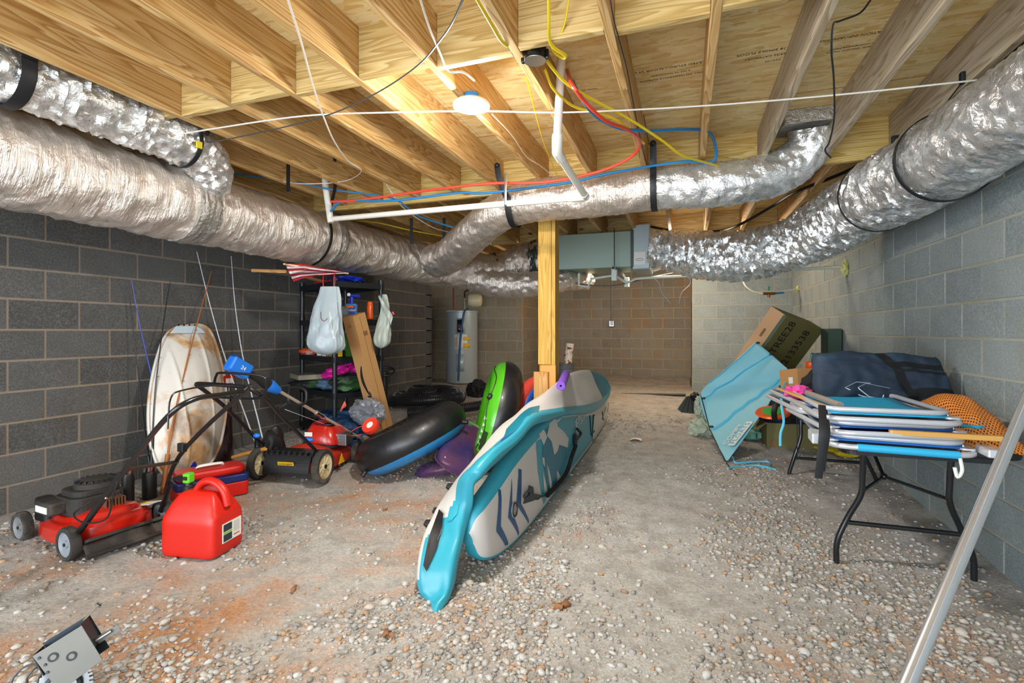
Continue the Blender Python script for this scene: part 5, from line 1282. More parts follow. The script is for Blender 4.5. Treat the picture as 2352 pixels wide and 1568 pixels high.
q = MB(); c = PZ(1098, 893, 7.7); q.blob(c + V((0, 0, -.03)), (.17, .15, .16), .3, 2, 4, ridge=True); solo('cloth_bundle', q, mk('black_cloth', '#17171a', .85, bump=.2), 'black cloth bundle on the ground at the right foot of the water heater', 'cloth')

# ------------------------------------------------ water heater
hx, hy = -3.78, 8.15; hz = fz(hx, hy)
t = thing('water_heater', 'tall grey electric water heater in the back left corner', 'water heater', (hx, hy, hz))
HG = mk('heater_grey', '#a9b2b4', .35, .15, var=.05)
q = MB(); q.lathe([(0, 0), (.27, 0), (.275, .02), (.275, 1.235), (.285, 1.24), (.285, 1.26), (.27, 1.275), (0, 1.285)], 56); part('tank', q, HG, t, loc=True)
def onh(az, z, w_, h, off=.0, M0=None):   # panel wrapped on the tank; az from the camera direction, radians
    base = math.atan2(-hy, -hx); r_ = .277 + off
    q = MB(); q.grid(lambda u, v: V((r_ * math.cos(base + az + (u - .5) * w_ / .277), r_ * math.sin(base + az + (u - .5) * w_ / .277), z + (v - .5) * h)), 8, 2); return q
for nm, az, z, w_, h, mt, lb in (('access_cover', -.10, 1.0, .15, .27, HG, None), ('energy_panel', -.12, 1.0, .10, .22, PL, 'dark control label'), ('label', -.1, .72, .24, .26, LBL, 'white instruction label'), ('label', .28, .78, .12, .06, YLW, 'yellow warning label'), ('label', .28, .66, .12, .08, YLW, 'yellow warning label'), ('access_cover', -.12, .36, .14, .30, HG, None)):
    part(nm, onh(az, z, w_, h, .004 if nm == 'access_cover' else .008), mt, t, loc=True, label=lb, solid=.006)
part('red_print', onh(-.12, .95, .05, .035, .014), RD2, t, loc=True)
part('red_print', onh(-.38, .72, .05, .17, .012), mk('outline_print', '#b9a8a4', .6), t, loc=True)
q = MB(); q.tube([(-.12, -.10, 1.27), (-.12, -.10, 1.5), (-.12, -.10, 1.9)], .014, 10); part('hot_pipe', q, mk('red_oxide_pipe', '#7d1d14', .5), t, loc=True)
q = MB(); q.tube([(.09, -.08, 1.27), (.09, -.08, 1.52)], .014, 10); part('cold_pipe', q, mk('copper_pipe', '#b9a889', .4, .5), t, loc=True)
q = MB(); q.tube(cat([(.16, -.10, 1.28), (.16, -.14, 1.30), (.15, -.26, 1.20), (.10, -.30, .7), (.07, -.31, .05)], 8), .018, 10); part('overflow_pipe', q, mk('dull_blue', '#24557c', .5), t, loc=True, label='dull blue overflow pipe')
q = MB(); q.lathe([(0, 0), (.05, 0), (.10, .02), (.115, .06), (.115, .20), (.10, .24), (.05, .26), (0, .26)], 32, Ax((.15, -.10, 1.45), RGT)); et = part('expansion_tank', q, mk('cream_enamel', '#cfc7a2', .4), t, loc=True, label='cream expansion tank')
q = MB(); q.tube([(.09, -.08, 1.45), (.16, -.10, 1.45)], .012, 8); part('tank_stub', q, STEEL, et, loc=True)
q = MB(); q.tube(cat([(.09, -.08, 1.5), (.12, -.1, 1.62), (.3, .1, 1.62), (.35, .3, 1.6)], 5), .014, 8); part('cold_pipe', q, mk('black_insulation', '#16171b', .8), t, loc=True, label='black insulated pipe')

# ------------------------------------------------ bucket and rusty pipe in the recess
bc = PZ(1298, 900, 9.0); bz = fz(bc.x, bc.y)
t = thing('bucket', 'grey plastic bucket in the recess behind the wooden post', 'bucket', (bc.x, bc.y, bz))
GBK = mk('grey_bucket', '#6a6f76', .4)
q = MB(); q.lathe([(0, 0), (.13, 0), (.16, .36)], 32); part('bucket_body', q, GBK, t, loc=True)
for z_ in (.30, .335, .37): q = MB(); q.lathe([(.158, z_), (.172, z_), (.172, z_ + .012), (.158, z_ + .012)], 32, cap=False); part('rim', q, GBK, t, loc=True)
q = MB(); q.lathe([(0, .365), (.16, .365), (.165, .38), (0, .385)], 32); part('lid', q, GBK, t, loc=True)
q = MB(); q.tube([V((bc.x + .05, bc.y - .02, bz + .385)), V((bc.x + .09, bc.y - .02, bz + .385 + .36))], .075, 20)
RS = NT('flaking_white'); co_ = RS.coord('Object'); RS.out(RS.mix(RS.ramp(RS.noise(co_, 12, 6, .7), [(.52, 0.0), (.56, 1.0)]), lin('#d8d3cb'), lin('#6b3519')), .7)
solo('rusty_pipe', q, RS.m, 'short white flaking rusty pipe standing on the grey bucket', 'pipe')

# ------------------------------------------------ shelving unit
SA_, SBc, SCc, SD = V((-4.08, 4.50, 0)), V((-3.30, 4.10, 0)), V((-3.05, 4.59, 0)), V((-3.83, 4.99, 0))
ex, ey2 = (SBc - SA_), (SD - SA_); W_, D_ = ex.length, ey2.length
SM = frame(SA_ + V((0, 0, .12)), ex, z=(0, 0, 1)); 
t = thing('shelving_unit', 'black plastic shelving unit against the left wall under the trunk duct', 'shelves', M=SM)
SP = mk('shelf_plastic', '#15181c', .4, var=.2)
LV = [.12, .50, .86, 1.24, 1.62]
for z_ in LV:
    q = MB(); q.box((W_ / 2, D_ / 2, z_ - .012), (W_, D_, .02))
    for d in ((W_ / 2, 0, W_, .012), (W_ / 2, D_, W_, .012)): q.box((d[0], d[1], z_ - .03), (d[2], d[3], .055))
    for d in ((0, D_ / 2), (W_, D_ / 2)): q.box((d[0], d[1], z_ - .03), (.012, D_, .055))
    part('shelf', q, SP, t, loc=True, smooth=False)
for x in (0.02, W_ - .02):
    for y in (0.02, D_ - .02):
        q = MB(); q.tube([(x, y, -.02), (x, y, LV[-1])], .024, 14)
        for z_ in LV: q.tube([(x, y, z_ - .06), (x, y, z_ + .04)], .030, 14)
        part('post', q, SP, t, loc=True)
SW = lambda x, y, z: SM @ V((x, y, z))
# things on the shelves
def crump(name, label, ctg, c, r, mat, amp=.35, fr=1.6, seed=0, sub=4, M=None, flatz=None, group=None):
    q = MB(); q.blob((0, 0, 0), r, amp, fr, sub, seed=seed, ridge=True, flatz=flatz)
    return solo(name, q, mat, label, ctg, group, M=(Matrix.Translation(V(c)) @ (M or Matrix.Identity(4))))
PBAG = mk('white_bag_film', '#9fabb0', .32, var=.2, bump=.5, bs=9, alpha=.95); PBAG2 = mk('thin_bag_film', '#a0a89c', .32, var=.25, bump=.5, bs=9, alpha=.88)
def bagshape(c, w_, h, d, seed, top=.45, neck=.12):
    def f(u, v):
        a = 2 * math.pi * v; s = u
        wid = (top + (1 - top) * min(1, (s / .75)) ** .9) * (1 if s < .82 else max(.02, 1 - ((s - .82) / .18) ** 2) ** .5)
        k = 1 + .16 * noise.noise(V((math.cos(a) * 1.6, math.sin(a) * 1.6, s * 2 + seed))) + .09 * math.sin(7 * a + 5 * noise.noise(V((seed, s * 3, 0)))) * (1 - s * .4) - .12 * abs(noise.noise(V((math.cos(a) * 3.5, math.sin(a) * 3.5, s * 5 + seed)))) 
        return V((c[0], c[1], c[2])) + RGT * (w_ / 2 * wid * k * math.cos(a) + .02 * math.sin(4 * s + seed)) + FWD * (d / 2 * wid * k * math.sin(a) * (.3 + .7 * s)) + V((0, 0, -h * s))
    return f
pc = PZ(755, 655, 4.30)
t = thing('plastic_bag', 'full white plastic bag hanging by red ties from the front of the shelves', 'bag', pc)
q = MB(); q.grid(bagshape(PZ(752, 658, 4.38), .33, .60, .22, 2), 60, 90, cv=True); part('bag_film', q, PBAG, t)
for x in (743, 768): q = MB(); q.tube(cat([PZ(x, 665, 4.38), PZ(x - 1, 640, 4.40), PZ(x + 3, 622, 4.45)], 5), .004, 6); part('tie', q, RD2, t)
q = MB(); q.tube(cat([PZ(737, 716, 4.24), PZ(738, 732, 4.23), PZ(745, 737, 4.22), PZ(752, 731, 4.23)], 5), .003, 5); part('tie', q, mk('dark_red_tie', '#6b1420', .5), t)
pc = PZ(878, 680, 4.7)
t = thing('plastic_bag', 'thin pale plastic bag with a red corner hanging at the right side of the shelves', 'bag', pc)
q = MB(); q.grid(bagshape(PZ(880, 676, 4.75), .16, .51, .12, 7, top=.25), 50, 70, cv=True); part('bag_film', q, PBAG2, t)
q = MB(); q.grid(lambda u, v: PZ(870 + 30 * u + 2 * math.sin(5 * v), 676 + 45 * u + 22 * v * (.2 + u), 4.70 - .02 * math.sin(6 * u)), 12, 8); part('bag_flap', q, PBAG2, t, solid=.003)
q = MB(); q.tube([PZ(902, 716, 4.69), PZ(905, 722, 4.69)], .010, 8); part('tie', q, RD2, t)
# flag, stick on top
TP = .12 + LV[-1]
q = MB(); q.tube([PZ(580, 621, 4.55), PZ(655, 623, 4.4), SW(.45, .1, TP - .1 - .0)], .016, 12); solo('bamboo_pole', q, mk('bamboo', '#c9925a', .5, dirt='#4a2c14'), 'bamboo pole sticking out left from the top shelf', 'pole')
t = thing('umbrella', 'furled red and white striped umbrella on the top shelf, its point to the left', 'umbrella', PZ(700, 625, 4.3))
F = [(655, 606), (700, 606), (740, 615), (790, 624)]; G = [(674, 646), (690, 640), (720, 634), (790, 628)]
def um(u, v, dz=0):
    f = u * 3; i = min(int(f), 2); f -= i
    a = V((F[i][0] + (F[i + 1][0] - F[i][0]) * f, F[i][1] + (F[i + 1][1] - F[i][1]) * f, 0)); b = V((G[i][0] + (G[i + 1][0] - G[i][0]) * f, G[i][1] + (G[i + 1][1] - G[i][1]) * f, 0))
    p = a.lerp(b, v); return PZ(p.x, p.y, 4.28 + .45 * u * .5 + .05 * math.sin(v * 9 + u * 4) - .05 * dz)
UR = mk('umbrella_red', '#a3141f', .7); UW = mk('umbrella_white', '#d8d3d6', .7)
for k in range(7):
    q = MB(); q.grid(lambda u, v: um(u, (k + v) / 7) , 16, 4); part('canopy_panel', q, UR if k % 2 == 0 else UW, t, solid=.006)
q = MB(); q.tube([PZ(651, 606, 4.28), PZ(800, 628, 4.7)], .008, 8); part('shaft', q, mk('pale_wood', '#d9c39b', .5), t)
crump('tarp', 'bundled blue tarp on the right half of the top shelf', 'tarp', SW(.62, .25, LV[-1] + .04), (.19, .12, .045), mk('tarp_blue', '#1132a8', .4, bump=.2), .4, 2, 3, flatz=-.6)
q = MB(); q.tube([SW(.35, .03, LV[-1] + .012), SW(.9, .02, LV[-1] + .012)], .009, 8); solo('red_stick', q, UR, 'thin red stick along the front of the top shelf', 'stick')
# second shelf from top: spray bottle, orange bottle, jars, bowl
z2 = LV[3] + .0
p = PZ(808, 700, 4.75); p.z = (SM @ V((0, 0, z2))).z
t = thing('spray_bottle', 'blue-topped garden spray bottle on the upper shelf', 'bottle', p)
CB = mk('clear_blue', '#3b7fc2', .2, alpha=.9)
q = MB(); q.prism(rrect(.10, .06, .02), .14, TR((0, 0, .0), YAW)); part('body', q, CB, t, loc=True, smooth=False, bev=.01)
q = MB(); q.lathe([(.02, .14), (.018, .2), (.0, .2)], 16); q.tube([RGT * -.04 + V((0, 0, .215)), RGT * .075 + V((0, 0, .21))], .017, 12); part('sprayer', q, mk('cobalt', '#0a2ba8', .3), t, loc=True)
q = MB(); q.tube([V((0, 0, .225)) - FWD * .02 - RGT * .02, V((0, 0, .225)) - FWD * .028 - RGT * .02], .016, 14); part('nozzle', q, WHITE, t, loc=True)
lm = frame(V((0, 0, .07)) - FWD * .033, RGT, y=UP)
lbp = part('label', MB().prism([(-.042, -.05), (.042, -.05), (.042, .05), (-.042, .05)], .002, lm), mk('blue_label', '#153a86', .5), t, loc=True, smooth=False)
part('print', MB().prism([(-.04, .03), (.035, .03), (.02, .052), (-.04, .052)], .004, lm), mk('orange_print', '#d9531e', .5), lbp, loc=True, smooth=False)
part('print', text_mb('Cutter', .036, lm @ Matrix.Translation((0, .008, .0035)), .0005, shear=.3), WHITE, lbp, loc=True)
p = PZ(850, 700, 4.95); p.z = (SM @ V((0, 0, z2))).z
bottle('bottle', 'slim bright orange bottle at the right end of the upper shelf', 'bottle', p, [(0, 0), (.028, 0), (.03, .01), (.03, .13), (.026, .14)], mk('orange_plastic', '#e0560f', .3), _M['orange_plastic'], [(.027, .14), (.027, .16), (.02, .17), (0, .17)])
GL = mk('clear_jar', '#c9d3d3', .08, trans=.85)
for k, (px, r_) in enumerate(((781, .058), (792, .062))):
    p = PZ(px, 704, 4.7 + .12 * k); p.z = (SM @ V((0, 0, z2))).z + r_
    q = MB(); q.lathe([(0, -.07), (r_, -.07), (r_, .06), (r_ * .8, .075), (0, .075)], 28, Ax(p, RGT + FWD * .8)); solo('glass_jar', q, GL, ['clear jar lying on its side just right of the white bag', 'clear jar lying on its side beside the spray bottle'][k], 'jar')
p = SW(.14, .25, z2); q = MB(); q.lathe([(0, 0), (.06, 0), (.11, .05), (.12, .11), (.115, .11), (.105, .055), (.055, .01)], 32, TR(p)); solo('glass_bowl', q, GL, 'clear bowl at the left end of the upper shelf', 'bowl')
q = MB(); q.prism(rrect(.15, .09, .02), .02, TR(SW(.6, .12, z2), .4)); q.lathe([(.03, .02), (.03, .05), (0, .05)], 12, TR(SW(.6, .12, z2))); solo('black_bracket', q, PL, 'small black bracket lying above the long carton', 'bracket', smooth=False)
# middle shelf
z3 = LV[2]
crump('snack_bag', 'glossy dark green and white bag behind the hanging bag', 'bag', SW(.07, .12, z3 + .14), (.08, .05, .13), mk('foil_green', '#2b5a34', .25, dirt='#dfe3dd'), .3, 2.2, 5)
crump('snack_bag', 'orange and white crinkled packet at the front of the middle shelf', 'bag', SW(.16, .05, z3 + .035), (.13, .06, .035), mk('foil_orange', '#cf4a1e', .3, dirt='#e6e1d8'), .3, 2.2, 8)
for k in range(3):
    M = SM @ TR((.50 + .012 * k, .10, z3 + .058 * (2 - k)), .1)
    t = thing('gift_box', ['topmost of three stacked white boxes with red stripes', 'middle of three stacked white boxes with red stripes', 'lowest of three stacked white boxes with red stripes'][k], 'box', M=M)
    q = MB(); q.box((0, 0, .028), (.20 + .01 * k, .14, .054)); part('box_body', q, LBL, t, loc=True, smooth=False, bev=.002)
    for x in (-.05, .05): q = MB(); q.box((x + .02 * k, 0, .0285), (.014, .1425, .0565)); part('red_stripe', q, RD2, t, loc=True, smooth=False)
M = SM @ TR((W_ - .13, .20, z3), .05)
t = thing('carton', 'green picture carton on the middle shelf right of the long carton', 'box', M=M)
q = MB(); q.box((0, 0, .12), (.18, .10, .24)); part('box_body', q, mk('leaf_green', '#3a6b26', .5), t, loc=True, smooth=False)
part('print', text_mb('good', .06, frame(V((.05, -.052, .12)), (0, 0, -1), y=(1, 0, 0)), .0006), WHITE, t, loc=True)
q = MB(); q.box((-.05, -.051, .11), (.06, .003, .16)); part('picture', q, mk('flower_print', '#31452a', .5, dirt='#9a3b4c'), t, loc=True, smooth=False)
M = SM @ TR((W_ - .12, .06, z3), .0)
t = thing('carton', 'black and yellow hazard-striped carton at the front of the middle shelf', 'box', M=M)
q = MB(); q.box((0, 0, .04), (.20, .08, .075)); part('box_body', q, mk('hazard_yellow', '#e3b512', .5), t, loc=True, smooth=False)
for k in range(5): q = MB(); q.prism([(-.095 + .04 * k, 0.003), (-.078 + .04 * k, .003), (-.062 + .04 * k, .075), (-.079 + .04 * k, .075)], .002, frame(V((0, -.0405, 0)), (1, 0, 0), y=(0, 0, 1))); part('black_stripe', q, PL, t, loc=True, smooth=False)
# lower shelf: tray, bags
z4 = LV[1]
t = thing('storage_tray', 'flat clear plastic organiser tray at the left of the lower shelf', 'tray', M=SM @ TR((.12, .02, z4 + .10), -.1))
q = MB(); q.box((0, 0, .02), (.40, .26, .045)); part('tray_body', q, mk('frosted_tray', '#b4ab94', .25, alpha=.75), t, loc=True, smooth=False, bev=.006)
q = MB(); q.box((0, 0, .046), (.39, .25, .006)); part('lid', q, mk('frosted_lid', '#b9b39f', .2, alpha=.8), t, loc=True, smooth=False)
for x, c_ in ((-.02, '#8a2f28'), (.12, '#b9a916')): q = MB(); q.box((x, -.08, .02), (.03, .03, .02)); part('bait', q, mk('bait' + c_, c_, .5), t, loc=True, smooth=False)
crump('pink_bag', 'shiny hot pink plastic bag lying on the lower shelf', 'bag', SW(.50, .28, z4 + .17), (.24, .13, .075), mk('hot_pink', '#e0239a', .25, bump=.2, bs=20), .35, 1.8, 2, 5, Matrix.Rotation(R(-12), 4, 'Y'))
crump('duffel_bag', 'black and green sports bag on the lower shelf under the clear tray', 'bag', SW(.25, .10, z4 + .045), (.34, .16, .055), mk('dark_camo', '#22262a', .6, dirt='#3c7a2c'), .25, 1.5, 6, 5)
crump('cloth_bundle', 'slate blue cloth under the pink bag', 'cloth', SW(.58, .12, z4 + .06), (.18, .12, .055), mk('slate_cloth', '#44617a', .8), .3, 1.5, 9)
crump('duffel_bag', 'dark bag at the right end of the lower shelf behind the long carton', 'bag', SW(W_ - .12, .22, z4 + .09), (.17, .2, .09), mk('dark_camo', '#22262a', .6), .25, 1.5, 16, 4)
# bottom: blue bag etc
crump('duffel_bag', 'dark blue bag on the ground under the shelves', 'bag', PZ(800, 985, 4.9), (.22, .2, .11), mk('denim_blue', '#123a63', .6, bump=.2), .3, 1.5, 11, 5)
crump('duffel_bag', 'dark blue bag on the bottom shelf behind the clear film', 'bag', SW(.55, .25, LV[0] + .08), (.26, .18, .08), _M['denim_blue'], .3, 1.5, 12, 5)
crump('plastic_wrap', 'crumpled clear film over the blue bags', 'plastic film', PZ(845, 945, 4.75), (.15, .10, .11), mk('clear_film', '#8f949c', .12, alpha=.55, coat=.5), .5, 2.4, 13, 4)
q = MB(); q.add([PZ(780, 944, 4.6), PZ(792, 920, 4.6), PZ(796, 932, 4.6), PZ(788, 938, 4.6), PZ(784, 945, 4.6)], [(0, 1, 2, 3, 4)]); solo('coral_scoop', q, mk('coral_plastic', '#d8604e', .5), 'coral plastic scoop beside the clear film', 'toy', solid=.012)
sc = PZ(852, 978, 4.45)
t = thing('cord_reel', 'round coral reel of trimmer line on the ground by the foot of the long carton', 'reel', sc)
q = MB(); q.lathe([(.03, -.02), (.075, -.025), (.08, 0), (.075, .025), (.03, .02)], 32, Ax(sc, (-.1, -.75, .65))); part('spool', q, mk('coral_line', '#e2402c', .4), t)
q = MB(); q.lathe([(0, .012), (.03, .015), (.032, .022), (0, .024)], 24, Ax(sc, (-.1, -.75, .65))); part('hub_label', q, LBL, t)
q = MB(); q.tube(cat([sc + V((-.07, 0, 0)), PZ(815, 985, 4.45), PZ(800, 1000, 4.4), PZ(830, 998, 4.4)], 6), .003, 5); part('loose_line', q, _M['coral_line'], t)
# long carton
b0, b1 = PZ(888, 1015, 5.05), PZ(812, 722, 4.72); b0.z = fz(b0.x, b0.y)
d = b1 - b0; CM = frame(b0, d, y=RGT * .82 - FWD * .5); L = d.length
KR = mk('kraft_board', '#b98a55', .75, var=.15); KRD = mk('kraft_dark', '#7b5a34', .75); KRL = mk('kraft_light', '#c99c68', .75, var=.1)
t = thing('long_carton', 'tall narrow brown carton with a black curved arrow, leaning on the shelves', 'box', M=CM)
q = MB(); q.box((L / 2, 0, -.0), (L, .15, .15)); part('box_body', q, KR, t, loc=True, smooth=False)
# which local faces look at the camera
fc = []
camL = CM.inverted() @ CAM
sz = 1 if camL.z > 0 else -1; sy = 1 if camL.y > 0 else -1
def smile(u):
    a = math.pi * (1.0 - u); return (L * .36 + .13 * math.cos(a), .012 - .035 * math.sin(math.pi * u))
P1 = [(L * .30 + .33 * k / 12, -.045 + .0 + .055 * math.sin(math.pi * k / 12) * -1 + .07) for k in range(13)]
FM = frame(V((0, 0, sz * .0755)), (1, 0, 0), z=(0, 0, sz)); SG = 1 if (CM.to_3x3() @ FM.to_3x3() @ V((0, 1, 0))).dot(RGT) > 0 else -1
th_ = [.005 + .013 * math.sin(math.pi * min(1, (k + 1) / 13)) for k in range(13)]
yy_ = [(.03 - .045 * math.sin(math.pi * (k / 12) * .9)) * SG for k in range(13)]
xs_ = [L * .27 + .21 + .30 * (k / 12) for k in range(13)]
poly = [(x, y - w_ / 2 * 1) for x, y, w_ in zip(xs_, yy_, th_)] + [(x, y + w_ / 2) for x, y, w_ in reversed(list(zip(xs_, yy_, th_)))]
q = MB(); q.v = []; n_ = 13
for k in range(12): q.prism([(xs_[k], yy_[k] - th_[k]), (xs_[k + 1], yy_[k + 1] - th_[k + 1]), (xs_[k + 1], yy_[k + 1] + th_[k + 1]), (xs_[k], yy_[k] + th_[k])], .0012, FM)
q.prism([(xs_[0] - .02, yy_[0] - .02), (xs_[0] + .012, yy_[0] - .028), (xs_[0] + .045, yy_[0] - .01), (xs_[0] + .03, yy_[0] - .003), (xs_[0], yy_[0] - .016), (xs_[0] - .008, yy_[0] + .03), (xs_[0] - .022, yy_[0] + .025)], .0012, FM)
part('arrow_print', q, mk('black_ink', '#16120e', .7), t, loc=True, smooth=False)
q = MB(); q.box((L / 2, sy * .0756, 0), (L * .96, .0012, .004)); part('flap_seam', q, KRD, t, loc=True, smooth=False)
q = MB(); q.box((L * .86, sy * .076, .02), (.045, .0015, .05)); part('stamp', q, KRD, t, loc=True, smooth=False)
part('print', text_mb('63', .05, FM @ Matrix.Translation((L * .93, 0, .001)) @ Matrix.Rotation(R(-70), 4, 'Z'), .0004), KRD, t, loc=True)
# black wheel on a stand behind
c = PZ(884, 853, 5.6)
t = thing('hand_wheel', 'black four-spoke hand wheel on a stem right of the shelves', 'wheel', (c.x, c.y, .15))
M = Ax(c, (.15, -.35, .92)); q = MB(); q.tube([M @ V((.105 * math.cos(k * .2618), .105 * math.sin(k * .2618), 0)) for k in range(24)], .012, 10, closed=True); part('wheel_rim', q, PL, t)
for k in range(4): q = MB(); q.tube([M @ V((0, 0, -.01)), M @ V((.1 * math.cos(k * 1.57 + .4), .1 * math.sin(k * 1.57 + .4), 0))], .010, 8); part('spoke', q, PL, t)
q = MB(); q.tube([c, V((c.x - .02, c.y + .02, fz(c.x, c.y)))], .035, 14); part('stem', q, PL, t)
# ------------------------------------------------ right side: folding table
TB = mk('black_table_top', '#17191b', .5, var=.3, bump=.1); TL = mk('table_leg_black', '#15171a', .3, coat=.3)
t = thing('folding_table', 'black folding table along the right wall', 'table', (1.07, 3.77, 0))
q = MB(); q.prism(rrect(.74, 1.84, .07, 6), .045, TR((1.075, 3.77, .655))); part('tabletop', q, TB, t, bev=.012, smooth=False)
q = MB(); q.prism(rrect(.66, 1.76, .05, 6), .03, TR((1.075, 3.77, .628))); part('apron', q, TB, t, smooth=False)
def legset(y, lean, x0=.765, x1=1.345):
    for x, s in ((.87, -1), (1.24, 1)):
        xf = x0 if s < 0 else x1
        z0 = fz(xf, y)
        P = [V((x, y - lean, .64)), V((x, y - lean * .6, .48)), V((x + s * .005, y - lean * .4, .38)), V((x + (xf - x) * .55, y, .25)), V((xf, y, .12)), V((xf + s * .005, y, z0 + .0))]
        part('leg', MB().tube(cat(P, 6), .0145, 12), TL, t)
    part('cross_bar', MB().tube([V((x0 + .035, y, .225)), V((x1 - .035, y, .225))], .012, 10), TL, t)
legset(3.09, .05); legset(4.52, -.02, .79, 1.37)
j = V((1.055, 3.35, .42))
part('brace', MB().tube([V((.87, 3.07, .40)), j, V((1.24, 3.07, .40))], .009, 8), TL, t)
part('brace', MB().tube([j, V((1.055, 3.72, .64))], .010, 8), TL, t)
part('brace_joint', MB().ball(j, .02), TL, t)
# beach chairs
WT = mk('white_tube', '#c9cbd0', .3, .35, var=.05, coat=.3); SL = mk('blue_sling', '#1c6fc0', .6, var=.2); SLC = mk('cyan_sling', '#24a3cf', .6, var=.15); SLD = mk('dark_blue_sling', '#1a4f92', .6); ARM = mk('varnished_arm', '#cc9a4e', .4)
def rl(w_, l, r, M): return [M @ V((x, y, 0)) for x, y in rrect(w_, l, r, 6)]
def chair(label, M, sling, arms=True):
    t = thing('beach_chair', label, 'beach chair', M=M)
    for k, (z_, w_, l, oy) in enumerate(((0, .55, .78, 0), (.035, .51, .70, .03))):
        part('tube_frame', MB().tube(rl(w_, l, .09, Matrix.Translation((0, oy, z_))), .0125, 10, closed=True), WT, t, loc=True)
    part('seat_sling', MB().grid(lambda u, v: V((-.24 + .48 * u, -.33 + .68 * v, .017 + .006 * math.sin(8 * v))), 8, 14), sling, t, loc=True, solid=.006)
    for x in (-.25, .25):
        part('hinge_plate', MB().prism(rrect(.06, .12, .02), .008, Matrix.Translation((x, -.28, .012))), WT, t, loc=True, smooth=False)
        part('rivet', MB().lathe([(0, 0), (.008, 0), (.008, .006), (0, .008)], 10, Matrix.Translation((x, -.28, .02))), CH, t, loc=True)
    return t
A0 = Matrix.Translation((.92, 3.02, .715)) @ Matrix.Rotation(R(-4), 4, 'Z')
ch = chair('lowest folded beach chair on the table, with bright blue fabric', A0, SL)
part('cyan_sleeve', MB().tube([V((-.16, -.392, 0)), V((.20, -.392, 0))], .0165, 12), SLC, ch, loc=True, label='cyan fabric sleeve on the front tube')
part('plastic_foot', MB().box((.31, -.36, .02), (.05, .12, .035)), WT, ch, loc=True, bev=.006, smooth=False)
part('plastic_foot', MB().box((-.31, -.30, .02), (.05, .13, .05)), WT, ch, loc=True, bev=.006, smooth=False)
part('dangling_clip', MB().tube(cat([V((.20, -.40, -.01)), V((.205, -.405, -.06)), V((.19, -.405, -.09)), V((.18, -.405, -.05))], 5), .007, 8), WHITE, ch, loc=True)
A1 = Matrix.Translation((.875, 3.06, .775)) @ Matrix.Rotation(R(5), 4, 'Z')
ch = chair('middle folded beach chair with a long varnished wooden arm', A1, SLD)
part('wooden_arm', MB().prism(rrect(.40, .035, .008), .022, frame(V((.155, -.40, .0)), (1, -.10, 0), z=(0, 0, 1))), ARM, ch, loc=True, smooth=False, bev=.003)
A2 = Matrix.Translation((.87, 3.07, .835)) @ Matrix.Rotation(R(1), 4, 'Z')
chair('topmost folded beach chair of the stack, under the dark blue bag', A2, SLC)
AA = Matrix.Translation((.83, 3.47, .80)) @ Matrix.Rotation(R(6), 4, 'Z')
ch = chair('folded beach chair sticking out over the left side of the table', AA @ Matrix.Scale(1, 4), SL)
for p_, q_, z_ in ((PH(1800, 897, .86), PH(1905, 935, .86), 0),):
    part('wooden_arm', MB().tube([p_ + V((-.03, -.04, .015)), q_ + V((-.03, -.04, .01))], (.008, .020), 8, flat=(0, 0, 1)), ARM, ch)
    part('grey_arm_tube', MB().tube([p_ + V((.05, .02, .02)), q_ + V((.05, .01, .01))], .018, 14), mk('taupe_tube', '#a99e94', .35, .3), ch)
# dark bag
BM = frame(PZ(2020, 876, 2.95), (.97, .24, -.02), y=(-.12, .30, .76)) @ Matrix.Scale(.98, 4)
NV = mk('navy_canvas', '#1b2b3d', .75, var=.5, bump=.25, bs=40, dirt='#2c4154'); BKW = mk('black_webbing', '#0e0f11', .6)
t = thing('canvas_bag', 'large dark blue carry bag with black webbing on top of the stacked beach chairs', 'bag', M=BM)
def bagf(side):
    def f(u, v):
        x = -.36 + .72 * u + .012 * noise.noise(V((v * 4, 3, u * 2))); y = -.15 + .31 * v + .018 * math.sin(3 * u + 1) + .012 * noise.noise(V((u * 5, v, 9))) + (.02 * u if v > .5 else 0)
        x += (-.03 + .06 * u) * (1 - v) * 1.2
        e = (1 - abs(2 * u - 1) ** 6) * (1 - abs(2 * v - 1) ** 5)
        d = .075 * max(0, e) ** .5 + .022 * noise.noise(V((u * 4, v * 3, 1))) + .012 * noise.noise(V((u * 11, v * 5, 6))) + .008 * abs(noise.noise(V((u * 9 + v * 7, v * 9, 2))))
        return V((x, y, side * d * (1 if e > 0 else 0)))
    return f
q = MB(); q.grid(bagf(1), 60, 40); q.grid(bagf(-1), 60, 40); part('bag_body', q, NV, t, loc=True)
def strapl(pts, w_=.022): 
    f = bagf(1); P = cat([V((u, v, 0)) for u, v in pts], 8); q = MB(); n = len(P)
    def g(a, b):
        k = a * (n - 1); i = min(int(k), n - 2); p = P[i].lerp(P[i + 1], k - i); d = (P[i + 1] - P[i]); d = V((d.x * .72, d.y * .31, 0)).normalized()
        u, v = p.x - d.y * (b - .5) * 2 * w_ / .72, p.y + d.x * (b - .5) * 2 * w_ / .31
        return f(min(.995, max(.005, u)), min(.995, max(.005, v))) + V((0, 0, .004))
    q.grid(g, n, 5); return q
part('webbing_strap', strapl([(.50, .98), (.54, .8), (.58, .6), (.61, .4), (.64, .2), (.68, .06)], .025), BKW, t, loc=True)
part('webbing_strap', strapl([(.55, .70), (.7, .70), (.85, .71), (.97, .72)], .016), BKW, t, loc=True)
part('webbing_strap', strapl([(.56, .56), (.7, .57), (.85, .58), (.97, .60)], .008), BKW, t, loc=True)
part('webbing_strap', strapl([(.66, .20), (.76, .26), (.86, .28), (.97, .30)], .016), BKW, t, loc=True)
part('webbing_strap', strapl([(.66, .12), (.76, .16), (.86, .18), (.97, .20)], .010), BKW, t, loc=True)
f = bagf(1)
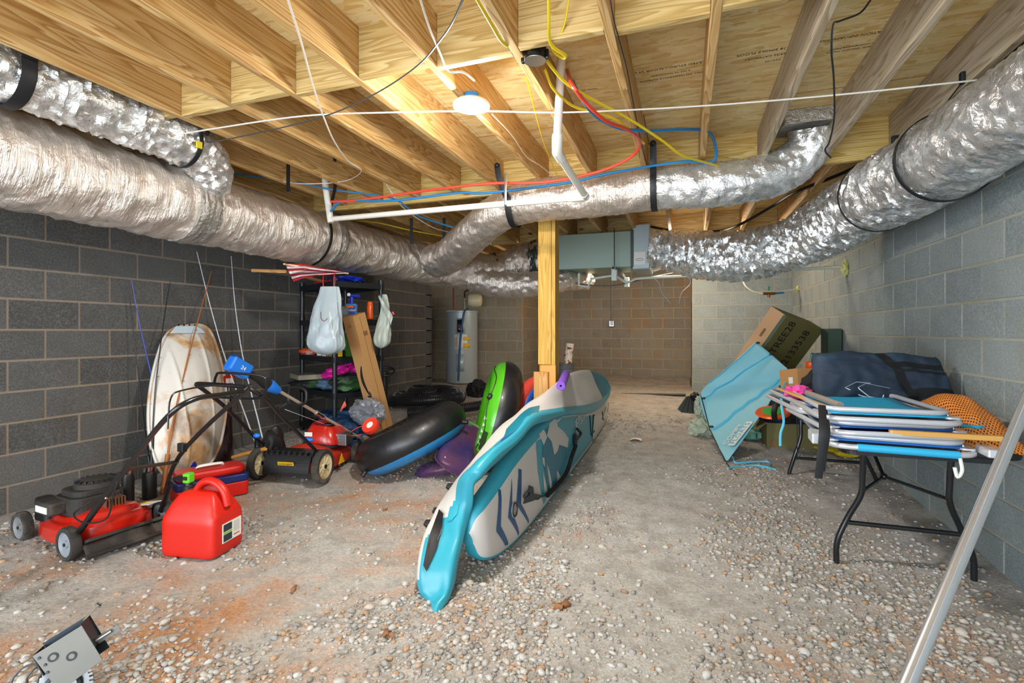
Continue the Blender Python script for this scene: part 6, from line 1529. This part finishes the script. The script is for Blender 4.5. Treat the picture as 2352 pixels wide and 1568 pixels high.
for pl_ in ([(.37, .04), (.30, .06), (.20, .18), (.18, .22), (.26, .30), (.36, .29)], [(.44, .05), (.36, .06), (.28, .16), (.27, .20), (.33, .28), (.50, .26)], [(.44, .05), (.45, .12)], [(.53, .04), (.55, .10), (.55, .05)]):
    part('printed_logo', MB().tube([f(u, v) + V((0, 0, .004)) for u, v in pl_], (.0035, .0015), 6), mk('reflective_print', '#c5cbd6', .4), t, loc=True)
crump('black_sack', 'black sack heaped against the left end of the dark blue bag', 'cloth', PZ(1893, 890, 3.15), (.12, .13, .10), mk('black_cloth', '#17171a', .85, bump=.2), .35, 1.7, 21, 4)
PK = mk('pink_cloth', '#e0489f', .6, var=.2)
crump('pink_bag', 'pink cloth bag between the small carton and the wooden chair arm', 'bag', PZ(1834, 902, 3.02), (.075, .10, .04), PK, .4, 2.2, 3, 4)
crump('pink_bag', 'small pink cloth scrap at the lower left corner of the dark blue bag', 'bag', PZ(1900, 926, 2.85), (.075, .05, .022), PK, .5, 2.2, 7, 4)
# hanging straps and ribbons
def strip(name, label, pts, w_, mat, ctg, flat=(1, 0, 0), th=.0015):
    q = MB(); q.tube(cat(pts, 8), (w_, th), 8, flat=flat); return solo(name, q, mat, label, ctg)
strip('webbing_strap', 'long black strap hanging off the table corner, front length', [PZ(1888, 930, 2.34), PZ(1890, 985, 2.26), PZ(1886, 1040, 2.26), PZ(1880, 1098, 2.28)], .016, BKW, 'strap')
strip('webbing_strap', 'shorter black strap hanging just behind the long one', [PZ(1893, 940, 2.38), PZ(1900, 990, 2.3), PZ(1893, 1040, 2.3), PZ(1888, 1082, 2.3)], .013, BKW, 'strap')
strip('ribbon', 'light blue ribbon hanging beside the small carton', [PZ(1806, 872, 4.2), PZ(1797, 895, 3.65), PZ(1795, 930, 3.58), PZ(1800, 968, 3.58), PZ(1793, 995, 3.58), PZ(1792, 1024, 3.58)], .008, mk('light_blue_ribbon', '#57bfe0', .5), 'ribbon')
strip('cord', 'thin black cord hanging behind the far table leg', [PZ(1830, 950, 3.7), PZ(1831, 1000, 3.7), PZ(1832, 1048, 3.7), PZ(1840, 1043, 3.7)], .003, BKW, 'cord', th=.003)
# orange mesh bag
OM = NT('orange_mesh'); co_ = OM.coord('Object', (1, 1, 1), (0, 0, .6)); wv = OM.n('ShaderNodeTexWave', wave_type='BANDS'); OM.l(co_, wv.inputs['Vector']); wv.inputs['Scale'].default_value = 32; wv.inputs['Distortion'].default_value = 1.0
wv2 = OM.n('ShaderNodeTexWave', wave_type='BANDS', bands_direction='Y'); OM.l(co_, wv2.inputs['Vector']); wv2.inputs['Scale'].default_value = 22
mx = OM.math('MAXIMUM', wv.outputs['Fac'], wv2.outputs['Fac'])
OM.out(OM.ramp(mx, [(.3, '#7e4215'), (.8, '#d9812f')]), .6); al = OM.ramp(mx, [(.42, .25), (.6, 1.0)]); OM.l(al, OM.b.inputs['Alpha']); OM.bump(mx, .6, .004)
q = MB(); q.grid(lambda u, v: V((1.09 + .33 * u + .03 * math.sin(5 * v), 2.80 + .62 * v - .10 * u * v, .704 + .27 * math.sin(math.pi * min(1, v * 1.05)) ** .7 * (math.sin(math.pi * u) ** .6) * (.55 + .5 * v) + .02 * noise.noise(V((u * 5, v * 5, 0))))), 40, 60)
q.grid(lambda u, v: V((1.06 + .36 * u, 2.80 + .62 * v - .10 * u * v, .7025)), 6, 6)
solo('mesh_bag', q, OM.m, 'orange mesh sack lying on the near right end of the table', 'sack')
q = MB(); q.blob((0, 0, 0), (.10, .16, .03), .3, 1.5, 3, seed=2); solo('cyan_cushion', q, SLC, 'cyan headrest cushion poking out between the chairs and the orange mesh sack', 'cushion', M=TR(PZ(2195, 968, 2.45), .3))
# small carton on the far end, orange-topped tin behind
def obox(name, label, M, d, mat, open_=False, wall_=.004, ctg='box'):
    t = thing(name, label, ctg, M=M)
    if not open_: part('box_body', MB().box((0, 0, d[2] / 2), d), mat, t, loc=True, smooth=False, bev=.003)
    else:
        q = MB(); q.box((0, 0, wall_ / 2), (d[0], d[1], wall_))
        for s in (-1, 1): q.box((s * d[0] / 2, 0, d[2] / 2), (wall_, d[1], d[2])); q.box((0, s * d[1] / 2, d[2] / 2), (d[0], wall_, d[2]))
        part('box_body', q, mat, t, loc=True, smooth=False)
    return t
cp = PZ(1840, 886, 4.0)
bt_ = obox('small_carton', 'small open brown carton at the far end of the table', Matrix.Translation((cp.x + .02, cp.y, .785)) @ Matrix.Rotation(R(24), 4, 'Z') @ Matrix.Rotation(R(-8), 4, 'X'), (.24, .22, .15), mk('kraft_board', '#b98a55', .75), True, .006)
part('barcode_label', MB().box((-.125, -.03, .06), (.002, .05, .05)), LBL, bt_, loc=True, smooth=False)
part('book_stack', MB().box((cp.x + .04, cp.y + .05, .742), (.34, .30, .085)), BKW, thing('black_case', 'flat black case under the small open carton', 'case', (cp.x, cp.y, .70)), smooth=False, bev=.01)
c = PZ(1862, 848, 4.35)
t = thing('lantern', 'small orange-topped camping lamp behind the small carton', 'lamp', (c.x, c.y, .86))
part('base', MB().lathe([(0, 0), (.055, 0), (.05, .03), (.035, .05), (0, .05)], 20, TR((c.x, c.y, c.z - .06))), STEEL, t)
part('top', MB().lathe([(.035, .05), (.045, .07), (.04, .12), (.02, .13), (0, .13)], 20, TR((c.x, c.y, c.z - .06))), _M['orange_plastic'], t, label='orange top')
part('green_stick', MB().tube([c + V((.0, .02, .05)), c + V((.02, .03, .14))], .012, 8), mk('stick_green', '#2f6b55', .5), t)
part('stand', MB().prism(rrect(.12, .12, .02), c.z - .06 - .70, TR((c.x, c.y + .0, .70))), mk('dark_box', '#23241f', .7), t, smooth=False)
# big tree carton
OLB = mk('olive_carton', '#6d6638', .7, var=.15); OLL = mk('carton_edge', '#c39a73', .7, var=.1)
TLp, TRp, BLp = PZ(1804, 722, 5.15), PZ(1893, 757, 5.42), PZ(1745, 822, 5.37)
ex = (TRp - TLp).normalized(); ey3 = (BLp - TLp); ey3 = (ey3 - ex * ey3.dot(ex)).normalized()
W_ = (TRp - TLp).length; CMx = frame(TLp, ex, y=-ey3)
Lc = 1.25
zn = 1 if (CMx.inverted() @ CAM).z > 0 else -1
t = thing('tree_carton', 'big olive-brown carton printed A-TREE28, leaning diagonally in the right back corner', 'box', M=CMx)
part('box_body', MB().box((W_ / 2, -Lc / 2, -zn * .10), (W_, Lc, .20)), OLB, t, loc=True, smooth=False, bev=.004)
part('side_face', MB().box((-.002, -Lc / 2, -zn * .10), (.004, Lc - .01, .195)), OLL, t, loc=True, smooth=False)
part('tape', MB().box((.004, -Lc / 2, .0), (.05, Lc - .02, .002)), mk('shiny_tape', '#7f8a72', .15), t, loc=True, smooth=False)
part('handle_slot', MB().prism(rrect(.03, .10, .014), .002, frame((-.0045, -.28, -zn * .10), (0, 0, 1), z=(-1, 0, 0)) @ TR((0, 0, 0))), KRD, t, loc=True, smooth=False)
for s_, off, sz_, yy0 in (('A-TREE28', W_ * .27, .145, -.30), ('NO.:2133538', W_ * .68, .145, -.42)):
    part('print', text_mb(s_, sz_, frame((off, yy0, zn * .002), (0, 1, 0), z=(0, 0, zn)), .0006, sx=.86), mk('black_ink', '#16120e', .7), t, loc=True)
obj_ = obox('green_carton', 'dark green carton standing against the right wall behind the printed carton', TR((1.44, 6.05, fz(1.4, 6.05)), 0), (.12, .30, 1.10), mk('dark_green_carton', '#31483a', .7))
# light blue canopy
FB = mk('pale_blue_nylon', '#7dbccb', .6, var=.08); FD = mk('blue_piping', '#35a9c9', .5)
TLc, TRc, MRc, BTc, MLc, LFc = PZ(1737, 784, 5.2), PZ(1809, 846, 4.75), PZ(1796, 885, 4.75), FL(1668, 1063), PZ(1630, 985, 4.95), PZ(1609, 905, 5.35)
t = thing('fabric_canopy', 'pale blue fabric float canopy leaning in front of the printed carton', 'canopy', BTc)
L0 = [TLc, LFc, MLc, BTc]; 
left = cat([TLc, LFc.lerp(TLc, .45), LFc, MLc, BTc + V((0, 0, .02))], 8); right = cat([TRc, TRc.lerp(MRc, .5), MRc, MRc.lerp(BTc, .35), MRc.lerp(BTc, .97)], 8)
top_ = TLc
def can(u, v):   # u from the top edge to the bottom tip, v from left to right edge
    k = u * (len(left) - 1); i = min(int(k), len(left) - 2); f_ = k - i
    a = left[i].lerp(left[i + 1], f_); b = right[i].lerp(right[i + 1], f_)
    s = .035 * math.sin(math.pi * v) * math.sin(math.pi * u) * -1 + .010 * math.sin(9 * v + 4 * u) * (1 - u)
    return a.lerp(b, v) + V((-.5, -.8, .2)) * s
part('fabric', MB().grid(can, 50, 40), FB, t, solid=.004)
def canline(pts, r, mat, nm):
    part(nm, MB().tube([can(u, v) + V((-.3, -.8, .2)) * .008 for u, v in pts], r, 8, flat=None), mat, t)
def nearC(px, py):
    best = None
    for a in range(0, 51):
        for b in range(0, 41):
            p = can(a / 50, b / 40); d = p - CAM; z = d.dot(FWD); e = (1176 + 1147 * d.dot(RGT) / z - px) ** 2 + (760 - 1147 * d.z / z - py) ** 2
            if best is None or e < best[0]: best = (e, a / 50, b / 40)
    return best[1], best[2]
def seg(a, b, n=10):
    return [nearC(a[0] + (b[0] - a[0]) * k / n, a[1] + (b[1] - a[1]) * k / n) for k in range(n + 1)]
canline(seg((1778, 808), (1612, 918)), .008, FD, 'pole_sleeve'); canline(seg((1803, 862), (1640, 985)), .012, FD, 'pole_sleeve'); canline(seg((1743, 784), (1628, 880)), .005, FD, 'pole_sleeve')
for p_ in ((1775, 812), (1744, 786), (1616, 917), (1636, 980)): part('buckle', MB().ball(can(*nearC(*p_)) + V((-.1, -.3, .1)) * .05, (.022, .012, .012)), PL, t)
cl_, ct_ = can(*nearC(1665, 1045)), can(*nearC(1735, 985)); ccx = can(*nearC(1690, 985)); cn = (cl_ - ccx).cross(ct_ - ccx); cn = cn if cn.dot(CAM - cl_) > 0 else -cn; cn.normalize()
p0_, p1_ = can(*nearC(1684, 1022)), can(*nearC(1722, 976))
FMx = frame(p0_.lerp(p1_, .5) + cn * .02, p1_ - p0_, z=cn); LW = (p1_ - p0_).length
bd = part('logo_panel', MB().prism(rrect(LW * 1.15, .085, .015), .003, FMx), WHITE, t, smooth=False)
part('print', text_mb('FLOATS', .085, FMx @ Matrix.Translation((0, 0, .005)), .0008, sx=.95), FD, bd); part('print', text_mb('COMFY', .085, FMx @ Matrix.Translation((-.01, .085, .005)), .0008), WHITE, bd)
pol = [BTc + V((-.01, 0, .08)), FL(1693, 1095) + V((0, 0, .01))]
part('rod', MB().tube([LFc, MLc, BTc, pol[1]], .005, 8), BKW, t)
RBB = mk('light_blue_ribbon', '#57bfe0', .5)
part('ribbon_tail', MB().tube(cat([BTc + V((.05, 0, .06)), FL(1690, 1068) + V((0, 0, .02)), FL(1720, 1066) + V((0, 0, .02)), FL(1762, 1064) + V((0, 0, .015)), FL(1768, 1074) + V((0, 0, .012)), FL(1745, 1076) + V((0, 0, .012))], 8), (.007, .002), 6, flat=(0, 0, 1)), RBB, t)
part('ribbon_tail', MB().tube(cat([FL(1672, 1080) + V((0, 0, .02)), FL(1700, 1074) + V((0, 0, .012)), FL(1740, 1072) + V((0, 0, .012)), FL(1782, 1082) + V((0, 0, .012))], 8), (.007, .002), 6, flat=(0, 0, 1)), RBB, t)
# carton under the table, bag, frisbee
bx0, bx1 = FL(1770, 1027), FL(1868, 1032)
M = frame((bx0 + bx1) / 2 + V((.05, .16, 0)), bx1 - bx0, z=UP)
t = obox('storage_carton', 'brown carton on the ground under the far left corner of the table', M, (.56, .34, .235), OLB)
part('flap', MB().add([(-.28, -.17, .235), (-.28, .17, .235), (-.36, .17, .16), (-.36, -.17, .16)], [(0, 1, 2, 3)]), OLB, t, loc=True, smooth=False, solid=.004)
part('barcode', MB().box((-.22, -.172, .05), (.05, .003, .07)), KRD, t, loc=True, smooth=False); part('blue_mark', MB().box((-.345, -.05, .08), (.003, .05, .05)), NVY, t, loc=True, smooth=False)
part('tape_line', MB().box((.0, -.1715, .12), (.006, .002, .23)), KRD, t, loc=True, smooth=False)
RBL = mk('royal_blue_cloth', '#0d2fa0', .5, bump=.1)
tp_ = M @ V((.0, 0, .235))
crump('blue_bag', 'royal blue nylon bag lying on the carton under the table', 'bag', tp_ + V((-.05, 0, .05)), (.30, .15, .065), RBL, .3, 1.6, 3, 4, flatz=-.8)
fp = PZ(1775, 950, 4.35)
t = thing('flying_disc', 'orange and green flying disc on the royal blue bag', 'disc', fp)
part('disc', MB().lathe([(0, 0), (.13, 0), (.14, .01), (.13, .022), (0, .024)], 32, Ax(fp, (-.1, -.25, 1))), _M['orange_plastic'], t); part('green_centre', MB().lathe([(0, .024), (.085, .024), (.085, .028), (0, .03)], 28, Ax(fp, (-.1, -.25, 1))), mk('disc_green', '#2fa82f', .4), t)
strip('backpack_strap', 'padded black strap looping over the flying disc', [PZ(1805, 900, 4.2), PZ(1785, 925, 4.15), PZ(1778, 945, 4.15), PZ(1780, 965, 4.2)], .022, BKW, 'strap', th=.008)
crump('black_pack', 'black backpack wedged between the canopy and the far table end', 'bag', PZ(1808, 935, 4.55), (.13, .12, .13), BKW, .3, 1.6, 8, 4)
crump('green_cloth', 'pale green cloth on the ground left of the carton under the table', 'cloth', FL(1725, 1005) + V((0, 0, .05)), (.13, .12, .06), mk('mint_cloth', '#8fc9ae', .7), .3, 1.8, 9, 4)
MC = mk('pale_camo_cloth', '#a9b3a0', .7, dirt='#3a403c')
crump('life_vest', 'pale green and dark crumpled vest behind the left edge of the canopy', 'vest', PZ(1618, 985, 5.3), (.14, .14, .10), MC, .45, 2.2, 5, 4)
crump('life_vest', 'upper pale green strap bundle behind the left edge of the canopy', 'vest', PZ(1612, 935, 5.45), (.07, .1, .12), MC, .45, 2.2, 6, 4)
fb = PZ(1592, 922, 5.7)
t = thing('swim_fin', 'dark grey swim fins lying left of the canopy', 'swim fin', fb)
part('blade', MB().prism([(-.17, -.07), (-.13, -.11), (.03, -.12), (.07, .02), (.0, .10), (-.05, .09)], .02, frame(fb + V((-.02, 0, -.03)), RGT + V((0, 0, -.05)), y=(FWD * .5 + UP * .9))), mk('fin_rubber', '#3a3f3b', .6), t, smooth=False, bev=.008)
for k in range(3): part('rib', MB().tube([frame(fb + V((-.02, 0, -.03)), RGT, y=(FWD * .5 + UP * .9)) @ V((-.13 + .06 * k, -.10, .024)), frame(fb + V((-.02, 0, -.03)), RGT, y=(FWD * .5 + UP * .9)) @ V((-.03 + .02 * k, .08, .024))], .004, 6), BKW, t)
part('foot_pocket', MB().blob(fb + V((.02, 0, .06)), (.05, .06, .05), .3, 2, 3), BKW, t)
part('foot_pocket', MB().blob(fb + V((.11, .02, .06)), (.04, .06, .05), .3, 2, 3, seed=3), BKW, t)
# yellow fins under the table
yp = FL(1930, 1040)
t = thing('swim_fin', 'yellow swim fins on the ground behind the table legs', 'swim fin', yp)
YF = mk('fin_yellow', '#d3b91c', .5, dirt='#8fa52a')
part('blade', MB().blob(yp + V((.0, 0, .035)), (.20, .12, .03), .25, 1.5, 4), YF, t); part('foot_pocket', MB().blob(yp + V((.02, -.15, .03)), (.10, .08, .03), .2, 2, 3), YF, t)
# aluminium pole
b0 = V((.125, .98, .0)); d = V((.5, .6, .545)); 
p1_ = b0 + V((.5 / .545, .6 / .545, 1)) * 1.52
t = thing('metal_pole', 'long brushed aluminium pole leaning from the floor to the right wall', 'pole', b0)
AL = NT('brushed_aluminium'); AL.out('#d2d4d8', .22, .8); AL.bump(AL.noise(AL.coord('Object'), 200, 2), .05, .001)
part('tube', MB().tube([b0, p1_], .0165, 28), AL.m, t)
part('rubber_tip', MB().tube([b0 - V((0, 0, .0)), b0 + (p1_ - b0) * .02], .019, 20), PL, t)
# winch at the bottom left
wp = FL(150, 1610); 
c = PZ(163, 1500, 1.66)
WM = frame(c, (RGT * .85 + FWD * .5) * .90 + UP * .42, z=(-FWD * .8 + RGT * .5 + UP * .22)) @ Matrix.Scale(.82, 4)
t = thing('cable_winch', 'steel bracket winch with gears and grey wires at the bottom left corner', 'winch', M=WM)
GAL = mk('galvanised_plate', '#77756f', .5, .5, var=.3); DZ = mk('dark_zinc', '#30383f', .35, .7, var=.4)
P4 = [(-.07, -.10), (.085, -.085), (.082, .08), (-.084, .075)]
part('front_plate', MB().prism(P4, .004, Matrix.Translation((0, 0, .035))), GAL, t, loc=True, smooth=False, bev=.001)
for x, y in ((-.035, .03), (.012, -.005)):
    part('bearing_ring', MB().lathe([(.010, 0), (.017, 0), (.017, .003), (.010, .003)], 24, Matrix.Translation((x, y, .039)), cap=False), PL, t, loc=True)
    part('bearing_cap', MB().lathe([(0, .002), (.010, .002), (.011, 0)], 20, Matrix.Translation((x, y, .039))), GAL, t, loc=True)
for x, y in ((-.07, .055), (-.065, .02), (-.07, -.01)): part('bolt', MB().lathe([(0, .004), (.005, .004), (.006, 0)], 8, Matrix.Translation((x, y, .039))), DARKST, t, loc=True)
for a, nm in ((((-.085, .075), (.075, .085)), 'side_plate'),): pass
part('back_plate', MB().prism([(x, y + .01) for x, y in P4], .003, Matrix.Translation((0, 0, -.075))), DZ, t, loc=True, smooth=False)
part('side_plate', MB().box((.078, .03, -.02), (.003, .11, .11)), DZ, t, loc=True, smooth=False); part('side_plate', MB().box((-.086, .03, -.02), (.003, .09, .11)), DZ, t, loc=True, smooth=False)
q = MB(); 
for k in range(36): q.box((.078, 0, 0), (.014, .007, .012), Matrix.Rotation(k * math.pi / 18, 4, 'Z'))
G_M = Matrix.Translation((-.075, -.10, -.02)) @ Matrix.Scale(1.15, 4); q.v = [G_M @ p for p in q.v]; q.lathe([(.0, -.005), (.074, -.006), (.074, .006), (0, .005)], 48, G_M); gr = part('drive_gear', q, STEEL, t, loc=True)
part('wire_coil', MB().tube([G_M @ V(((.055 - .0012 * (k // 24)) * math.cos(k * .262), (.055 - .0012 * (k // 24)) * math.sin(k * .262), .012 + .004 * ((k // 24) % 3))) for k in range(240)], .0022, 6), DARKST, t, loc=True)
part('shaft', MB().tube([(.07, .085, -.03), (.135, .11, -.06)], .004, 10), CH, t, loc=True)
for k in range(3): part('washer', MB().tube([(.122 + .005 * k, .105 + .002 * k, -.055 - .0025 * k), (.125 + .005 * k, .106 + .002 * k, -.0565 - .0025 * k)], .013 - .002 * k, 16), DARKST if k % 2 else STEEL, t, loc=True)
part('lower_bracket', MB().box((.12, -.015, -.02), (.08, .028, .003)), GAL, t, loc=True, smooth=False); part('lower_bolt', MB().tube([(.08, -.01, -.008), (.135, -.01, -.012)], .007, 12), STEEL, t, loc=True)
for k, pts in enumerate(([(-.08, .03, .0), (-.12, .02, .02), (-.15, -.01, .0), (-.14, -.06, .0), (-.17, -.12, -.02)], [(-.085, .02, .0), (-.13, .05, .0), (-.18, .03, 0), (-.20, -.03, 0), (-.18, -.08, 0), (-.22, -.12, 0)], [(-.08, .0, .0), (-.11, -.02, .03), (-.12, -.07, .02), (-.15, -.1, .0), (-.14, -.15, 0)])):
    part('wire', MB().tube(cat(pts, 8), .004, 8), GC, t, loc=True)
part('orange_housing', MB().blob((-.14, -.13, -.03), (.06, .05, .03), .2, 2, 3), mk('orange_paint', '#d2691a', .5), t, loc=True)

# ------------------------------------------------ floor litter
cn_ = FL(1458, 1012); q = MB(); q.grid(lambda u, v: cn_ + V((-.05 + .12 * u, -.05 + .10 * v + .02 * u, .008 + .022 * math.sin(3.2 * u) * (1 - v * .4))), 14, 8); solo('paper_scrap', q, LBL, 'scrap of white paper on the gravel right of the paddle board', 'paper', solid=.001)
LF = mk('dry_leaf', '#8d5f3c', .8, var=.4)
def leaf(px, py, s, lab, k):
    c = FL(px, py); q = MB(); n = 14; vs = [c + V((0, 0, .012))]
    for i in range(n):
        a = 2 * math.pi * i / n; r_ = s * (.65 + .35 * math.cos(2 * a) + (.22 if i % 2 else -.1)); vs.append(c + V((r_ * math.cos(a + k), r_ * math.sin(a + k), .010 + .010 * math.sin(3 * a + k))))
    q.add(vs, [(0, i + 1, (i + 1) % n + 1) for i in range(n)]); solo('dry_leaf', q, LF, lab, 'leaf', solid=.0012)
leaf(1290, 1395, .045, 'curled brown leaf on the gravel right of the paddle board tips', 1); leaf(675, 1356, .022, 'small reddish leaf on the clay left of centre foreground', 2); leaf(892, 1462, .03, 'brown leaf on the gravel at the lower centre left', 3)
leaf(885, 1172, .018, 'tiny brown leaf below the black and blue swim ring', 4); leaf(1298, 1132, .015, 'tiny dark leaf beside the standing paddle board', 5)
q = MB(); c = FL(372, 1475); q.prism([(-.05, -.02), (.0, -.035), (.05, -.01), (.06, .03), (.01, .03), (-.04, .015)], .014, TR(c, .5)); solo('flat_stone', q, STONE, 'flat pale slab of stone on the orange clay in the left foreground', 'stone', smooth=False, bev=.002)
q = MB(); q.tube(cat([PY(1402, 905, 8.0), PY(1480, 906, 7.95), PY(1575, 907, 7.9)], 5), .02, 10); 
for i in range(len(q.v)): q.v[i].z = q.v[i].z - 0.0
solo('black_hose', q, BC, 'black hose lying along the ground before the recess', 'hose')
q = MB(); q.grid(lambda u, v: V((-2.72 + 2.8 * u, 8.9 + 1.42 * v, .20 + .10 * v + .035 * noise.noise(V((u * 9, v * 5, 2))) + .04 * (1 if v > .03 else 0))), 60, 24); o = solo('dirt_bank', q, FLOORM, None, None, kind='structure'); o.name = 'trim_1'
